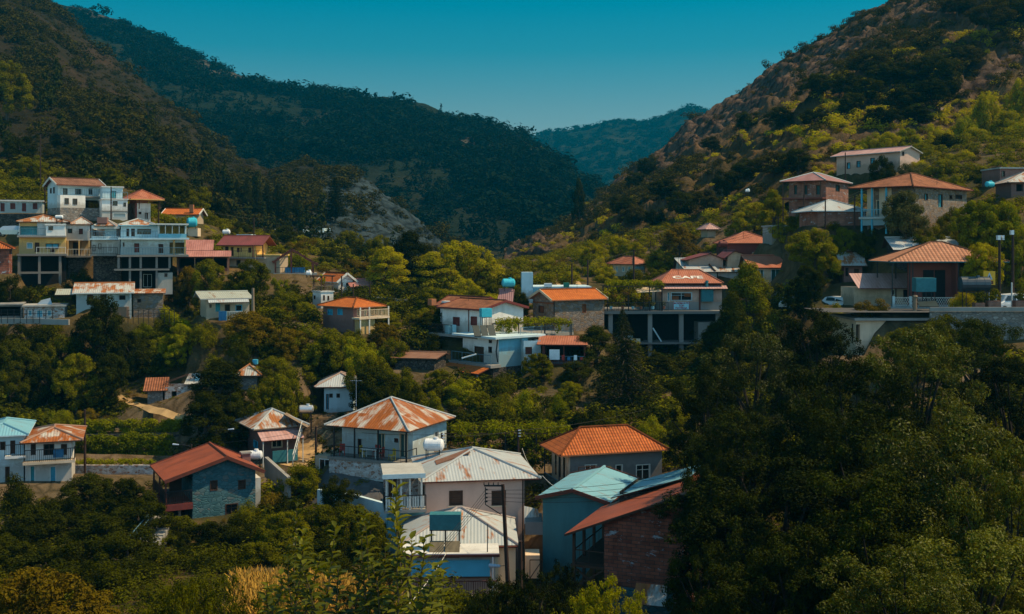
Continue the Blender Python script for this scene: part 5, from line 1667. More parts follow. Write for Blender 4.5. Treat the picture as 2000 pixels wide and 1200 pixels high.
h = House("balcony_house", "white two storey house with brown tile roof and full length upper balcony", "house", 146, 40, 113, 361, 418, pf=198, ps=93, wall='bluewhite')
for a, c in ((123, 132), (147, 159), (173, 181)): h.hole('f', a, 368, c, 381, 'win', 'glass', 'wood')
h.hole('f', 165, 391, 197, 407, 'void', 'dark', depth=1.2)
h.hole('l', 104, 366, 107, 378, 'win', 'glass', 'wood'); h.hole('l', 98, 368, 101, 378, 'win', 'glass', 'wood')
zb = h.zpix(407)
h.walls(bands=[(zb, 'stone_grey')])
h.gable('t_brown', 'x', apy=349, over=(.5, .3, .9, .4), edge='woodred', barge='frame_white')
zf = h.zpix(383); W6 = h.W * .55
h.box("lower_block", 'white', -.1, -1.3, zb, W6, -.003, zf)
h.box("stone_plinth", 'stone_grey', -.15, -1.35, -2.5, h.W + .2, -.004, zb - .003)
h.win_pix(127, 388, 133.5, 398, -1.3); h.win_pix(143, 389, 150, 399, -1.3)
h.box("balcony_floor", 'concrete', W6 + .003, -1.2, zf - .2, h.W, -.004, zf)
h.rail([(0, -1.25), (h.W - .1, -1.25)], zf + .02, .9, 'ironblue', .25)
leafy("porch_flowers", "flowering pots and creepers crowding the dark porch of the balcony house", [(*h.w(W6 + .4, -1.0, zb + .2), *h.w(h.W - .5, -.6, zb + .7), .3)], 260, .22, 'l_brown', "plants", 901)
h = House("white_cube_house", "white two step cube house with flat roofs and a garage below", "house", 143.5, 24, 199, 390, 428, pf=249, D=6, wall='white')
h.hole('f', 220, 393, 229.5, 402, 'win', 'glass', 'wood'); h.hole('f', 241, 396, 246.5, 404, 'win', 'glass', 'wood'); h.hole('f', 221, 416, 246, 425, 'panel', 'bluewhite', 'frame_white')
h.walls(); h.box("flat_roof", 'whiteold', -.12, -.15, h.H, h.W + .12, h.D, h.H + .15)
zt = h.zpix(366); a, _ = h.pix(241, 370); h.box("upper_room", 'bluewhite', .1, .9, h.H + .15, a, h.D - .2, zt); h.box("upper_roof", 'whiteold', 0, .7, zt, a + .15, h.D - .1, zt + .15)
h.win_pix(217, 374, 226, 387, .9, mat='sh_teal'); h.rail([(.05, .05), (h.W, .05)], h.H + .15, .85, 'ironblue', .3); h.box("band", 'concrete', -.05, -.06, h.zpix(414), h.W + .05, -.003, h.zpix(412))
h = House("tan_roof_house", "cream house with a wide tan roof whose underside shows", "house", 148, 36, 265, 397, 432, pf=294, ps=249, wall='white')
h.hole('f', 271, 414, 276, 419, 'shut', 'sh_red', 'wood'); h.hole('f', 283, 416, 289, 428, 'door', 'lightgrey', 'wood')
h.walls(faces='frb', bands=[]); h.hole_m('l', 1, 1, 1.6, 1.8); h.walls(faces='l', name="stone_side"); h.wall.data.materials[0] = M['stone_brown']
h.hip('r_redrust', h=1.3, z=h.H + .5, over=(1.2, 1.4, 1.6, .5), edge='ochre', t=.12)
h.posts('wood', [.1, h.W + .9], -1.2, h.H - .8, h.H + .45, .1); h.box("upper_room", 'terra', .2, .4, h.H, h.W - .2, h.D - .2, h.H + .46)
h.box("corner_strip", 'sh_red', -.06, -.06, 0, .16, -.003, h.H)
h = House("orange_roof_house", "low house with long orange tile roof behind a vine trellis", "house", 168, 4, 322, 419, 436, pf=384, D=5, wall='cream'); h.walls(); h.gable('t_bright', 'x', apy=408, over=.5, edge='woodred', barge='frame_white')
h.box("chimney", 'terra', h.W * .78, -.2, h.H + .3, h.W * .9, .5, h.H + 1.5)
water_tank(375, 435, 160, 20, 19, 'tank_blue', "round cyan tank on a cream pedestal beside the vine trellis", 20, .2)
tag(MB().box(*P(366, 462, 160), *(P(386, 446, 160) + Vector((0, 1.6, 0)))).build("pedestal", M['cream']), "cream masonry pedestal under the round cyan tank", "pedestal")

# yellow house on dark pillars
h = House("yellow_house", "tall yellow and white house standing on bare concrete pillars over dark open basements", "house", 135, 21, 37, 433, 496, pf=128.5, D=8, wall='yellow', found=0.3, level=False)
z1, z2 = h.zpix(461), h.zpix(441)
h.hole('f', 39, 442, 73, 459.5, 'void', 'sh_teal', depth=.9)
h.hole('f', 52, 474, 64, 486, 'shut', 'sh_blue', 'frame_white'); h.hole('f', 68, 474, 77, 492.5, 'door', 'wood'); h.hole('f', 89, 476, 115, 486, 'win', 'sh_blue', 'wood'); h.hole('f', 98, 487, 107, 493, 'door', 'wood')
h.walls(bands=[(z1, 'yellow'), (h.H + 1, 'whiteold')])
h.box("balcony_slab", 'concrete', -.15, -1.1, z1 - .18, h.W + .05, -.003, z1 + .02)
a, _ = h.pix(90, 450); h.box("bay_room", 'white', a, -1.0, z1 + .021, h.W - .02, -.004, h.H - .45); h.win_pix(95.6, 443, 102.5, 449, -1.0); h.box("bay_roof", 'white', a - .1, -1.12, h.H - .45, h.W + .05, -.005, h.H - .32)
h.rail([(-.1, -1.05), (a, -1.05)], z1 + .02, .9, 'ironblue', .2); h.box("lintel", 'ochre', .1, -.06, h.H - .55, h.W * .38, -.004, h.H - .1)
h.box("floor_slab", 'concrete', -.2, -1.2, -.25, h.W + .1, 7.5, -.003)
h.rail([(h.W * .38, -1.1), (h.W, -1.1)], 0, .8, 'frame_white', .4)
h.posts('concrete', [.05, h.W * .44, h.W * .88], -.9, -3.7, -.251, .28, "pillar"); h.box("basement_wall", 'dark', 0, 3.4, -5.5, h.W, 3.8, -.26); h.box("tie_beam", 'concrete', -.1, -1.05, -2.45, h.W * .9, -.75, -2.2)  # basement wall coloured near-black for the shade of a deeper basement
for s_ in (.30, .31): pass
h.posts('concrete', [.05, h.W * .88], 1.6, -4, -.252, .25, "pillar")
h.hip('r_rust_light', apy=421.5, over=(.3, .5, .4, .3), edge='wood', ridge=4)
k = h.wing(140, 21, 128.5, 438, 470, pf=176, D=6, wall='white', level=False)
k.hole('f', 132.5, 447, 141, 456, 'shut', 'sh_green', 'wood'); k.hole('f', 154, 447, 162, 458, 'shut', 'sh_red', 'wood'); k.walls(zmin=0)
k.hip('r_rust_light', apy=425, over=(-.5, .3, .4, .3), edge='wood', ridge=1)
zz = k.zpix(500); k.box("porch_wall", 'ochre', .2, 1.0, zz, k.W - .1, 1.3, -.003); k.box("porch_slab", 'concrete', -.2, -.3, zz - .2, k.W + .2, 1.4, zz); k.posts('yellow', [.25, k.W * .55, k.W - .1], .1, zz, -.004, .2); k.rail([(.2, -.2), (k.W, -.2)], zz, .85, 'frame_white', .3)
k.win_on(k.W * .3, zz, k.W * .6, zz + 1.7, .98, 'dark'); k.box("lower_wall", 'stone_dark', .2, .6, zz - 4, k.W, 1.2, zz - .21)
k.join(h)
water_tank(115.5, 424, 133, 15, 7, 'tank_white', "white tank upright behind its collector on the yellow house roof", 0, .6, lid=False)

# white house with glazed veranda
h = House("veranda_house", "large pale house with glazed roof veranda standing on slim concrete columns", "house", 132, 18, 236, 440, 498, pf=363, D=8, wall='bluewhite', found=.2, level=False)
z1 = h.zpix(466)
for a, c, t, b_ in ((247, 252.5, 447, 462), (256, 263.5, 447, 462)): h.hole('f', a, t, c, b_, 'door', 'wood', 'wood')
h.hole('f', 268, 447.5, 295, 458, 'win', 'glass', 'wood'); h.hole('f', 262, 475.5, 272, 493.5, 'door', 'sh_red', 'wood'); h.hole('f', 309.5, 477, 319, 495, 'door', 'wood', 'wood')
h.hole('f', 240, 474, 243, 482, 'win'); h.hole('f', 331, 474, 361, 496, 'void', 'yellow', depth=2.4); h.hole('f', 312, 441, 361, 457, 'void', 'yellow', depth=3.0)
h.walls(zmin=0); W = h.W
h.box("balcony_slab", 'bluewhite', -.3, -1.0, z1 - .14, W + .35, -.003, z1 + .08); h.box("floor_slab", 'concrete', -.4, -1.1, -.24, W + .3, 8, -.003)
h.rail([(0, -.95), (W * .57, -.95)], z1 + .08, .8, 'ironblue', .3); h.rail([(0, -1.0), (W, -1.0)], 0, .85, 'ironblue', .3)
a, _ = h.pix(309.5, 450)
h.box("veranda_wall", 'sky_blue', a, -1.0, z1 + .081, W + .05, -.9, h.zpix(457, -1)); h.box("veranda_roof", 'frame_white', a - 1.0, -1.3, h.H + .05, W + .3, 6, h.H + .2)
b = MB()
for q in (0, .25, .5, .75, 1): b.box(a + (W - a) * q - .05, -.98, h.zpix(457, -1), a + (W - a) * q + .05, -.9, h.H + .048)
b.build("veranda_frame", M['frame_white'], h.root)
h.box("pier", 'ochre', W * .80, -.4, 0, W * .83, -.2, z1 - .15); h.posts('yellow', [W * .985], -.8, 0, z1 - .15, .18)
h.hip('r_rust_light', apy=428, over=(.3, .2, .5, .3), x1=a - .3, edge='sky_blue', cap='r_zinc', ridge=2.0)
xs = [h.pix(q, 510)[0] for q in (232, 254, 275, 306, 331)]
h.posts('concrete', xs, -.7, h.zpix(524), -.241, .26, "pillar"); z3 = h.zpix(525); h.box("lower_slab", 'concrete', xs[0] - .5, -1.0, z3 - .2, xs[4], 4, z3)
h.posts('concrete', xs[1:4], -.7, h.zpix(566), z3 - .201, .24, "pillar"); h.box("basement_wall", 'dark', 0, 3.6, z3 - 3, W * .8, 4.0, -.25)  # near-black basement wall: its shade is put into the colour
zb = h.zpix(567); h.box("cellar_room", 'whiteold', xs[3] - .05, -.6, zb - .5, xs[4] + .35, 3, z3 - .5); h.win_pix(322, 535, 326, 540, -.6)
h.win_on(xs[2] + .3, zb + .3, xs[2] + 1.2, zb + 1.8, 3.58, 'dark', 'frame_white')
k = h.wing(133.5, 14, 234, 441, 497, pf=179, D=5, wall='white', level=False)
k.hole('f', 183.5, 450, 188, 459.5, 'win', 'wood', 'wood'); k.hole('f', 203, 447, 226, 462, 'void', 'bluewhite', depth=.8); k.hole('f', 210, 476, 220, 493, 'win', 'glass', 'frame_white'); k.hole('f', 181, 479, 186.5, 491, 'win', 'glass', 'wood'); k.hole('f', 192, 476, 198, 487, 'win', 'glass', 'wood')
zk = k.zpix(467); k.walls(zmin=0, bands=[(zk, 'yellow'), (9, 'white')]); k.wall.data.materials[1] = M['whiteold']
k.box("balcony_slab", 'bluewhite', -.2, -.8, zk - .12, k.W - .1, -.003, zk + .05); k.rail([(-.1, -.75), (k.W - .2, -.75)], zk + .05, .85, 'ironblue', .2); k.box("floor_slab", 'concrete', -.3, -.9, -.2, k.W - .1, 4, -.003); k.rail([(-.2, -.85), (k.W - .2, -.85)], 0, .85, 'iron', .2)
k.hip('r_rust_light', apy=430, over=(.5, .3, .5, .3), edge='wood', ridge=1.2); k.box("lower_wall", 'stone_dark', 0, 1.5, -5, k.W, 2.2, -.21); k.box("dormer", 'mauve', k.W * .45, -.3, k.H + .25, k.W * .8, 1.5, k.H + 1.0)
k.join(h)

h = House("long_shed_house", "long low house with striped zinc and rust roof below the pillared houses", "house", 122, 18, 149, 572, 600, pf=257, D=4, wall='bluewhite')
h.hole('f', 233, 577, 245, 586, 'win', 'dark', 'wood'); h.hole('f', 196, 576, 208, 588, 'door', 'wood'); h.hole('f', 170, 576, 182, 596, 'door', 'wood'); h.walls()
h.gable('r_rust_light', 'x', apy=553, over=(.4, .3, .8, .3), edge='frame_white', off=.75)
h.shed('r_grey', -2.2, -.3, -.2, h.H - .2, 2.5, h.H + .35); h.posts('bluewhite', [h.W - .1], -.5, -2.8, h.H - .1, .14); h.box("lower_wall", 'terra', h.W - 3.2, -.3, -2.8, h.W - .3, -.003, -.05)
h = House("stone_store", "square brown stone store with rusty sheets on its flat roof", "store", 124, 17, 260, 573, 620, pf=318, D=5, wall='stone_brown')
h.hole('f', 268, 584, 276, 591, 'win', 'dark', 'wood'); h.walls(); h.shed('r_rust', -.2, h.W + .3, -.3, h.H, h.D, h.H + .3)
h = House("blue_shutter_house", "low stone house with three blue shuttered openings by the lane", "house", 120, 18, 47, 600, 622, pf=126, D=4, wall='stone_white')
for a, c in ((55, 63), (71, 84), (92, 101)): h.hole('f', a, 606, c, 618 if a != 71 else 621, 'shut', 'sh_blue', 'frame_white')
h.walls(); h.box("flat_roof", 'lightgrey', -.2, -.3, h.H, h.W + .2, h.D, h.H + .18)
b = MB(); c = P(66, 600, 121) + Vector((0, .8, .25)); House._sheet(None, b, [c, c + Vector((1.7, 0, 0)), c + Vector((1.3, .4, .7)), c + Vector((.3, .4, .45))], .1); tag(b.build("tarpaulin_heap", [M['car_silver'], M['car_silver']]), "grey tarpaulin heap on the flat roof of the blue shutter house", "tarpaulin")
h = House("open_shed", "dark open shed by the lane's end", "shed", 121, 20, -30, 597, 622, pf=44, D=4, wall='concrete'); h.hole('f', -25, 600, 40, 618, 'void', 'dark', depth=2.5); h.walls(); h.box("flat_roof", 'concrete', -.2, -.3, h.H, h.W + .1, h.D, h.H + .15)
h = House("brick_hut", "small red brick hut with tiled pyramid roof", "hut", 128, 20, -30, 486, 535, pf=18, D=4, wall='brick'); h.walls(); h.hip('t_orange', apy=472, over=.4)
wall_run("lane_kerb", "low cement parapet along the upper lane", [P(-40, 624, 119), P(60, 624, 119), P(135, 626, 118)], .1, .25, 'concrete', down=.5)
for k_, (xa_, xb_, ya_, yb_, d_, lb_) in enumerate(((-10, 102, 621, 621, 118.5, "pipe railing along the lane before the blue shutter house"), (250, 341, 622, 620, 117.5, "pipe railing along the lane under the stone store"))):
    b = MB(); p_, q_ = P(xa_, ya_, d_), P(xb_, yb_, d_); n_ = 9
    for i in range(n_ + 1): c = p_.lerp(q_, i / n_); b.bar(c - Vector((0, 0, .6)), c + Vector((0, 0, .9)), .05)
    for z in (.45, .85): b.bar(p_ + Vector((0, 0, z)), q_ + Vector((0, 0, z)), .04)
    tag(b.build("lane_railing", M['iron']), lb_, "railing")

# cream house with teal door
h = House("teal_door_house", "cream low house with grey green sheet roof and teal door", "house", 118, 23, 403, 586, 620, pf=487, D=5, wall='cream')
h.hole('f', 409, 595, 413, 601, 'win', 'bluewhite'); h.hole('f', 421, 591, 430, 609, 'door', 'sh_teal', 'sh_teal'); h.hole('f', 439, 595, 449.5, 608, 'win'); h.hole('f', 460, 596, 473, 608, 'win', 'glass', 'sh_blue')
h.walls(); h.gable('r_grey', 'x', apy=570, over=(.7, .4, .5, .3), edge='lightgrey', off=.7, z=h.H + .15); h.shed('r_zinc', .1, h.W - .2, -1.1, h.H - .25, -.55, h.H + .02); h.rail([(1.5, -1.2), (h.W, -1.2)], -.3, .9, 'frame_white', .25)
b = MB().box(-.5, -.7, -.2, .3, -.4, .8); o = b.build("blue_crate", M['plastic_blue']); o.location = h.w(h.W * .4, -1.0, -.1); tag(o, "blue crate at the rail before the teal door house", "crate")
pole(494, 563, 620, 117, "thick pale stub pole beside the teal door house", 'woodlight', .2)

# red roofed taverna
h = House("taverna", "open taverna under two stepped faded red sheet roofs", "taverna", 141, 14, 345, 503, 530, pf=447, D=9, wall='darkred', found=1)
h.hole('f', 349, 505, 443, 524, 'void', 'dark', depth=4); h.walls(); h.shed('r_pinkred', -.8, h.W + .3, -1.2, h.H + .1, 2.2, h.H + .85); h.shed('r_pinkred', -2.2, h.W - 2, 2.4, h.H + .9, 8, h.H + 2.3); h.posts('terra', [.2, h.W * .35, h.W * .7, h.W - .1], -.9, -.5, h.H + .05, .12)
h = House("maroon_roof_house", "yellow two storey house under a maroon mono-pitch roof with porch", "house", 150, -3, 499, 479, 520, pf=436, D=6, wall='yellow')
for a, c, t, b_ in ((440, 446.5, 482, 494), (451, 456, 483, 500), (463, 468, 484, 493), (470, 472, 484, 493), (485, 491, 484, 494)): h.hole('f', a, t, c, b_, 'door' if a == 451 else 'win', 'wood', 'wood')
h.hole('f', 462, 508, 470, 519, 'win', 'dark')
zf = h.zpix(503); h.walls(bands=[(zf, 'cream')]); h.gable('r_maroon', 'x', apy=461, over=(.8, 1.2, .7, .4), edge='woodred'); h.box("balcony_floor", 'concrete', -.2, -1.1, zf - .15, h.W + 1.5, -.003, zf); h.rail([(-.1, -1.05), (h.W + 1.4, -1.05)], zf, .9, 'woodred', .3); h.posts('woodred', [h.W + 1.3], -1, zf, h.H, .14); h.posts('woodred', [h.W * .99], -1, zf, h.H, .14)
h.box("side_room", 'cream', h.W + .003, .5, -2, h.W + 3.2, 5, zf + .2); h.box("side_roof", 'yellow', h.W - .1, .2, zf + .2, h.W + 3.4, 5.2, zf + .4)
water_tank(442, 453.5, 158, 15, 9, 'tank_white', "white tank perched behind the maroon roof", 0, .3)
h = House("small_yellow_house", "small yellow house with pale flat roof stepping down from the maroon roof", "house", 151, 32, 520, 506, 532, pf=537, ps=506, wall='yellow')
h.hole('l', 509, 511, 512, 522, 'win'); h.hole('f', 526, 512, 530, 527, 'door', 'wood'); h.walls(); h.box("flat_roof", 'cream', -.4, -.5, h.H, h.W + .4, h.D, h.H + .15)
# timber frame
h = House("timber_frame", "unfinished dark timber gable frame with open sides on a concrete deck", "pavilion", 150, 12, 538, 511, 534, pf=612, D=5, wall='bluewhite', found=3)
zt = h.zpix(511); za = h.zpix(488, 0, h.W * .45)
h.box("deck", 'lightgrey', -.3, -.4, -.25, h.W + .5, h.D, 0)
for y in (0, h.D - .3):
    b = MB(); L, A_, R_ = (-.4, y, zt - .15), (h.W * .44, y, za), (h.W + .6, y, zt - .5)
    b.bar(L, A_, .22, .3); b.bar(A_, R_, .22, .3); b.build("rafter", M['woodred'], h.root)
    h.posts('woodred', [0, h.W * .42, h.W], y, 0, zt - .1, .2); h.box("post", 'woodred', h.W * .42 - .1, y - .1, zt - .098, h.W * .42 + .1, y + .1, za - .2)
b = MB()
for q in (.0, .25, .5, .75, 1):
    for s_ in (0, 1):
        p = Vector((-.4, 0, zt - .15)).lerp(Vector((h.W * .44, 0, za)), q) if s_ == 0 else Vector((h.W + .6, 0, zt - .5)).lerp(Vector((h.W * .44, 0, za)), q)
        b.bar(p + Vector((0, -.3, .2)), p + Vector((0, h.D, .2)), .12)
b.build("purlin", M['woodred'], h.root); h.rail([(0, -.3), (h.W, -.3)], 0, .8, 'iron', .3)
h.box("base_wall", 'terra', 0, .2, -3.5, h.W, h.D, -.26); h.box("white_panel", 'sky_blue', h.W * .1, -.9, -2.6, h.W * .72, -.5, -1.3)
for k_ in (0, 1, 2):
    c = h.w(h.W * (.35 + .17 * k_), 1.2, 0); b = MB().box(-.45, -.35, 0, .45, .35, .75); o = b.build("covered_table", M['plastic_blue']); o.location = c; tag(o, "blue covered table on the timber frame deck, one of a row", "table", "blue tables on the timber frame deck")
water_tank(603, 534, 147, 11, 10, 'tank_white', "small white tank at the corner of the timber deck", 0, .2)
h = House("white_gable_house", "white gabled house with bright orange tile roof and a lower red wing", "house", 150, 38, 661, 551, 575, pf=689, ps=626, wall='white')
h.hole('f', 667, 552, 669.5, 560, 'shut', 'sh_red', 'wood'); h.hole('f', 676, 553, 679, 559, 'shut', 'sh_red', 'wood'); h.walls(); h.gable('t_bright', 'y', apy=533.5, over=.5, edge='frame_white', barge='frame_white')
k = h.wing(150, 20, 692, 560, 578, pf=720, D=5, wall='cream', level=False); k.hole('f', 697, 562, 701, 574, 'win'); k.hole('f', 709, 562, 714, 571, 'win'); k.walls(); k.gable('r_pinkred', 'x', apy=545, over=.7, edge='woodred'); k.rail([(-.5, -1.5), (k.W + .6, -1.5)], -.2, 1.0, 'frame_white', .2); k.join(h)
h = House("white_block_house", "small white block house carrying a dark roof pergola", "house", 132, 36, 627, 571, 602, pf=651, ps=611, wall='white')
h.hole('f', 631, 577, 634.5, 587, 'shut', 'sh_red', 'wood'); h.hole('f', 639.5, 578, 643, 587, 'shut', 'sh_red', 'wood'); h.hole('l', 613, 577, 616, 585, 'win', 'glass', 'wood'); h.walls(); h.box("flat_roof", 'whiteold', -.1, -.1, h.H, h.W + .1, h.D + .1, h.H + .12)
for y in (.1, h.D - .1): h.posts('wood', [.1, h.W - .1], y, h.H + .12, h.H + 1.9, .1)
b = MB(); [b.bar((-.4, h.D * q, h.H + 1.95), (h.W + .3, h.D * q, h.H + 1.95), .08) for q in (0, .2, .4, .6, .8, 1)]; b.bar((0, -.3, h.H + 1.88), (0, h.D + .3, h.H + 1.88), .1); b.bar((h.W, -.3, h.H + 1.88), (h.W, h.D + .3, h.H + 1.88), .1); b.build("pergola_beam", M['wood'], h.root)
h.rail([(0, h.D), (0, 0), (h.W, 0), (h.W, h.D)], h.H + .12, .6, 'woodlight', .2); h.box("lower_wall", 'cream', -2.0, -.4, -2.5, -.01, 1.0, -.4)
leafy("roof_creeper", "creeper hanging from the dark roof pergola", [(*h.w(.3, .3, h.H + 1.2), *h.w(h.W * .5, 1.5, h.H + 1.8), .35)], 240, .24, 'l_vine', "creeper", 905)
# porch house
h = House("porch_house", "plum walled house with orange hipped tile roof and white corner balcony on stilts", "house", 120, 47, 690, 600, 650, pf=722, ps=631, wall='mauve', found=1)
h.hole('l', 640, 603.5, 650, 616, 'shut', 'sh_blue', 'sh_blue'); h.hole('l', 659.5, 603, 669.5, 616, 'shut', 'sh_blue', 'sh_blue'); h.hole('f', 697, 604, 702, 617, 'win', 'glass', 'frame_cream'); h.hole('f', 711, 604, 716, 617, 'door', 'sh_teal', 'frame_cream')
zf = h.zpix(619); h.walls(bands=[(9, 'mauve')]); h.wall.data.materials[0] = M['terra'] if False else M['mauve']
h.hip('t_bright', apy=581.5, over=(.5, 2.0, .6, .5), edge='terra', cap='t_bright')
h.box("balcony_floor", 'cream', -.2, -1.3, zf - .2, h.W + 1.8, -.003, zf); h.box("side_balcony", 'cream', h.W + .003, -.002, zf - .2, h.W + 1.8, h.D * .9, zf)
h.rail([(-.1, -1.25), (h.W + 1.75, -1.25), (h.W + 1.75, h.D * .9)], zf, .8, 'frame_cream', .16)
h.posts('frame_white', [0, h.W * .55, h.W + 1.7], -1.2, -1.5, h.H - .02, .12); h.posts('frame_white', [h.W + 1.7], h.D * .45, -1.5, h.H, .12); h.posts('frame_white', [h.W + 1.7], h.D * .85, -1.5, h.H, .12); h.box("store_room", 'yellow', .2, -.9, -1.5, h.W, -.004, zf - .21)
# road bridge
b = MB(); p, q = P(700, 594, 142), P(796, 606, 141)
b.bar(p, q, 2.6, .5); tb = b.build("deck", M['lightgrey']); 
root = empty("road_bridge", p); tag(root, "grey concrete road bridge with parapet crossing into the trees", "bridge"); tb.parent = root; tb.location = -p
for s_ in (-1.25, 1.25):
    b = MB(); b.bar(p + Vector((0, s_, .75)), q + Vector((0, s_, .75)), .15, 1.0); o = b.build("parapet", M['concrete'], root); o.location = -p
pp = MB().box(*(p.lerp(q, .7) + Vector((-.6, -1, -5))), *(p.lerp(q, .7) + Vector((.6, 1, -.26)))).build("pier", M['concrete'], root); pp.location = -p
b = MB()
for (px0, py0, px1, py1) in ((528, 454, 558, 461), (592, 456, 645, 453), (440, 403, 535, 432)):
    n_ = 8
    q_ = [hill_pix("hill_scrub", px0 + (px1 - px0) * i / n_, py0 + (py1 - py0) * i / n_) + Vector((0, 0, .35)) for i in range(n_ + 1)]
    for i in range(n_): b.bar(q_[i], q_[i + 1], .3, .95 if py0 > 410 else .5)
tag(b.build("road_parapet", M['bluewhite']), "pale parapet along the hill road under the pines", "parapet")
tag(MB().box(*P(462, 470, 168), *(P(490, 458, 168) + Vector((0, 3, 0)))).build("roadside_shed", M['bluewhite']), "pale flat roofed shed behind the maroon roof", "shed")
car(22, 463, 140, 4.0, 8, 'car_silver', "pale blue car parked beyond the yellow house")
for px, t, b_, d, L in ((79, 262, 350, 178, "tall thin pole over the terraced vineyard"), (88, 345, 412, 150, "pole beside the balcony house gable"), (217, 365, 430, 141, "pole standing before the white cube house"), (310, 388, 432, 150, "pole between the tan roof and the vine trellis"), (496, 425, 475, 160, "pole rising behind the maroon roof"), (667, 539, 600, 134, "timber pole over the orange hipped roof"), (690, 555, 595, 134, "second timber pole at the bridge end"), (722, 552, 580, 140, "pale post at the bridge parapet")):
    pole(px, t, b_, d, L, r=.10)
b = MB()
for k_, (y0, w_) in enumerate(((322, 95), (347, 92), (366, 90))): pass

# ================================================================== centre
h = House("white_villa", "white villa with red brown tile gables over a blue and white lower storey", "house", 119, 44, 943, 604, 655, pf=1022, ps=864, wall='white')
VL = h
h.hole('l', 885, 619, 898, 637, 'shut', 'sh_red', 'sh_red', depth=.1); h.hole('l', 919.5, 618, 932, 636.5, 'shut', 'sh_red', 'sh_red', depth=.1)
h.walls(); h.gable('t_old', 'y', apy=587, over=.45, edge='sh_red', barge='sh_red', t=.18)
b = MB(); zr = h.H + 1.2
h.box("clerestory", 'white', h.W * .45, h.D * .55, h.H + .2, h.W * .9, h.D + 3.4, h.zpix(590, h.D, h.W * .5)); 
k = h.wing(124, 44, 930, 600, 640, pf=975, ps=860, wall='white', level=False); k.walls(); k.gable('t_old', 'y', apy=581, over=.5, edge='sh_red', barge='sh_red', t=.18); k.join(h)
h.box("chimney", 'terra', .6, h.D + 2.6, h.H, 1.3, h.D + 3.3, h.zpix(583, h.D + 3)); h.pipe([(-.08, h.D * .33, h.H), (-.08, h.D * .33, 0)], 'woodred', .05)
zf = -.02
h.box("terrace_floor", 'lightgrey', -1.6, -4.0, -.3, h.W + 4, h.D * .9, zf); h.box("floor_strip", 'terra', -.14, .02, 0.0, -.01, h.D, .12)
h.box("balcony_floor", 'lightgrey', -1.6, h.D * .9 + .003, -.3, 1.0, h.D + 4.2, zf)
h.rail([(-1.5, h.D + 4), (-1.5, h.D * .5)], zf, 1.0, 'iron', .12)
h.rail([(h.W * .3, -3.95), (h.W + 3.95, -3.95), (h.W + 3.95, 1.0)], zf, .95, 'ironblue', .2)
b = MB().box(-.5, -.4, 0, .5, .4, .95); o = b.build("white_cabinet", M['sign_white']); o.location = h.w(-1.0, h.D * .62, 0); o.rotation_euler.z = .7; tag(o, "pale blue cabinet standing on the villa balcony", "cabinet")
h.box("lower_wall", 'white', -.2, h.D * .75, -3.2, 1.5, h.D + 3.5, -.31)
k = h.wing(114.5, 40, 974, 662, 712, pf=1024, ps=904, wall='white', level=False)
k.hole('l', 927, 676, 945, 709, 'door', 'wood', 'wood'); k.hole('l', 955, 664, 961, 671, 'win'); k.hole('l', 954, 677, 961, 690, 'win', 'glass', 'wood'); k.walls(); 
b = MB(); b.box(.01, -.03, -.4, k.W + .5, -.003, k.H); o = b.build("blue_wall", M['sky_blue'], k.root)
k.box("roof_slab", 'bluewhite', -.9, -.6, k.H, k.W + 2.5, k.D + .8, k.H + .22); k.pipe([(-.06, .1, k.H), (-.1, .3, k.H * .5), (-.06, .1, .2)], 'iron', .06)
k.rail([(-1.2, -.2), (-1.2, k.D + .4)], 0, 1.0, 'ironblue', .6, r=.012); k.box("terrace", 'lightgrey', -1.4, -.4, -.3, -.003, k.D + 3.5, 0)
k.box("reed_screen", 'bamboo', -1.34, k.D + .5, 0.01, -1.28, k.D + 3.4, 1.0)
b = MB(); House._sheet(None, b, [(-3.0, k.D + 3.4, -.75), (-3.0, -.3, -.75), (-1.3, -.3, -.2), (-1.3, k.D + 3.4, -.2)], .1); b.build("lower_awning", [M['t_bright'], M['woodred']], k.root)
for y in (0, 2.2, 4.4): k.box("post", 'ironblue', -2.9, y - .06, -3.2, -2.78, y + .06, -.86)
k.box("under_wall", 'stone_dark', -.9, -.2, -3.5, k.W, k.D + 3, -.31)
k.join(h)
k = h.wing(115, 12, 1023, 666, 712, pf=1056, D=4, wall='bluewhite', level=False); k.hole('f', 1026, 678, 1039, 692, 'shut', 'sh_red', 'wood'); k.walls(); k.join(h)
h = House("carport", "open porch with orange sheet roof hung with a white cloth", "porch", 114, -6, 1143, 673, 712, pf=1060, D=3.4, wall='darkred', found=2); h.hole('f', 1064, 676, 1140, 706, 'void', 'dark', depth=2.6); h.walls(); h.shed('r_redrust', -.6, h.W + .3, -.5, h.H, h.D, h.zpix(656, h.D), 'woodred'); h.rail([(0, -.1), (h.W, -.1)], h.zpix(711), .8, 'ironblue', .2); h.posts('woodred', [.05, h.W * .5, h.W - .05], -.15, 0, h.H + .05, .1)
tag(MB().box(*P(1073, 703, 113.4), *(P(1093, 683, 113.4) + Vector((0, .03, 0)))).build("hanging_sheet", M['cloth_white']), "white sheet hanging on the open porch rail", "sheet")
for i, q in enumerate((1097, 1108, 1121, 1133)): tag(MB().box(*P(q, 704, 113.5), *(P(q + 6, 694 + (i % 2) * 4, 113.5) + Vector((0, .03, 0)))).build("hanging_garment", M[('cloth_red', 'plastic_blue', 'cloth_white', 'cloth_red')[i]]), ("dark red garment next to the white sheet", "blue garment second from the white sheet", "small white garment on the porch rail", "red garment at the porch corner post")[i], "garment")
solar_heater(944, 657, 116, 46, 17, 21, 'tank_blue', "pale blue tank over dark collectors on the villa's lower roof", 20, 3, 'panel', 2.0, 1.7, True, 8)
water_tank(993, 553, 126, 26, 17, 'tank_blue', "large cyan tank raised on a brown collector above the villa roof", 8, .4)
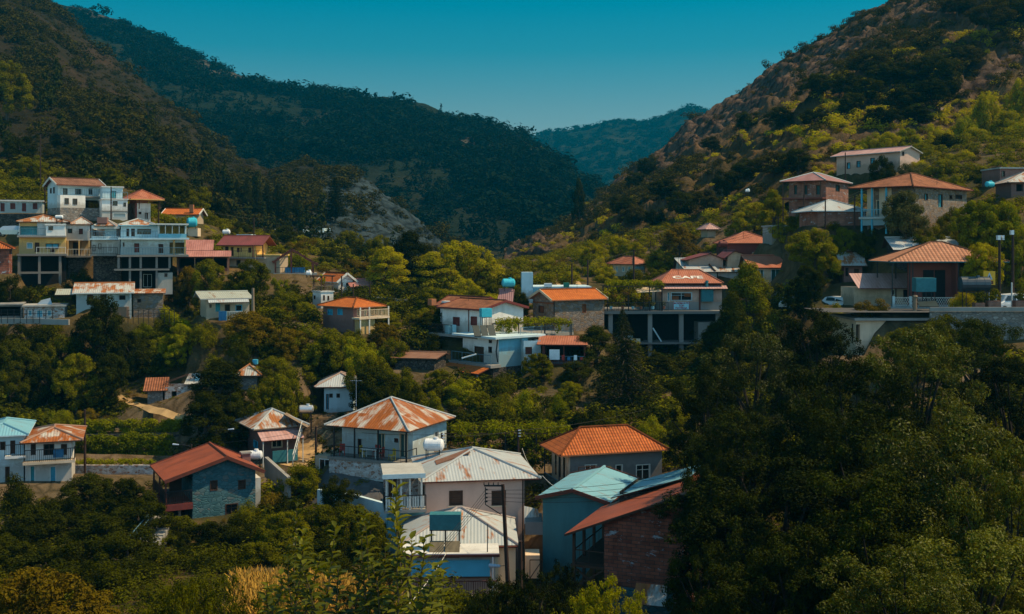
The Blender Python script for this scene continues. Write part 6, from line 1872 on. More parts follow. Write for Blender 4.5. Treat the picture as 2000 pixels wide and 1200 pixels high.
b = MB(); c = P(986, 592, 125); House._sheet(None, b, [c + Vector((-1.0, -.3, 0)), c + Vector((.9, -.3, 0)), c + Vector((1.1, .9, 1.5)), c + Vector((-.5, .9, 1.5))], .12); b.box(c.x - .7, c.y + .9, c.z - 1, c.x + .9, c.y + 1.6, c.z + 1.6); tag(b.build("collector_stand", [M['r_purple'], M['wood']]), "brown sloping collector under the large cyan tank", "collector")
b = MB(); b.bar(P(902, 700, 113), P(930, 692, 113), .3, .1); tag(b.build("white_board", M['cloth_white']), "white board leaning in the shady villa porch", "board")
h = House("brown_shed", "sagging brown sheet roof shed beside the villa's reed screen", "shed", 112, -14, 848, 700, 722, pf=772, D=4, wall='stone_dark'); h.walls(); h.gable('r_brown', 'x', apy=688, over=.4, edge='wood', off=.7)
h = House("stone_cottage", "stone cottage with bright orange tile gable roof and pale verge", "house", 126, 29, 1081, 586, 648, pf=1180, ps=1041, wall='stone_brown')
h.hole('l', 1052, 597, 1062.5, 612, 'shut', 'sh_orange', 'wood'); h.hole('f', 1137, 594, 1145, 611, 'shut', 'sh_orange', 'sh_orange'); h.walls(); h.gable('t_bright', 'x', apy=565, over=(.5, .3, .4, .4), edge='terra', barge='frame_cream'); h.pipe([(.05, -.08, h.H), (.05, -.08, 0)], 'iron', .06)
b = MB(); b.bar((-.02, -.03, h.H * .88), (-.02, h.D, h.H * .88), .06, .14); b.build("tie_band", M['sh_orange'], h.root)
h = House("white_flat_house", "long flat roofed white house with square tower chimney behind the stone cottage", "house", 142, 3, 1041, 563, 590, pf=1155, D=6, wall='sky_blue'); h.walls(); h.box("flat_roof", 'bluewhite', -.1, -.1, h.H, h.W, h.D, h.H + .2)
t = MB(); a, zt = h.pix(1019, 532); c, _ = h.pix(1041, 532); t.box(a, -.1, -1, c - .01, 1.5, zt); t.build("tower", M['bluewhite'], h.root)
tag(MB().box(*P(1063, 561, 141.5), *(P(1078, 554, 141.5) + Vector((0, 1, 0)))).build("roof_box", M['tank_white']), "white box unit on the flat white roof", "roof unit")
tag(MB().box(*P(1101, 561, 141.5), *(P(1112, 553, 141.5) + Vector((0, 1, 0)))).build("roof_box", M['plastic_green']), "green box unit on the flat white roof", "roof unit")
h = House("grey_sheet_shed", "blue grey corrugated shed at the valley head", "shed", 205, 6, 1005, 525, 536, pf=1051, D=5, wall='tank_teal'); h.walls(); h.shed('r_zinc', -.2, h.W + .2, -.3, h.H, h.D, h.H + .6)
for px, t, b_, d, L in ((1117, 515, 565, 150, "dark pole by the dusty track behind the flat white roof"), (1148, 508, 572, 146, "dark pole rising from the flat white roof end"), (1238, 488, 552, 150, "dark pole before the pale blue arched porch house"), (1271, 470, 520, 168, "thin pole on the slope above the arched porch house")): pole(px, t, b_, d, L, r=.14 if d < 160 else .09)

# ================================================================== cafe
h = House("cafe", "cafe with faded red roof lettered CAFE above open concrete floors", "cafe", 132, 2, 1292, 560, 606, pf=1410, D=7, wall='pink', found=.1, level=False)
CF = h; W = h.W
h.hole('f', 1310, 571, 1352, 588, 'win', 'dark', 'bluewhite', fw=.12); h.hole('f', 1303.5, 571, 1308.5, 589, 'panel', 'sh_blue', 'frame_white')
h.walls(bands=[(h.zpix(590), 'lightgrey')]); 
ro = h.hip('r_redrust', apy=527.5, over=(.3, .1, .5, .2), z=h.H + .42, edge='wood', cap='r_redrust', ridge=3.4)
h.box("eave_wall", 'darkred', .1, .1, h.H, W - .1, h.D - .1, h.H + .31)
h.shed('r_rose', -.1, W + .5, -1.0, h.H - .22, -.02, h.H + .12, 'woodred', "awning")
x0, x1, y0, y1 = h.rect((.3, .1, .5, .2)); hh = h.zpix(527.5, (y0 + y1) / 2, (x0 + x1) / 2) - h.H - .42; sl = math.atan2(hh, (y1 - y0) / 2)
text_mesh("CAFE", 1.06, 'paint_white', h.roof_o, Matrix.Translation((h.pix(1348, 538)[0] - .1, y0 + 1.35 * math.cos(sl), h.H + .42 + 1.35 * math.sin(sl) + .05)) @ Matrix.Rotation(sl, 4, 'X') @ Matrix.Diagonal((1.5, 1.0, 1, 1)), bold=.035)
a, za = h.pix(1368, 589); c, zc = h.pix(1391, 565); h.box("kitchen_cabinet", 'tank_teal', a, -.7, za, c, -.003, zc); h.pipe([((a + c) / 2, -.35, zc), ((a + c) / 2, -.35, h.zpix(548))], 'tank_teal', .2, "flue")
h.box("pier", 'darkred', h.pix(1365, 590)[0], -.1, 0, a, -.003, zc)
# reed blinds seen in the window
h.box("curtain", 'sh_orange', h.pix(1337, 575)[0], .10, h.zpix(580), h.pix(1351, 575)[0], .13, h.zpix(571.5)); h.box("curtain", 'sh_orange', h.pix(1313, 585)[0], .10, h.zpix(587), h.pix(1326, 585)[0], .13, h.zpix(579))
xa = h.pix(1174, 606)[0]; z2 = h.zpix(667); z3 = h.zpix(722)
h.box("floor_slab", 'concrete', xa, -1.8, -.35, W + .2, 7, -.01); h.box("lower_slab", 'concrete', h.pix(1234, 666)[0], -1.6, z2 - .2, W, 6.5, z2)
for q in (1190, 1266.5, 1327, 1398):
    x_ = h.pix(q, 640)[0]; h.box("pillar", 'lightgrey', x_ - .25, -1.3, z2 - .01 if q > 1200 else z3, x_ + .25, -.85, -.351)
    if q > 1200: h.box("pillar", 'concrete', x_ - .25, -1.3, z3 - 2, x_ + .25, -.85, z2 - .201)
h.box("back_wall", 'dark', xa, 2.2, z3 - 2, W, 2.6, -.36); a, za = h.pix(1362, 665); c, zc = h.pix(1397, 629); h.box("concrete_room", 'lightgrey', a, -.6, z2, c, 2.1, zc); h.win_on((a + c) / 2, zc - 1.0, c - .15, zc - .4, -.6, 'dark', 'concrete')  # back wall coloured near-black in place of shade under the floors
h.rail([(xa + .2, -1.7), (h.pix(1300, 600)[0], -1.7)], 0, 1.0, 'iron', .2)
b = MB(); a, za = h.pix(1316, 604.5, 'f', -1.75); c, zc = h.pix(1345.5, 590, 'f', -1.75)
sg = empty("sign_board", h.w((a + c) / 2, -1.75, (za + zc) / 2), h.yaw); tag(sg, "pale blue sign board with three lines of red Greek lettering under the cafe window", "sign")
w2, h2 = (c - a) / 2, (zc - za) / 2
MB().box(-w2, 0, -h2, w2, .05, h2).build("board", M['sign_white'], sg); MB().box(-w2 - .05, .0, -h2 - .05, -w2 - .003, .06, h2 + .05).box(w2 + .003, 0, -h2 - .05, w2 + .05, .06, h2 + .05).build("frame", M['sign_red'], sg)
for t_, z_ in (("ΔΟΚΙΜΑΣΤΕ", .22), ("ΤΟΝ", -.09), ("ΠΑΤΡΕΩΑ", -.38)): text_mesh(t_, .30, 'sign_red', sg, Matrix.Translation((0, -.006, z_ - .02)) @ Matrix.Rotation(math.pi / 2, 4, 'X'), bold=.012)
o = tag(MB().box(-.5, -.3, 0, .5, .3, .45).build("carton", M['frame_cream']), "pale carton stored on the open floor under the cafe", "carton"); o.location = h.w(h.pix(1239, 660)[0], -1.2, z2)
b = MB(); p, q = h.w(h.pix(1272, 640)[0], -1.2, z2 + 1.7), h.w(h.pix(1288, 660)[0], -1.25, z2 + .1); b.bar(p, q, .5, .15); tag(b.build("rolled_mattress", M['bluewhite']), "pale blue mattress leaning on a pillar under the cafe", "mattress")
for q, mt in ((1206, 'sign_white'), (1214, 'cloth_white'), (1228, 'sign_white')):
    o = MB().box(-.3, -.2, 0, .3, .2, .8).build("stored_box", M[mt]); o.location = h.w(h.pix(q, 650)[0], -.9, z2 + .0); tag(o, {'1206': "pale blue box by the end pillar beneath the cafe terrace", '1214': "white box beneath the cafe terrace", '1228': "pale blue box next to the carton beneath the cafe"}[str(q)], "box")
# vine terrace
VT = empty("vine_pergola", h.w(xa, 0, 0), h.yaw); tag(VT, "cafe terrace pergola of posts roofed with vines and a tan canvas", "pergola")
xw = -xa
for x_ in (.6, 3.1, 5.6, xw - .2):
    for y in (-1.5, 3.0): MB().box(x_ - .06, y - .06, 0, x_ + .06, y + .06, 2.9).build("post", M['iron'], VT)
b = MB(); [b.bar((.2, y, 2.92), (xw, y, 2.92), .07) for y in (-1.5, 0, 1.5, 3)]; b.build("beam", M['wood'], VT)
leafy("vine_roof", None, [(.8, -1.2, 2.95, xw, 3.2, 3.3, .38), (1.0, -1.7, 2.3, 2.0, -1.4, 2.9, .3)], 200, .26, 'l_vine', None, 911, VT)
b = MB(); House._sheet(None, b, [(4.2, -1.4, 2.2), (xw - .2, -1.4, 2.35), (xw - .2, 1.2, 2.8), (4.2, 1.2, 2.65)], .05); b.build("canvas", [M['cream'], M['cream']], VT)
for i, q in enumerate((1186, 1199, 1212, 1222, 1243, 1262)):
    c = P(q, 570 + (i % 3) * 5, 130.2)
    hb = empty("hanging_basket", c); tag(hb, "hanging basket of yellowing fern on the cafe terrace, one of a row", "hanging basket", "fern baskets hanging along the cafe terrace")
    MB().tube((0, 0, -.35), (0, 0, -.1), .16, .26, 10).build("pot", M['terracotta'], hb)
    rng = np.random.default_rng(930 + i); v, f, s = clump_cloud([(0, 0, 0, .5), (.15, 0, -.25, .4), (-.2, .1, -.15, .4)], 420, .17, rng); np_mesh("fern", v, f, M['l_brown'] if i % 2 else M['l_yellow'], False, hb, {"shade": s})
for i, q in enumerate((1193, 1216, 1236, 1252, 1275, 1296)):
    c = P(q, 604, 130.6); pt = empty("potted_plant", c); tag(pt, "potted plant along the cafe terrace railing, one of a row", "potted plant", "potted plants along the cafe terrace railing")
    MB().tube((0, 0, 0), (0, 0, .35), .15, .2, 10).build("pot", M['terracotta' if i % 2 else 'sign_white'], pt); rng = np.random.default_rng(950 + i); v, f, s = clump_cloud([(0, 0, .6, .33), (.1, .1, .75, .25)], 420, .15, rng); np_mesh("leaves", v, f, M['l_mid'], False, pt, {"shade": s})

# ================================================================== houses behind and up the east slope
h = House("arched_porch_house", "pale house with rusty red hipped roof and pale blue arched porch", "house", 165, 38, 1237, 516, 540, pf=1260, ps=1197, wall='cream')
for a, c in ((1203, 1207), (1215, 1220), (1226, 1232)): h.hole('l', a, 521, c, 531, 'shut', 'sh_teal', 'frame_white')
h.hole('f', 1243, 520, 1254, 533, 'void', 'wood', depth=.8); h.walls(); h.box("arch_band", 'sky_blue', .3, -.1, h.H - .9, h.W - .3, -.003, h.H - .4); h.hip('r_redrust', apy=501, over=.7, edge='woodred')
h = House("white_sheet_house", "wide low white sheet roof just behind the cafe", "house", 148, 4, 1345, 531, 560, pf=1400, D=8, wall='lightgrey'); h.walls(); h.gable('r_zinc', 'x', apy=505, over=.4, edge='wood', off=.85); h.pipe([(h.W - .3, -.3, h.H + .1), (h.W - .3, 5.8, h.H + 1.7)], 'wood', .12, "ridge_strip")
h = House("rusty_white_house", "low white sheet roof with rust patch beside the wide white roof", "house", 149, -8, 1442, 531, 560, pf=1402, D=8, wall='lightgrey'); h.walls(); h.gable('r_rust_light', 'x', apy=504, over=.3, edge='wood', off=.85)
h = House("red_hip_house", "dark red walled house with salmon red hipped roof", "house", 157, 2, 1419, 475, 506, pf=1513, D=6.5, wall='darkred')
h.hole('f', 1469, 493, 1482, 500, 'win', 'dark', 'bluewhite'); h.walls(); h.hip('r_redrust', apy=453, over=(.5, .6, .4, .4), edge='r_redrust' if False else 'terra', ridge=.4)
h = House("cream_gable_house", "low dark red gable roof with cream gable before the salmon roof", "house", 151, 3, 1421, 504, 525, pf=1472, D=5, wall='cream'); h.walls(); h.gable('r_maroon', 'y', apy=489, over=.5, edge='woodred', off=.3)
h = House("rose_gable_house", "second low dark red gable with rose gable wall over the white roof", "house", 151, 3, 1345, 508, 525, pf=1412, D=5, wall='rose' if False else 'pink'); h.walls(); h.gable('r_maroon', 'y', apy=495, over=.5, edge='woodred', off=.6)
water_tank(1412, 477, 150, 18, 12, 'sh_red', "dark red tank on a stand by the salmon roof", 10, .6)
h = House("rust_porch_house", "house with long orange rusted roof over dark green doors", "house", 140, 4, 1472, 523, 562, pf=1536, D=5, wall='cream')
h.hole('f', 1479, 527, 1492, 549, 'door', 'sh_green', 'bluewhite'); h.hole('f', 1506, 526, 1525, 560, 'door', 'sh_green', 'bluewhite'); h.walls(); h.gable('r_redrust', 'x', apy=499, over=(.5, .3, .5, .3), edge='wood', off=.8)
h = House("streaked_roof_house", "narrow rose house with white roof streaked by orange rust", "house", 126, -10, 1684, 519, 575, pf=1648, D=5, wall='mauve'); h.hole('f', 1651, 523, 1657, 540, 'win', 'dark'); h.hole('f', 1668, 525, 1678, 555, 'door', 'wood'); h.walls(); h.gable('r_rust_light', 'x', apy=490, over=.5, edge='wood', off=.75)
h = House("rose_awning_house", "cream house front under a faded rose corrugated awning", "house", 117.5, 3, 1668, 562, 603, pf=1790, D=4, wall='cream')
h.hole('f', 1740, 566, 1748, 577, 'win', 'glass', 'frame_white'); h.hole('f', 1764, 566, 1782, 590, 'door', 'dark'); h.walls(); h.shed('r_rose', -.2, h.W, -1.8, h.H, 1.0, h.H + 1.5, 'woodred')
h = House("tiled_pavilion", "open pavilion with pale clay grid tile roof on slim posts over a lattice balcony", "pavilion", 112, -3, 1874, 511, 621, pf=1741, D=7, wall='darkred', found=2)
W = h.W; zf = h.zpix(600); a, _ = h.pix(1783, 560)
carve(P(1715, 600, 117).x, 117.5, 7.0, 4.0, 0, P(1715, 602, 116).z, 2.5)
h.hip('t_grid', apy=473, over=(.4, h.pix(1968, 560)[0] - h.W, .5, .3), edge='tank_teal', cap='t_grid', ridge=1.2)
h.box("red_wall", 'darkred', a, 1.6, zf, W, 1.9, h.H - .1); h.box("side_wall", 'darkred', W - .25, .1, zf, W, 1.59, h.H - .1); h.win_on(a + 1.5, zf + .4, W - .9, h.H - .9, 1.58, 'dark', 'darkred')
h.posts('iron', [.1, h.pix(1777, 560)[0], a, W - .1], .05, zf, h.H - .1, .1); h.posts('iron', [.1, W * .3], 5.5, zf, h.H - .1, .1)
h.box("floor_slab", 'bluewhite', -.1, -.35, zf - .18, W + .2, 7, zf); h.box("base_wall", 'sky_blue', 0, 0.0, -2, W, 6.8, zf - .181)
b = MB(); n_ = 26
for i in range(n_):
    x_ = .3 + (W - .9) * i / n_; dx = (W - .9) / n_
    b.bar((x_, -.2, zf + .15), (x_ + dx, -.2, zf + .55), .03); b.bar((x_ + dx, -.2, zf + .15), (x_, -.2, zf + .55), .03); b.bar((x_, -.2, zf + .55), (x_ + dx, -.2, zf + .95), .03); b.bar((x_ + dx, -.2, zf + .55), (x_, -.2, zf + .95), .03)
b.bar((.2, -.2, zf + .98), (W - .5, -.2, zf + .98), .05); b.bar((.2, -.2, zf + .12), (W - .5, -.2, zf + .12), .05); b.build("lattice_railing", M['frame_white'], h.root)
h.posts('bluewhite', [h.pix(1744, 590)[0], h.pix(1777, 590)[0]], -.2, zf, zf + 1.1, .22, "rail_pier")
solar_heater(1810, 600, 108.5, 40, 27, 39, 'tank_teal', "teal tank box on an iron stand before the lattice balcony", 0, 1, 'panel', 1.5, .8, True, 0)
tag(MB().tube(P(1787, 640, 108), P(1787, 580, 108), .2, .2, 10).tube(P(1787, 580, 108), P(1787, 577, 108), .28, .2, 10).build("chimney_pipe", M['woodlight']), "round brown chimney pipe before the lattice balcony", "chimney")
h = House("grey_sheet_house", "house with a long pale grey sheet roof above the pavilion", "house", 120, -8, 1872, 488, 520, pf=1752, D=6, wall='stone_dark'); h.walls(); h.gable('r_zinc', 'x', apy=464, over=.5, edge='wood', off=.7)
h = House("cream_terrace_house", "cream flat roofed house front sunk behind tree tops", "house", 106, 2, 1672, 626, 700, pf=1815, D=7, wall='cream'); h.hole('f', 1670, 634, 1680, 668, 'void', 'dark', depth=.8); h.walls(); h.box("roof_slab", 'concrete', -.3, -.5, h.H, h.W + .3, h.D, h.H + .22)
tag(MB().box(*P(1742, 620, 108), *(P(1772, 611, 108) + Vector((0, .4, 0)))).build("parapet_block", M['ochre']), "ochre parapet block on the flat cream house roof", "parapet")
wall_run("road_wall", "high grey stone retaining wall carrying the village road", [P(1816, 618, 104), P(2080, 618, 102)], .45, .5, 'stone_grey', down=7); wall_run("road_coping", "pale concrete coping on the road retaining wall", [P(1816, 618, 103.7), P(2080, 618, 101.7)], .85, .3, 'concrete', down=-.46)
RD = P(1950, 609, 107).z; carve(P(1990, 600, 112).x, 112, 16, 7, 0, RD, 2.0)
carve(P(1745, 0, 100.5).x, 100.5, 5.5, 4.3, 0, P(1745, 705, 100).z, 1.5)
s = MB(); s.face([(30, 105.5, RD + .02), (62, 105.5, RD + .02), (62, 113, RD + .02), (30, 113, RD + .02)]); tag(s.build("village_road", M['asphalt']), kind='structure')
for i, (q0, q1, t_, b_) in enumerate(((1931, 1955, 588, 609), (1905, 1924, 592, 609), (1984, 2012, 588, 609))):
    c = P((q0 + q1) / 2, b_, 105.2 + i * .1); w_ = (q1 - q0) * c.y / F; hh = (b_ - t_) * c.y / F
    pl = empty("planter", c); tag(pl, ("square brick planter with a round bush beside the dark pole", "low brick planter beneath the black tank", "large brick planter next to the white van")[i], "planter", "brick planters along the road wall")
    MB().box(-w_ / 2, 0, 0, w_ / 2, .8, hh).build("box", M['brick_pale'], pl); rng = np.random.default_rng(970 + i); v, f, s = clump_cloud([(rng.normal(0, .25), .4 + rng.normal(0, .15), hh + .3 + rng.uniform(0, .6), .42) for _ in range(7)], 420, .17, rng); np_mesh("shrub", v, f, M['l_mid'], False, pl, {"shade": s})
water_tank(1903, 556, 106.5, 58, 31, 'tank_black', "big black plastic tank on thin legs by the road wall", -4, 1.5, dome=.1)
sg = empty("warning_sign", P(1932.5, 557, 108.5)); tag(sg, "yellow road sign with a grey triangle and dark red panel behind the black tank", "sign")
w2, h2 = 23 * 108.5 / F / 2, 27 * 108.5 / F; MB().box(-w2, 0, 0, w2, .05, h2).build("board", M['sign_yellow'], sg); b = MB(); b.face([(-.32, -.012, h2 * .40), (.32, -.012, h2 * .40), (.0, -.012, h2 * .92)]); b.build("triangle", M['lamp'], sg)
b = MB(); b.face([(-.13, -.02, h2 * .46), (.13, -.02, h2 * .46), (0, -.02, h2 * .75)]); b.build("triangle_centre", M['glass'], sg); MB().box(-.38, -.012, h2 * .06, .38, -.003, h2 * .30).build("red_panel", M['sh_red'], sg); MB().box(-.3, -.02, h2 * .2, .3, -.0125, h2 * .22).box(-.3, -.02, h2 * .12, .1, -.0125, h2 * .14).build("text_lines", M['sign_yellow'], sg); MB().tube((0, .08, -2.6), (0, .08, h2 * .9), .04).build("post", M['lamp'], sg)
car(1974, 609, 109, 4.2, 12, 'car_white', "white van parked between planter and post", 'van'); car(1545, 604, 125, 3.7, 58, 'car_silver', "silver blue car parked under the road trees"); car(1641, 604, 122, 3.7, 128, 'car_white', "white car parked beside the cream house shrubs")
for px, t, b_, d, L, bx in ((1952, 462, 608, 106.5, "dark road pole carrying white transformer boxes", 2), (1978, 452, 600, 110, "second dark road pole with a small white cap", 1)):
    A = pole(px, t, b_, d, L, r=.16)
    for i in range(bx): MB().box(-.3 + i * .45, -.35, (b_ - t) * d / F - .35, -.02 + i * .35, .05, (b_ - t) * d / F + .1).build("transformer_box", M['tank_white'], A)
pole(1976, 552, 606, 107.5, "short white post beside the white van", 'frame_white', .09)
h = House("stone_villa", "broad two storey stone house with a wide brown orange hipped tile roof and white porch", "house", 126, 44, 1787, 364, 442, pf=1888, ps=1694, wall='stone_brown')
h.hole('l', 1711.5, 391, 1720, 419, 'door', 'sh_green', 'frame_cream'); h.hole('l', 1733, 387, 1743.5, 412, 'door', 'sh_green', 'frame_cream'); h.hole('l', 1761, 378, 1772, 391, 'win', 'sh_green', 'frame_white', fw=.12); h.hole('f', 1832, 379, 1841, 405, 'door', 'sh_teal', 'wood'); h.hole('f', 1854, 381, 1860, 390, 'win'); h.hole('f', 1866, 380, 1879, 390, 'win', 'dark'); h.hole('f', 1805, 378, 1812, 392, 'win', 'sh_teal', 'wood')
h.walls(); h.hip('t_old', apy=339, over=(1.7, .7, .6, 1.6), edge='woodred', cap='t_old', ridge=.8)
zf = h.zpix(425); y0 = h.D * .48
h.box("porch_render", 'cream', -.06, y0, zf, -.003, h.D * .74, h.H - .1); h.box("porch_render", 'cream', -.06, h.D * .86, zf, -.003, h.D, h.H - .1); h.box("porch_floor", 'bluewhite', -1.5, y0 - .2, zf - .25, -.003, h.D + .3, zf)
for y in (y0, h.D * .78, h.D): h.box("post", 'sh_blue', -1.4, y - .09, zf - 2, -1.22, y + .09, h.H - .12)
h.rail([(-1.4, h.D), (-1.4, y0)], zf, .85, 'sky_blue', .2); h.box("base_render", 'sky_blue', -1.3, y0, zf - 1.0, -.004, h.D, zf - .251)
h = House("plum_roof_house", "brown brick house with plum red hipped roof and shady porch", "house", 142, 54, 1613, 353, 402, pf=1657, ps=1541, wall='brick_pale')
h.hole('f', 1632, 361, 1640, 375, 'win', 'sh_green', 'wood'); 
for a, c in ((1551, 1557), (1571, 1577), (1594, 1602)): h.hole('l', a, 362, c, 380, 'door', 'sh_green', 'wood')
h.walls(); h.hip('r_purple', apy=338.5, over=(1.2, .5, .4, .8), edge='wood', cap='r_zinc', ridge=2.5)
for y in (.3, h.D * .5, h.D + .4): h.box("post", 'wood', -1.1, y - .06, -2, -.98, y + .06, h.H - .11)
h.box("porch_floor", 'darkred', -1.2, 0, h.zpix(388) - .2, -.003, h.D + .5, h.zpix(388))
h = House("white_hip_house", "brick house with a white sheet hipped roof below the plum roof", "house", 132, 6, 1597, 412, 440, pf=1692, D=6, wall='brick_pale'); h.walls(); h.hip('r_zinc', apy=391, over=(.9, .3, .4, .4), edge='bluewhite', ridge=.3)
h = House("slanting_roof_house", "long cream house with slanting pale roof high on the green slope", "house", 166, -54, 1758, 296, 333, pf=1634, D=5, wall='pink')
for a, c, t_ in ((1654, 1661, 318), (1673, 1681, 315), (1700, 1709, 309), (1717, 1724, 305)): h.hole('f', a, t_, c, t_ + 12, 'win', 'sh_blue', 'wood')
h.hole('r', 1762, 296, 1766, 305, 'win'); h.walls(); h.gable('r_rose', 'x', h=.9, over=(.8, .4, .6, .3), edge='lightgrey')
h = House("pale_roof_house", "house with white and rust sheet roof at the slope's edge", "house", 140, -6, 2050, 356, 385, pf=1975, D=6, wall='mauve'); h.hole('f', 1985, 360, 1998, 374, 'void', 'dark', depth=.6); h.walls(); h.hip('r_rust_light', apy=338, over=.6, edge='wood')
h = House("grey_block_house", "plain grey block wall house above the white and rust roof", "house", 150, 4, 1953, 330, 362, pf=2060, D=5, wall='mauve'); h.hole('f', 1956, 334, 1963, 346, 'win'); h.walls(); h.box("flat_roof", 'lightgrey', -.2, -.3, h.H, h.W, h.D, h.H + .2)
water_tank(1933, 360.5, 138, 19, 11, 'tank_blue', "cyan tank lying beyond the broad stone house roof", 25, .1)
h = House("tan_hut", "tiny hut with a tan roof among the slope bushes", "hut", 172, 10, 1382, 448, 463, pf=1398, D=3, wall='cream'); h.walls(); h.hip('r_rose', apy=437, over=.6)
wall_run("hillside_wall", "pale brown wall segment high on the green slope", [P(1802, 232, 212), P(1842, 217, 214), P(1878, 215, 216)], .8, .4, 'pink', down=2)
h = House("blue_door_house", "half hidden pale house with blue doors behind slope trees", "house", 146, 4, 1507, 443, 475, pf=1540, D=4, wall='lightgrey'); h.hole('f', 1508, 448, 1513, 464, 'door', 'sh_blue'); h.hole('f', 1522, 447, 1528, 462, 'door', 'sh_blue'); h.walls(); h.box("flat_roof", 'lightgrey', -.2, -.3, h.H, h.W + .2, h.D, h.H + .2)
water_tank(1460, 373, 176, 9, 6, 'tank_white', "white tank alone among the slope bushes", 0, .5)
for px, t, b_, d, L in ((1520, 424, 498, 145, "dark pole with crossarm beside the salmon roof"), (1651, 298, 350, 168, "pole before the slanting roof house"), (1570, 380, 420, 138, "thin post at the plum roof house path"), (1612, 388, 442, 131, "pale pole before the brick house"), (1669, 382, 440, 130, "post under the broad tile roof corner"), (1938, 278, 305, 175, "pole among the hilltop trees")): pole(px, t, b_, d, L, r=.1, arm=[(.97, 1.4, 0)] if px == 1520 else None)
for i in range(5):
    cable([P(1520, 428 + i * 5, 145), P(1240, 490 + i * 4, 150), P(1148, 512 + i * 3, 146)], "power cable strung between the salmon roof pole and the flat roof pole", group="power cables over the cafe roofs", sag=.02, r=.014)
for i in range(4): cable([P(1520, 430 + i * 6, 145), P(1700, 365 + i * 4, 150), P(1830, 300 + i * 4, 165)], "power cable climbing past the broad stone house roof", group="power cables climbing the east slope", sag=.02, r=.014)
for i in range(3): cable([P(1952, 466 + i * 6, 106.5), P(2060, 470 + i * 8, 100)], "power cable leaving the transformer pole", group="power cables at the transformer pole", sag=.01)
# ================================================================== paths, terraces, vegetation near the village
def strip(name, px_pts, width, mat, kind='structure', label=None, lift=0.05, d0=20):
    pts = [ground_pix(x, y, d0) for x, y in px_pts]
    fine = []
    for a, b_ in zip(pts[:-1], pts[1:]):
        n_ = max(2, int((b_ - a).length / 0.8))
        fine += [a.lerp(b_, i / n_) for i in range(n_)]
    fine.append(pts[-1])
    s = MB(); L, R_ = [], []
    for i, p in enumerate(fine):
        t = (fine[min(i + 1, len(fine) - 1)] - fine[max(i - 1, 0)]); t.z = 0; t.normalize()
        nn = Vector((-t.y, t.x, 0)); w = width * (0.8 + 0.4 * float(vnoise(np.array([i * .4]), np.array([3.0]))[0])) / 2
        for arr, sg_ in ((L, 1), (R_, -1)):
            q = p + nn * w * sg_; q.z = gz(q.x, q.y) + lift; arr.append(q)
    for i in range(len(fine) - 1): s.face([R_[i], R_[i + 1], L[i + 1], L[i]])
    return tag(s.build(name, M[mat]), label, kind=kind)
strip("dirt_path", [(228, 776), (262, 790), (300, 806), (340, 815), (372, 824)], 0.8, 'path')
strip("dirt_path", [(608, 842), (598, 868), (588, 893), (570, 915)], 3.0, 'path', d0=60)
strip("dirt_path", [(1098, 543), (1112, 556), (1128, 572)], 3.0, 'path', d0=130)
strip("lane", [(620, 962), (690, 982), (760, 1002)], 2.6, 'asphalt', d0=60)

def hedge_row(x0, y0, d0, x1, y1, d1, hgt, dep, mat, label, seed, r=.4, per=210, size=.2, group=None, wallh=None, cat="hedge", name="hedge", zt=None):
    rng = np.random.default_rng(seed); cl = []
    def foot(x_, y_, d_):
        g = ground_pix(x_, y_ + hgt * F / d_, 60)
        if abs(g.y - d_) > 14: g = P(x_, y_, d_); return Vector((g.x, g.y, gz(g.x, g.y) + hgt))
        return Vector((g.x, g.y, g.z + hgt))
    a, c = foot(x0, y0, d0), foot(x1, y1, d1)
    if zt: a, c = Vector((P(x0, 0, d0).x, d0, zt)), Vector((P(x1, 0, d1).x, d1, zt))
    n_ = int((c - a).length / (r * .26))
    for i in range(n_):
        for _ in range(max(1, int(hgt / r))):
            p = a.lerp(c, rng.random()); cl.append((p.x, p.y + rng.uniform(-dep / 2, dep / 2), p.z + rng.uniform(-hgt, 0) + .1, r * rng.uniform(.6, 1.2)))
    v, f, s = clump_cloud(cl, per, size, rng, fill=.3)
    tag(np_mesh(name, v, f, M[mat], False, None, {"shade": s}), label, cat, group)
    if wallh: wall_run("terrace_wall", wallh[1], [a + Vector((0, -.25, -hgt)), c + Vector((0, -.25, -hgt))], 0, .4, wallh[0], down=1.6)
for (d_, hy_, z_) in ((104.3, 1.9, 12.5), (99.6, 1.9, 10.9), (94.6, 1.9, 10.1)):     # the stepped beds of the lower terraces
    carve(P(243, 0, d_).x, d_, 5.6, hy_, 0, z_, .5)
hedge_row(144, 827, 102.7, 352, 826, 102.7, .95, .7, 'l_vine', "uppermost clipped vine row of the lower terraces", 401, .36, 700, .17, zt=13.45)
hedge_row(146, 853, 98.2, 342, 850, 98.2, 1.95, .7, 'l_vine', "deep middle vine row on the terraces behind the streaky rust roof", 402, .42, 620, .18, zt=12.85)
hedge_row(150, 902, 96.0, 300, 898, 96.0, .3, .6, 'l_vine', "thin grassy strip along the lowest terrace wall", 403, .22, 900, .13, zt=11.15)
for d_, z_, mt_, lb_ in ((102.1, 12.45, 'stone_dark', "dark terrace wall under the uppermost vine row"), (97.5, 10.85, 'stone_dark', "dark terrace wall under the middle vine row"), (95.6, 10.9, 'stone_white', "pale rubble terrace wall below the vine rows")):
    wall_run("terrace_wall", lb_, [Vector((P(140, 0, d_).x, d_, z_)), Vector((P(350 if mt_ == 'stone_dark' else 300, 0, d_).x, d_, z_))], 0, .35, mt_, down=1.9)
hedge_row(292, 866, 97.3, 348, 872, 97.3, .9, .8, 'l_olive', "broad pale leaved shrub at the end of the middle vine row", 404, .4, 190, .26, cat="shrub", name="shrub")
wall_run("terrace_wall", "long dry stone wall above the grassy terrace", [P(28, 762, 117), P(150, 757, 117.5), P(225, 764, 118)], 0, .4, 'stone_dark', down=2)
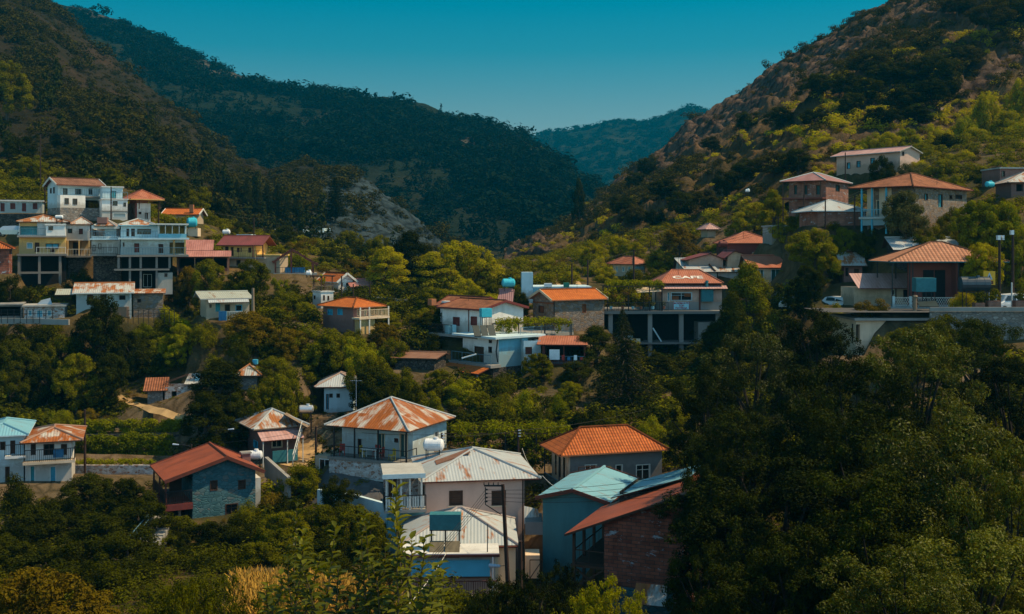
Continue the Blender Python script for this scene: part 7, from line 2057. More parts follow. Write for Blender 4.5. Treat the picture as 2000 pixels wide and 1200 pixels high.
hedge_row(30, 776, 115, 180, 777, 115, .35, 1.6, 'l_vine', "strip of bright grass below the dry stone wall", 405, .25, 900, .15, cat="grass strip", name="grass_strip")
wall_run("terrace_wall", "curving dark retaining wall above the vine rows", [P(135, 842, 104.6), P(160, 828, 105.4), P(260, 826, 105.4), P(350, 826, 105.2)], 0, .4, 'stone_brown', down=1.4)
for i, y_ in enumerate((338, 352, 366, 379)): hedge_row(-30, y_, 186 - i * 6, 84, y_ + 1, 186 - i * 6, .9, 1.0, 'l_mid', ("highest vineyard row beside the tall thin pole", "second vineyard row down beside the tall thin pole", "third vineyard row down beside the tall thin pole", "lowest vineyard row just over the low white house")[i], 410 + i, .6, 110, .34)
hedge_row(300, 437, 163, 362, 437, 163, .5, 2.0, 'l_vine', "vine trellis between tan and orange roofs", 415, .5, 150, .3, cat="vines", name="vine_trellis")
hedge_row(312, 425, 166, 370, 428, 166, 1.0, 1.2, 'l_mid', "leafy creeper before the long orange roof", 416, .6, 150, .3, cat="creeper", name="creeper")
hedge_row(308, 594, 118, 368, 594, 118, 1.3, 1.0, 'l_vine', "squared bright hedge beside the stone store", 417, .45, 210, .22)
hedge_row(400, 705, 108, 425, 704, 108, .3, .5, 'l_vine', "short grassy ledge among dark trees", 418, .3, 300, .16, cat="grass strip", name="grass_strip")
# vine pergolas
def pergola(name_label, x0, x1, yt, d, dep, hgt, seed, mat='l_vine', hang=.5, r=.42):
    a, c = P(x0, yt, d), P(x1, yt, d); root = empty("vine_pergola", (a.x, a.y, a.z - hgt)); tag(root, name_label, "pergola")
    W = c.x - a.x; n_ = max(2, int(W / 2.2))
    for i in range(n_ + 1):
        for y in (0, dep): MB().box(W * i / n_ - .05, y - .05, -.8, W * i / n_ + .05, y + .05, hgt - .2).build("post", M['iron'], root)
    b = MB(); [b.bar((-.1, y, hgt - .18), (W + .1, y, hgt - .18), .06) for y in (0, dep / 2, dep)]; b.build("beam", M['wood'], root)
    rng = np.random.default_rng(seed)
    bx = [(0, 0, hgt - .1, W, dep, hgt + .1, r)] + [(u - .2, -.1, hgt - .5 - hang * rng.random(), u + .3, .2, hgt, r * .6) for u in rng.uniform(0, W, max(2, int(W * .8)))]
    leafy("vine_roof", None, bx, 210, .24, mat, None, seed, root)
pergola("long vine pergola roofing the villa terrace", 962, 1116, 630, 118.5, 2.6, 2.0, 421, hang=.9)
pergola("dense hedge like vine pergola behind the pink house", 866, 1108, 843, 92, 3.4, 2.2, 422, hang=1.2, r=.5)
pergola("vine pergola on the slope above the streaked rust roof", 1690, 1750, 474, 136, 2.5, 2.0, 423, hang=1.0)
pergola("bright vine pergola below the first slope pergola", 1684, 1738, 508, 131, 2.5, 2.0, 424, hang=.8)

R0 = 0
def grove(label, group, mats, items, cat="tree"):
    for i, it in enumerate(items):
        kind, px, pyt, d, w = it[:5]
        m = it[5] if len(it) > 5 else mats[i % len(mats)]
        tree(kind, px, pyt, d, w, m, label, cat, group)
def one(kind, px, pyt, d, w, mat, label, **k): tree(kind, px, pyt, d, w, mat, label, **k)
# --- valley centre
one('tall', 757, 484, 152, 84, 'l_yellow', "bright yellow green tree standing alone at the bridge end")
one('tall', 800, 456, 158, 86, 'l_dark', "tall dark ivy clad tree between the bright valley trees")
one('lobed', 745, 460, 168, 62, 'l_mid', "high olive green tree rising behind the bridge end tree")
one('lobed', 895, 470, 160, 150, 'l_yellow', "largest bright yellow green crown in the valley middle")
one('tall', 846, 494, 156, 92, 'l_yellow', "bright tree just beside the tall dark ivy tree")
one('round', 838, 476, 172, 50, 'l_dark', "dark round crown behind the largest bright tree")
one('lobed', 945, 510, 164, 86, 'l_yellow', "smaller bright tree under the largest valley crown")
one('round', 985, 520, 176, 66, 'l_mid', "grey green tree before the valley head shed")
grove("yellow green tree packed behind the white villa roof", "trees behind the villa roof", ['l_yellow', 'l_mid'], [('lobed', 905, 545, 146, 84), ('round', 950, 540, 150, 60), ('round', 870, 560, 142, 64), ('lobed', 925, 562, 138, 60), ('bush', 960, 568, 136, 50), ('round', 1000, 552, 150, 44)])
grove("shady leafy tree crowding the villa's balcony side", "trees at the villa balcony", ['l_mid', 'l_mid', 'l_dark'], [('lobed', 842, 560, 136, 84), ('round', 822, 600, 130, 66), ('tall', 835, 612, 124, 60, 'l_dark'), ('round', 800, 640, 126, 60), ('tall', 862, 600, 130, 46), ('round', 790, 600, 136, 56), ('bush', 850, 650, 121, 60, 'l_dark')])
one('tall', 1022, 575, 130, 30, 'l_dark', "narrow dark evergreen squeezed beside the stone cottage")
one('open', 838, 602, 126, 36, 'l_brown', "wispy yellowing plant over the villa balcony")
# --- slopes behind the west houses
for i, (x_, t_, b_) in enumerate(((426, 352, 402), (444, 346, 408), (462, 350, 414), (482, 345, 420), (503, 352, 424), (522, 356, 428), (541, 360, 432), (562, 378, 436), (580, 384, 440))):
    hill_tree('pine', x_, b_, b_ - t_, 30, "hill_scrub", 'l_pine', "pine in the straight row along the hill road", group="row of pines along the hill road")
hill_tree('pine', 655, 436, 90, 46, "hill_scrub", 'l_pine', "tall pine standing alone on the grey rock spur")
hill_tree('lobed', 15, 238, 120, 92, "hill_scrub", 'l_mid', "big pale tree high on the slope over the vineyard")
grove_hill = [(40, 330, 70, 60), (110, 330, 50, 54), (150, 322, 40, 50), (30, 200, 50, 50), (190, 330, 48, 52), (240, 318, 44, 56), (275, 345, 60, 54), (120, 290, 40, 46), (215, 250, 46, 50), (260, 240, 40, 44), (180, 280, 40, 50), (310, 300, 40, 46)]
for i, (x_, b_, h_, w_) in enumerate(grove_hill): hill_tree('round', x_, b_, h_, w_, "hill_scrub", ('l_dark', 'l_scrub')[i % 2], "dark rounded tree scattered on the brown slope over the west houses", group="trees scattered on the west slope")
grove("dark evergreen tree on the slope behind the upper west houses", "evergreens behind the upper west houses", ['l_dark', 'l_dark', 'l_mid'], [('round', 130, 330, 176, 56), ('round', 165, 342, 172, 44), ('lobed', 215, 328, 178, 56), ('round', 300, 350, 182, 66), ('lobed', 345, 345, 186, 70), ('round', 380, 362, 188, 66), ('round', 415, 385, 190, 60), ('lobed', 330, 385, 176, 60), ('round', 400, 412, 178, 60), ('round', 445, 440, 176, 50), ('bush', 400, 440, 168, 44, 'l_yellow'), ('round', 60, 300, 182, 60), ('round', 20, 310, 186, 60), ('bush', 420, 462, 162, 50, 'l_vine'), ('bush', 395, 470, 158, 44, 'l_mid')])
grove("dark bushy tree in the wood between pines and taverna", "wood below the hill road", ['l_dark', 'l_mid', 'l_dark', 'l_brown'], [('round', 470, 430, 186, 56), ('round', 520, 452, 186, 50), ('lobed', 560, 440, 190, 60), ('round', 600, 462, 188, 60), ('round', 640, 470, 186, 62), ('lobed', 680, 450, 196, 66), ('round', 715, 470, 190, 56), ('round', 575, 470, 180, 50), ('round', 540, 470, 178, 46), ('lobed', 630, 500, 174, 66), ('round', 670, 500, 176, 60), ('round', 705, 505, 172, 60), ('round', 650, 480, 182, 56), ('tall', 720, 530, 160, 50), ('bush', 560, 500, 166, 40), ('round', 690, 530, 162, 46), ('round', 605, 505, 168, 50, 'l_olive'), ('bush', 500, 478, 166, 40, 'l_vine')])
# --- around the west houses
one('lobed', 410, 505, 134, 72, 'l_mid', "sunlit olive green tree before the taverna"); one('lobed', 370, 520, 132, 62, 'l_brown', "brownish green tree beside the veranda house columns"); one('lobed', 488, 506, 131, 92, 'l_mid', "broad leafy tree in front of the maroon roof house"); one('round', 352, 535, 128, 50, 'l_dark', "dark low tree at the foot of the veranda house columns")
one('round', 160, 520, 131, 60, 'l_dark', "dark tree growing between the two pillared houses"); one('round', 20, 535, 126, 60, 'l_dark', "dark tree beside the yellow house pillars"); one('bush', 205, 530, 129, 60, 'l_dark', "dark bush under the pale house balcony")
one('open', 548, 535, 138, 34, 'l_vine', "bright creeper column beside the timber frame"); one('bush', 585, 492, 158, 60, 'l_vine', "yellow bush seen through the timber frame"); one('round', 560, 566, 128, 66, 'l_mid', "leafy tree before the timber deck"); one('lobed', 590, 590, 124, 70, 'l_mid', "leafy tree before the white block house"); one('lobed', 535, 600, 122, 66, 'l_mid', "leafy tree beside the thick stub pole")

# --- thicket below the west houses
W1 = [('lobed', 185, 576, 117, 112, 'l_dark'), ('round', 60, 628, 116, 90), ('round', 120, 640, 113, 80), ('lobed', 30, 660, 111, 90), ('round', 225, 630, 114, 76, 'l_dark'), ('lobed', 150, 690, 110, 92), ('round', 90, 700, 110, 76, 'l_dark'), ('round', 260, 650, 119, 76), ('lobed', 215, 690, 110, 84, 'l_dark'), ('round', 20, 720, 108, 70), ('round', 275, 690, 119, 70, 'l_dark'), ('bush', 170, 728, 113, 36), ('round', 70, 660, 114, 70), ('round', -10, 630, 117, 80), ('bush', 100, 618, 117, 46)]
grove("dark leafy tree in the thicket below the lane railing", "thicket below the lane railing", ['l_shade', 'l_dark', 'l_mid'], W1)
W2 = [('bush', 280, 628, 115, 50), ('bush', 315, 622, 114, 56), ('lobed', 350, 632, 113, 70), ('bush', 395, 622, 113, 60), ('lobed', 310, 660, 120, 80), ('round', 365, 672, 120, 70), ('lobed', 410, 655, 118, 70), ('bush', 335, 690, 120, 60), ('bush', 425, 690, 117, 56)]
grove("sunlit creeper covered bush below the teal door house", "creeper bushes below the teal door house", ['l_vine', 'l_mid'], W2, "bush")
W3 = [('lobed', 490, 606, 114, 112, 'l_brown'), ('lobed', 555, 640, 112, 84), ('round', 600, 635, 113, 76), ('lobed', 650, 640, 113, 84), ('round', 700, 652, 112, 76, 'l_vine'), ('lobed', 745, 630, 118, 66), ('round', 770, 655, 114, 60), ('round', 535, 690, 108, 84), ('lobed', 600, 685, 113, 96), ('round', 650, 680, 113, 70, 'l_dark'), ('lobed', 540, 730, 102, 90), ('round', 510, 740, 102, 84), ('round', 470, 690, 108, 70, 'l_dark'), ('round', 540, 775, 101, 60, 'l_olive'), ('lobed', 720, 690, 106, 90), ('round', 770, 710, 104, 80), ('lobed', 800, 735, 100, 80), ('round', 740, 740, 101, 76, 'l_dark'), ('round', 690, 640, 117, 56), ('tall', 760, 612, 124, 50), ('bush', 470, 640, 112, 50, 'l_mid')]
grove("olive green tree in the wooded hollow between rusty roofs and villa", "trees filling the wooded hollow", ['l_mid', 'l_brown', 'l_mid', 'l_mid'], W3)
one('tall', 425, 705, 103, 104, 'l_dark', "tall black green tree beside the sunken tin hut"); one('tall', 400, 770, 98, 90, 'l_dark', "dark conical tree behind the patchy rusty roof"); one('tall', 460, 770, 101, 70, 'l_dark', "dark tree just over the patchy rusty roof")
one('lobed', 738, 712, 103, 112, 'l_dark', "dense black green tree hiding half the tower house"); one('round', 590, 770, 104, 44, 'l_mid', "round bush beside the steel tank legs")
one('open', 172, 786, 105, 44, 'l_brown', "thin young tree on the grassy terrace"); one('bush', 70, 782, 109, 50, 'l_dark', "dark round shrub on the grassy terrace"); one('bush', 265, 780, 111, 40, 'l_brown', "brown shrub beside the ruined hut"); one('bush', 352, 778, 108.5, 44, 'l_brown', "yellowing shrub covering the roofless ruin"); one('bush', 398, 762, 108.5, 40, 'l_vine', "bright shrub against the tin hut")
grove("tall green maize like row above the blue roof", "garden plants over the blue roof", ['l_vine'], [('bush', 20 + 26 * i, 796 + (i % 2) * 6, 100, 40) for i in range(5)], "plants")
# --- below the villa and the cafe
grove("leafy garden bush under the villa terrace", "garden bushes under the villa", ['l_mid', 'l_vine', 'l_mid'], [('lobed', 855, 722, 108, 70), ('round', 900, 740, 105, 70), ('lobed', 940, 765, 102, 66), ('bush', 985, 770, 101, 60), ('bush', 1025, 760, 102, 60), ('lobed', 1050, 690, 112, 66), ('bush', 985, 725, 108, 56), ('bush', 1090, 770, 102, 50), ('round', 830, 760, 100, 66), ('bush', 1060, 790, 98, 50), ('bush', 885, 790, 97, 60, 'l_dark'), ('lobed', 1110, 745, 106, 66)])
one('cedar', 1222, 655, 106, 176, 'l_pine', "dark cedar with drooping branches below the cafe pillars"); one('cedar', 1216, 600, 120, 80, 'l_pine', "slim dark conifer rising to the cafe terrace edge")
one('tall', 1165, 640, 116, 92, 'l_dark', "dark dense tree between the porch and the cafe pillars")
grove("black green bush in the shade under the cafe", "shaded bushes under the cafe", ['l_dark', 'l_mid'], [('round', 1290, 715, 116, 80), ('round', 1340, 725, 114, 80), ('lobed', 1390, 690, 112, 80), ('bush', 1290, 770, 104, 70, 'l_vine'), ('bush', 1150, 790, 98, 70), ('bush', 1330, 800, 96, 70), ('round', 1130, 700, 112, 60), ('bush', 1270, 812, 95, 60, 'l_vine'), ('round', 1250, 745, 112, 60), ('bush', 1200, 800, 98, 66)])
# --- beside and below the lower houses
one('round', 590, 902, 87, 84, 'l_mid', "rounded tree on the bank below the dusty lane"); one('bush', 530, 955, 82, 60, 'l_brown', "dry brown bush at the red gable house corner"); one('bush', 478, 972, 80, 60, 'l_mid', "bush against the blue grey stone gable"); one('bush', 1185, 912, 80, 44, 'l_vine', "bright sapling before the tiled house window"); one('bush', 1225, 940, 76, 60, 'l_vine', "yellow green bush between the tiled house and the barn roofs")
L1 = [('lobed', 175, 922, 83, 110), ('lobed', 240, 936, 80, 120, 'l_dark'), ('round', 280, 960, 77, 110, 'l_dark'), ('round', 120, 965, 78, 110, 'l_dark'), ('bush', 30, 925, 82, 80), ('lobed', 60, 985, 74, 130), ('lobed', 180, 1000, 72, 150, 'l_dark'), ('round', 250, 1030, 69, 130, 'l_dark'), ('round', 100, 1050, 67, 150, 'l_dark'), ('lobed', 10, 1040, 68, 120, 'l_dark'), ('round', 180, 1085, 63, 140), ('bush', 270, 1090, 66, 90, 'l_dark'), ('round', 40, 1010, 72, 100)]
grove("dark tree in the deep thicket below the streaky rust roof house", "deep thicket at the valley bottom", ['l_dark', 'l_shade', 'l_dark'], L1)
L2 = [('lobed', 350, 1010, 77, 110), ('lobed', 410, 1020, 75, 120, 'l_dark'), ('round', 470, 1010, 76, 110, 'l_dark'), ('bush', 520, 1000, 76, 90), ('lobed', 560, 1000, 74, 110), ('round', 340, 1070, 70, 110, 'l_dark'), ('round', 420, 1080, 68, 140, 'l_dark'), ('lobed', 500, 1060, 70, 110), ('bush', 560, 960, 80, 80), ('lobed', 620, 985, 76, 110), ('lobed', 690, 985, 74, 120), ('round', 640, 1040, 70, 110, 'l_dark'), ('lobed', 720, 1010, 71, 100), ('round', 590, 1060, 67, 100), ('round', 660, 930, 82, 70, 'l_dark'), ('round', 740, 1080, 64, 70, 'l_dark')]
grove("creeper covered tree on the bank below the gable house", "bank trees below the gable house", ['l_shade', 'l_mid', 'l_dark'], L2)
one('lobed', 60, 1112, 44, 250, 'l_brown', "large brownish olive tree at the picture's bottom corner"); one('lobed', 200, 1150, 46, 170, 'l_brown', "second brownish olive tree with reddish leaf tips"); one('herobush', 430, 1130, 44, 150, 'l_mid', "feathery green bush before the straw grass"); one('herobush', 340, 1150, 42, 140, 'l_mid', "low feathery bush next to the brownish trees")
grove("glossy dark bush hiding the feet of the low house", "glossy bushes before the low house", ['l_hero'], [('herobush', 925, 1166, 52, 110), ('herobush', 980, 1140, 53, 110), ('herobush', 1050, 1120, 52, 120), ('herobush', 1100, 1105, 54, 90), ('herobush', 850, 1188, 48, 110, 'l_mid'), ('herobush', 1020, 1160, 45, 150), ('herobush', 930, 1170, 44, 140)], "bush")
one('herobush', 1170, 1145, 46, 150, 'l_vine', "bright green bush before the brick barn"); one('herobush', 1250, 1165, 44, 120, 'l_vine', "second bright bush beneath the leaning rusty sheet")
# --- great trees at the east side
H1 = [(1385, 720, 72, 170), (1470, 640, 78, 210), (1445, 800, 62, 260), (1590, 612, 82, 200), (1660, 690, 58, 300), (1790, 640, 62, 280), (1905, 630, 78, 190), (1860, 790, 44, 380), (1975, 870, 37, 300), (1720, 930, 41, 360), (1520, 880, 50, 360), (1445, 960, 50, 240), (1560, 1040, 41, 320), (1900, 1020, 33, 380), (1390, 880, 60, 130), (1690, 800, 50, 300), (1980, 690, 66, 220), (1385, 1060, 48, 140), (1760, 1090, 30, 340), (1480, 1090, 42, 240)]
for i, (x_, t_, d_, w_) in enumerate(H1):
    tree('hero', x_, t_, d_, w_, 'l_hero_lit' if (x_, t_) in ((1860, 790), (1975, 870), (1900, 1020), (1760, 1090), (1790, 640), (1470, 640)) else ('l_hero', 'l_hero', 'l_mid')[i % 3] if d_ > 70 else 'l_hero', "glossy leaved tree in the great dark clump east of the brick barn", group="great dark tree clump east of the barn")  # lit leaf copy goes on the crowns meant to catch the sun
one('tall', 1462, 520, 116, 104, 'l_mid', "tall bushy tree at the cafe's end wall"); one('tall', 1430, 575, 112, 70, 'l_dark', "dark tree leaning on the cafe's end wall"); one('lobed', 1592, 446, 126, 112, 'l_mid', "large round tree over the parked cars"); one('lobed', 1575, 520, 116, 80, 'l_dark', "dark lower crown under the large round tree"); one('round', 1700, 580, 109, 74, 'l_brown', "dusty bush before the rose awning")
one('bush', 1628, 590, 113, 50, 'l_mid', "bush beside the white parked car"); one('lobed', 1916, 474, 112, 84, 'l_yellow', "bright yellow tree between pavilion and transformer pole", h=6.8); one('bush', 1880, 560, 108.5, 50, 'l_yellow', "yellow bush under the black tank"); one('bush', 1990, 520, 112, 50, 'l_vine', "bright bush behind the second road pole"); one('bush', 1240, 520, 152, 60, 'l_mid', "leafy shrubs before the arched porch house")
# --- east slope
one('lobed', 1328, 440, 164, 76, 'l_brown', "russet green tree above the arched porch house"); one('tall', 1130, 352, 300, 30, 'l_pine', "lone tall pine at the valley mouth", h=22)
E1 = [('lobed', 1475, 395, 169, 80), ('lobed', 1440, 425, 169, 60), ('tall', 1510, 375, 154, 54), ('round', 1535, 430, 146, 60), ('round', 1400, 470, 169, 50), ('round', 1560, 415, 144, 56), ('bush', 1620, 425, 133, 50, 'l_mid'), ('round', 1650, 440, 128, 56, 'l_vine'), ('round', 1690, 445, 126, 50, 'l_mid'), ('bush', 1560, 480, 138, 50)]
grove("yellow green tree on the bank between salmon and plum roofs", "bank trees between the salmon and plum roofs", ['l_yellow', 'l_vine', 'l_mid'], E1)
E2 = [('round', 1160, 470, 176, 56), ('lobed', 1205, 462, 178, 60), ('round', 1100, 512, 178, 66), ('round', 1065, 500, 186, 50), ('lobed', 1120, 530, 162, 60), ('round', 1080, 540, 160, 50), ('round', 1180, 520, 160, 46), ('bush', 1170, 500, 170, 50), ('round', 1290, 480, 164, 60, 'l_mid'), ('round', 1285, 520, 150, 50, 'l_mid'), ('round', 1300, 535, 142, 44, 'l_vine'), ('bush', 1060, 530, 170, 40), ('round', 1350, 490, 158, 46, 'l_mid'), ('round', 1240, 470, 176, 40)]
grove("sunlit yellow tree around the dusty track behind the flat white roof", "sunlit trees along the dusty track", ['l_yellow', 'l_yellow', 'l_mid'], E2)
one('lobed', 1770, 372, 117, 96, 'l_olive', "grey olive tree before the broad stone house"); one('bush', 1640, 470, 130, 60, 'l_mid', "round bush under the white hipped roof"); one('round', 1720, 300, 160, 50, 'l_dark', "dark tree half hiding the slanting roof house"); one('lobed', 1770, 320, 152, 70, 'l_olive', "greyish tree beyond the slanting roof house")
E3 = [('lobed', 1900, 390, 118, 96), ('lobed', 1960, 395, 116, 110), ('round', 1860, 400, 120, 60), ('lobed', 1990, 440, 112, 90), ('round', 1900, 440, 114, 70), ('round', 1840, 432, 118, 60), ('bush', 1850, 455, 116, 56), ('round', 1950, 380, 124, 60, 'l_mid'), ('round', 1810, 445, 119, 50, 'l_mid')]
grove("bright vine draped tree on the bank beside the broad stone house", "vine draped bank trees", ['l_vine', 'l_vine', 'l_mid'], E3)
E4 = [('lobed', 1990, 150, 205, 80), ('lobed', 1930, 180, 202, 76), ('round', 1880, 215, 200, 60), ('lobed', 1960, 215, 196, 76), ('round', 1830, 240, 196, 60), ('lobed', 1770, 250, 192, 70), ('round', 1725, 252, 188, 56), ('lobed', 1900, 250, 190, 80), ('round', 1990, 240, 188, 80), ('lobed', 1850, 262, 184, 70, 'l_dark'), ('round', 1800, 275, 180, 60, 'l_mid'), ('lobed', 1940, 280, 178, 80, 'l_mid'), ('round', 1880, 290, 174, 76), ('round', 1985, 280, 176, 70), ('lobed', 1840, 310, 166, 76, 'l_mid'), ('round', 1910, 320, 160, 84, 'l_mid'), ('round', 1790, 310, 168, 50), ('round', 1690, 262, 190, 46), ('round', 1650, 280, 186, 44, 'l_mid'), ('bush', 1860, 340, 152, 50, 'l_mid'), ('round', 1950, 312, 164, 60)]
grove("yellow green tree in the bright wood on the high east slope", "bright wood on the high east slope", ['l_yellow', 'l_yellow', 'l_vine'], E4)
E5 = [(1510, 345, 52, 76), (1560, 350, 60, 80), (1460, 350, 44, 60), (1420, 385, 56, 60), (1380, 420, 50, 56), (1330, 420, 50, 56), (1280, 445, 40, 50), (1300, 400, 50, 60), (1240, 440, 44, 50), (1215, 420, 40, 46), (1600, 200, 56, 84), (1650, 190, 50, 70), (1700, 150, 56, 80), (1740, 180, 60, 84), (1790, 170, 60, 90), (1835, 165, 56, 80), (1880, 140, 50, 76), (1690, 200, 50, 70), (1760, 225, 60, 90), (1820, 215, 60, 90), (1930, 60, 60, 90), (1975, 50, 60, 90), (1520, 255, 46, 60), (1590, 250, 40, 56), (1870, 30, 40, 60), (1660, 225, 44, 60), (1265, 345, 40, 46), (1240, 370, 36, 40), (1390, 300, 34, 44), (1460, 255, 40, 50), (1725, 245, 40, 70), (1790, 245, 40, 70)]
for i, (x_, b_, h_, w_) in enumerate(E5): hill_tree(('round', 'lobed', 'round')[i % 3], x_, b_, h_, w_, "hill_rocky", 'l_dark' if i % 4 else 'l_scrub', "dark rounded holm oak on the rocky east hill", group="dark oaks on the rocky hill")

# --- undergrowth over the whole village ground (uncountable)
def undergrowth(name, count, wr, hr, mat, seed, variants, keep):
    rng = np.random.default_rng(seed); pts = []; tries = 0
    while len(pts) < count and tries < count * 15:
        tries += 1
        d = math.sqrt(rng.uniform(38 ** 2, 225 ** 2)); px = rng.uniform(-120, 2120); x_ = (px - 1000) * d / F
        if on_flat(x_, d, .9): continue
        z = gz(x_, d); py = HY - (z - ZC) * F / d
        if not keep(px, py, d, x_): continue
        w = rng.uniform(*wr)
        if any(on_flat(x_, d + k_, .5) for k_ in (2.5, 5, 8)): w *= .38
        pts.append((x_, d, z - .12 * w, w, w * rng.uniform(*hr), rng.normal(0, .12)))
    scatter_mesh(name, pts, variants, mat, seed)
def off_paths(px, py, d, x_):
    if 128 < px < 362 and 818 < py < 912 and 90 < d < 112: return False
    if -20 < px < 385 and 752 < py < 820 and 100 < d < 120 and (px * 7 + py * 13) % 10 < 4: return False
    if 218 < px < 380 and 765 < py < 830 and abs(py - (772 + (px - 228) * .36)) < 9: return False
    if 545 < px < 625 and 835 < py < 925 and d < 112: return False
    if 600 < px < 780 and 955 < py < 1010: return False
    if 1120 < px < 1190 and 540 < py < 575: return False
    if 30 < x_ < 62 and 104.5 < d < 114: return False
    return True
undergrowth("near_undergrowth", 420, (1.2, 3.0), (.5, .95), 'l_shade', 604, SV_NEAR, lambda *a: off_paths(*a) and a[2] < 82 and not (440 < a[0] < 800 and 53 < a[2] < 68))
undergrowth("undergrowth", 2800, (1.0, 2.6), (.5, .95), 'l_mid', 601, SV_FINE, lambda *a: off_paths(*a) and a[2] > 80)
undergrowth("dry_undergrowth", 1500, (.6, 1.4), (.5, .9), 'l_brown', 602, SV_FINE, lambda *a: off_paths(*a) and a[2] > 76)
undergrowth("shady_undergrowth", 1300, (1.2, 2.8), (.6, 1.0), 'l_dark', 603, SV_FINE, lambda *a: off_paths(*a) and a[1] > 560 and a[2] > 80)

undergrowth("terrace_weeds", 1200, (.4, 1.1), (.5, .9), 'l_mid', 605, SV_MED, lambda px, py, d, x_: -20 < px < 395 and 750 < py < 819 and 100 < d < 121 and abs(py - (772 + (px - 228) * .36)) > 6)
undergrowth("terrace_dry_weeds", 900, (.3, .8), (.5, .9), 'l_brown', 606, SV_MED, lambda px, py, d, x_: -20 < px < 395 and 750 < py < 819 and 100 < d < 121 and abs(py - (772 + (px - 228) * .36)) > 6)
tree('lobed', 1850, 614, 99, 110, 'l_shade', "dark leafy tree under the village road beside the cream house", h=6.5); tree('lobed', 1912, 624, 98, 90, 'l_shade', "dark leafy tree at the end of the road retaining wall", h=6)

# --- straw grass on the valley bottom
rng = np.random.default_rng(650); G0 = []
while len(G0) < 9000:
    px, py = rng.uniform(455, 780), rng.uniform(1085, 1165); d = rng.uniform(54, 66); x_ = (px - 1000) * d / F
    G0.append((x_, d, gz(x_, d)))
G0 = np.array(G0); n_ = len(G0); a_ = rng.uniform(0, 6.28, n_); L_ = rng.uniform(.3, .8, n_); w_ = rng.uniform(.03, .07, n_)
dx, dy = np.cos(a_) * w_, np.sin(a_) * w_; lean = rng.normal(0, .25, (n_, 2))
V = np.stack([G0 + np.stack([-dx, -dy, np.zeros(n_)], 1), G0 + np.stack([dx, dy, np.zeros(n_)], 1), G0 + np.stack([dx * .3 + lean[:, 0], dy * .3 + lean[:, 1], L_], 1), G0 + np.stack([-dx * .3 + lean[:, 0], -dy * .3 + lean[:, 1], L_], 1)], 1).reshape(-1, 3)
tag(np_mesh("straw_grass", V, np.arange(n_ * 4).reshape(n_, 4), M['drygrass']), kind='stuff')

grove("low green bush growing in the straw grass", "bushes in the straw grass", ['l_mid', 'l_vine', 'l_dark'], [('herobush', 585, 1112, 58, 44), ('herobush', 640, 1095, 61, 46), ('herobush', 760, 1100, 60, 50), ('herobush', 610, 1140, 54, 60), ('herobush', 545, 1145, 53, 60), ('herobush', 690, 1150, 52, 70), ('herobush', 750, 1150, 52, 60)], "bush")
# --- near leafy shoots
def shoot_proto(seed, H=1.6):
    rng = np.random.default_rng(seed); s = MB(); V, Fc, S = [], [], []
    pts = [Vector((0, 0, 0))]; dirv = Vector((rng.normal(0, .15), rng.normal(0, .15), 1))
    for i in range(7): dirv = (dirv + Vector((rng.normal(0, .12), rng.normal(0, .12), .1))).normalized(); pts.append(pts[-1] + dirv * H / 7)
    for i in range(7): s.tube(pts[i], pts[i + 1], .016 * (1 - i / 9), .016 * (1 - (i + 1) / 9), 6, 0, False)
    a = rng.uniform(0, 6.28)
    for k in range(44):
        t = .06 + .94 * k / 43; i = min(6, int(t * 7)); p = pts[i].lerp(pts[i + 1], t * 7 - i); a += 2.4
        out = Vector((math.cos(a), math.sin(a), rng.uniform(.15, .9))).normalized(); L = rng.uniform(.15, .25) * (1 - .35 * t); wd = L * .5
        sd = out.cross(Vector((0, 0, 1))).normalized(); up = sd.cross(out).normalized()
        cv = rng.uniform(.1, .5) * L; sh = float(np.clip(rng.normal(.5, .22), 0, 1))
        P1 = p + out * L * .3 + up * cv * .3; P2 = p + out * L * .68 + up * cv * .25; P3 = p + out * L - up * cv * .35
        b0 = len(V)
        V += [p, P1 + sd * wd * .45 + up * .012, P1 - up * .006, P1 - sd * wd * .45 + up * .012, P2 + sd * wd * .36 + up * .01, P2 - up * .008, P2 - sd * wd * .36 + up * .01, P3]
        for q in ((0, 1, 2, 2), (0, 2, 3, 3), (1, 4, 5, 2), (2, 5, 6, 3), (4, 7, 5, 5), (5, 7, 6, 6)): Fc.append([b0 + j for j in q])
        S += [sh] * 8
    me = bpy.data.meshes.new("leaves"); me.from_pydata([tuple(v) for v in V], [], [tuple(dict.fromkeys(f)) for f in Fc]); me.materials.append(M['l_shoot'])
    at = me.attributes.new("shade", 'FLOAT', 'POINT'); at.data.foreach_set("value", np.array(S, np.float32)); me.polygons.foreach_set("use_smooth", [True] * len(me.polygons)); me.update()
    st = bpy.data.meshes.new("stem"); st.from_pydata(s.v, [], s.f); st.materials.append(M['stem']); st.update()
    return me, st
M['l_shoot'] = leafmat("fresh_shoot_leaves", (0.020, 0.034, 0.003), (0.19, 0.20, 0.012), 0.4, 0.2, 0.4)
SH = [shoot_proto(700 + k) for k in range(5)]
rng = np.random.default_rng(720)
tops = [(592, 1010, 11), (608, 1060, 9.5), (640, 1050, 10), (690, 1035, 9), (712, 1080, 8.5), (745, 1050, 9), (770, 975, 10.5), (776, 1020, 9), (784, 1075, 8.5), (660, 1100, 8.5), (560, 1095, 10), (725, 1130, 8), (630, 1140, 8.5), (875, 1115, 10.5), (580, 1150, 9), (765, 1120, 8.2), (540, 1130, 10.5), (690, 1150, 8), (810, 1130, 9), (480, 1160, 10), (655, 1165, 8), (745, 1165, 8), (600, 1105, 9)]
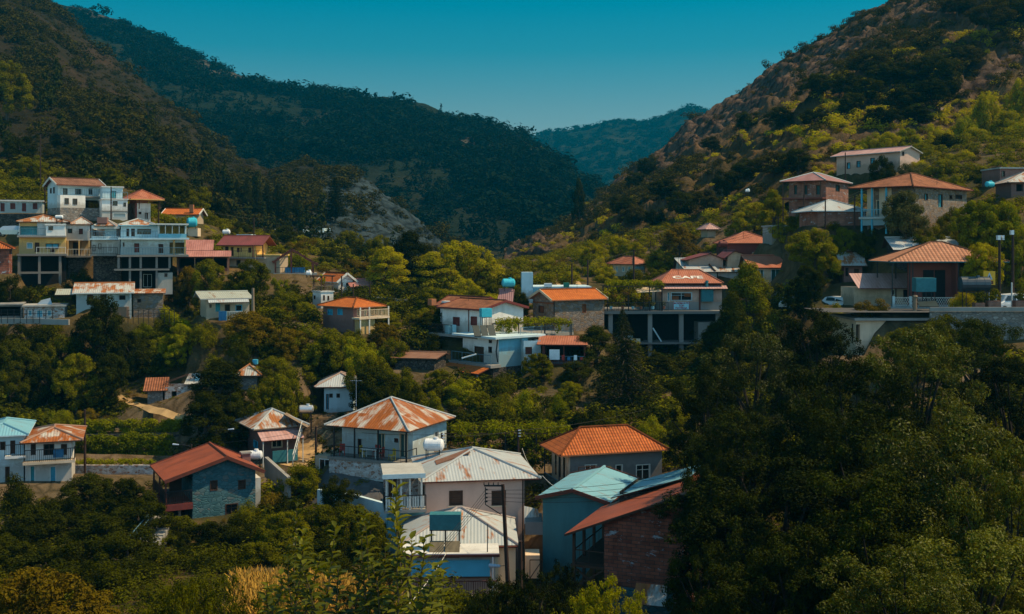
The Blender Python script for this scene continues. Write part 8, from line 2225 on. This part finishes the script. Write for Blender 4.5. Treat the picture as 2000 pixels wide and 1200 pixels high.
for i, (x_, t_, d_) in enumerate(tops):
    p = P(x_, t_, d_); g = P(x_ + rng.uniform(-30, 30), 1290, d_ + .3); me, st = SH[i % 5]; hh = (p - g).length
    lab = "leafy upright shoot of the near shrub over the straw grass"
    if x_ == 875: lab = "small lone shoot with dark leaves before the brick railing"
    root = empty("leafy_shoot", g, rng.uniform(0, 6.28)); root.scale = (1.0, 1.0, hh / 1.6) if hh > 1.6 else (.8, .8, hh / 1.6)
    tag(root, lab, "plant", None if x_ == 875 else "shoots of the near shrub")
    for nm, m_ in (("leaves", me), ("stem", st)):
        o = bpy.data.objects.new(nm, m_); COL.objects.link(o); o.parent = root

# --- cables and aerials over the roofs
for pts_, lb_ in (([P(217, 367, 141), P(310, 391, 150), P(496, 428, 160)], "cable strung from the white cube house to the maroon roof pole"),
                  ([P(496, 430, 160), P(667, 541, 134), P(722, 555, 140)], "cable swinging from the maroon roof pole to the bridge end"),
                  ([P(423, 842, 98), P(617, 835, 92), P(863, 849, 84)], "cable running behind the two rusty roofs to the veranda corner pole"),
                  ([P(863, 852, 84), P(1012, 841, 90), P(1260, 800, 100)], "cable crossing the vine pergola toward the dark cedar"),
                  ([P(166, 803, 95), P(374, 870, 93), P(617, 838, 92)], "cable over the red gable roof and terraces"),
                  ([P(1148, 510, 146), P(1238, 490, 150), P(1271, 472, 168)], "cable joining the poles behind the cafe"),
                  ([P(667, 543, 134), P(842, 560, 130)], "cable vanishing into the trees at the villa balcony")):
    cable(pts_, lb_, r=.013, sag=.018)
for px_, py_, d_, lb_ in ((1325, 527, 134, "thin aerial on the cafe roof ridge"), (1452, 454, 158, "thin aerial on the salmon red roof top"), (80, 421, 138, "thin aerial over the yellow house roof"), (252, 428, 135, "thin aerial over the glazed veranda house"), (915, 583, 124, "thin aerial on the villa's rear roof"), (1127, 563, 129, "thin aerial on the stone cottage ridge"), (1560, 345, 146, "thin aerial over the plum red roof"), (1830, 348, 130, "thin aerial on the broad tile roof"), (450, 797, 100, "thin aerial by the patchy rusty roof"), (1205, 833, 88, "thin aerial on the neat orange tiled roof")):
    b = MB(); p = P(px_, py_ + 6, d_); t_ = p + Vector((0, 0, 1.9))
    b.bar(p - Vector((0, 0, .5)), t_, .03); b.bar(t_ + Vector((-.5, 0, -.1)), t_ + Vector((.5, 0, -.1)), .02)
    for q in (-.4, -.15, .15, .4): b.bar(t_ + Vector((q, -.25, -.1)), t_ + Vector((q, .25, -.1)), .014)
    tag(b.build("television_aerial", M['iron']), lb_, "aerial")

tree('bush', 338, 792, 108, 64, 'l_mid', "rounded green bush on the bare bank below the ruined hut"); tree('bush', 296, 786, 111, 44, 'l_brown', "brownish bush at the bend of the dusty track"); tree('bush', 372, 788, 109, 56, 'l_shade', "dark bush at the foot of the tin hut")
tree('lobed', 1765, 640, 95, 90, 'l_mid', "leafy tree top before the sunk cream house", h=6); tree('lobed', 1818, 626, 96, 90, 'l_shade', "dark tree top at the corner of the cream house", h=6.5)

tree('tall', 1398, 632, 117, 66, 'l_dark', "dark upright tree covering the cafe's end pillar"); tree('tall', 1282, 690, 118, 60, 'l_dark', "dark upright tree before the middle cafe pillars")
build_terrain()
def clumpy(scale, seed, lo=-0.05, hi=0.08, base=0.15):
    def fn(px, py, v, p):
        n = float(fbm(np.array([p[0] * scale]), np.array([p[2] * scale + p[1] * scale * 0.5]), 3, seed)[0])
        return base + (1 - base) * min(1, max(0, (n - lo) / (hi - lo)))
    return fn
def rocky_low(px, py, v, p):
    k = clumpy(0.05, 61, -.05, .1, .1)(px, py, v, p)
    return k * max(0.0, min(1.0, (0.50 - v) * 3.0)) if px > 1150 else 0.12
hill_scatter("hill_scrub", "hillside_scrub", 1500, (2.4, 5.5), (0.65, 1.0), 'l_scrub', 71, SV_FINE, clumpy(0.03, 5, -.02, .12, .06))
hill_scatter("hill_scrub", "hillside_low_scrub", 3000, (0.8, 2.2), (0.5, 0.9), 'l_scrub', 72, SV_MED, None, 1.03, 0.75)
hill_scatter("hill_scrub", "hillside_pinewood", 110, (2.4, 3.8), (1.1, 1.6), 'l_pine', 73, SV_PINE, lambda px, py, v, p: (1.0 if 280 < px < 700 else 0.3) if v < 0.4 else 0.0)
hill_scatter("ridge_wooded", "ridge_woodland", 5200, (3.0, 13.0), (0.5, 0.95), 'l_far', 74, SV_MED, clumpy(0.012, 15, -.05, .06, .06), 1.02)
hill_scatter("ridge_wooded", "ridge_pinewood", 500, (3.5, 6.0), (0.9, 1.3), 'l_far', 75, SV_PINE, lambda px, py, v, p: 1.0 if v < 0.9 else 0.25, 1.0)
hill_scatter("ridge_distant", "distant_woodland", 2600, (8.0, 17.0), (0.5, 0.9), 'l_far', 76, SV_ROUND, None, 1.01)
hill_scatter("hill_rocky", "rocky_slope_scrub", 1200, (1.6, 3.6), (0.7, 1.0), 'l_scrub', 77, SV_FINE, clumpy(0.035, 25, 0.0, 0.1, 0.06))
hill_scatter("hill_rocky", "rocky_slope_low_scrub", 2400, (0.5, 1.3), (0.5, 0.9), 'l_brown', 78, SV_MED, None, 1.03, 0.55)
hill_scatter("hill_rocky", "slope_green_bushes", 700, (1.0, 2.6), (0.6, 1.0), 'l_yellow', 79, SV_FINE, rocky_low)
# ------------------------------------------------------------------ haze
def build_haze(density=0.00017, color=(0.0, 0.42, 0.75)):
    s = MB().box(-3800, -200, -61.0, 3800, 2900, 760)
    m = bpy.data.materials.new("haze_air"); m.use_nodes = True
    nt = m.node_tree; nt.nodes.clear()
    o = nt.nodes.new("ShaderNodeOutputMaterial"); v = nt.nodes.new("ShaderNodeVolumePrincipled")
    v.inputs["Color"].default_value = (*color, 1); v.inputs["Density"].default_value = density
    v.inputs["Anisotropy"].default_value = 0.0
    nt.links.new(v.outputs[0], o.inputs["Volume"])
    tag(s.build("haze", m), kind='stuff')
build_haze()
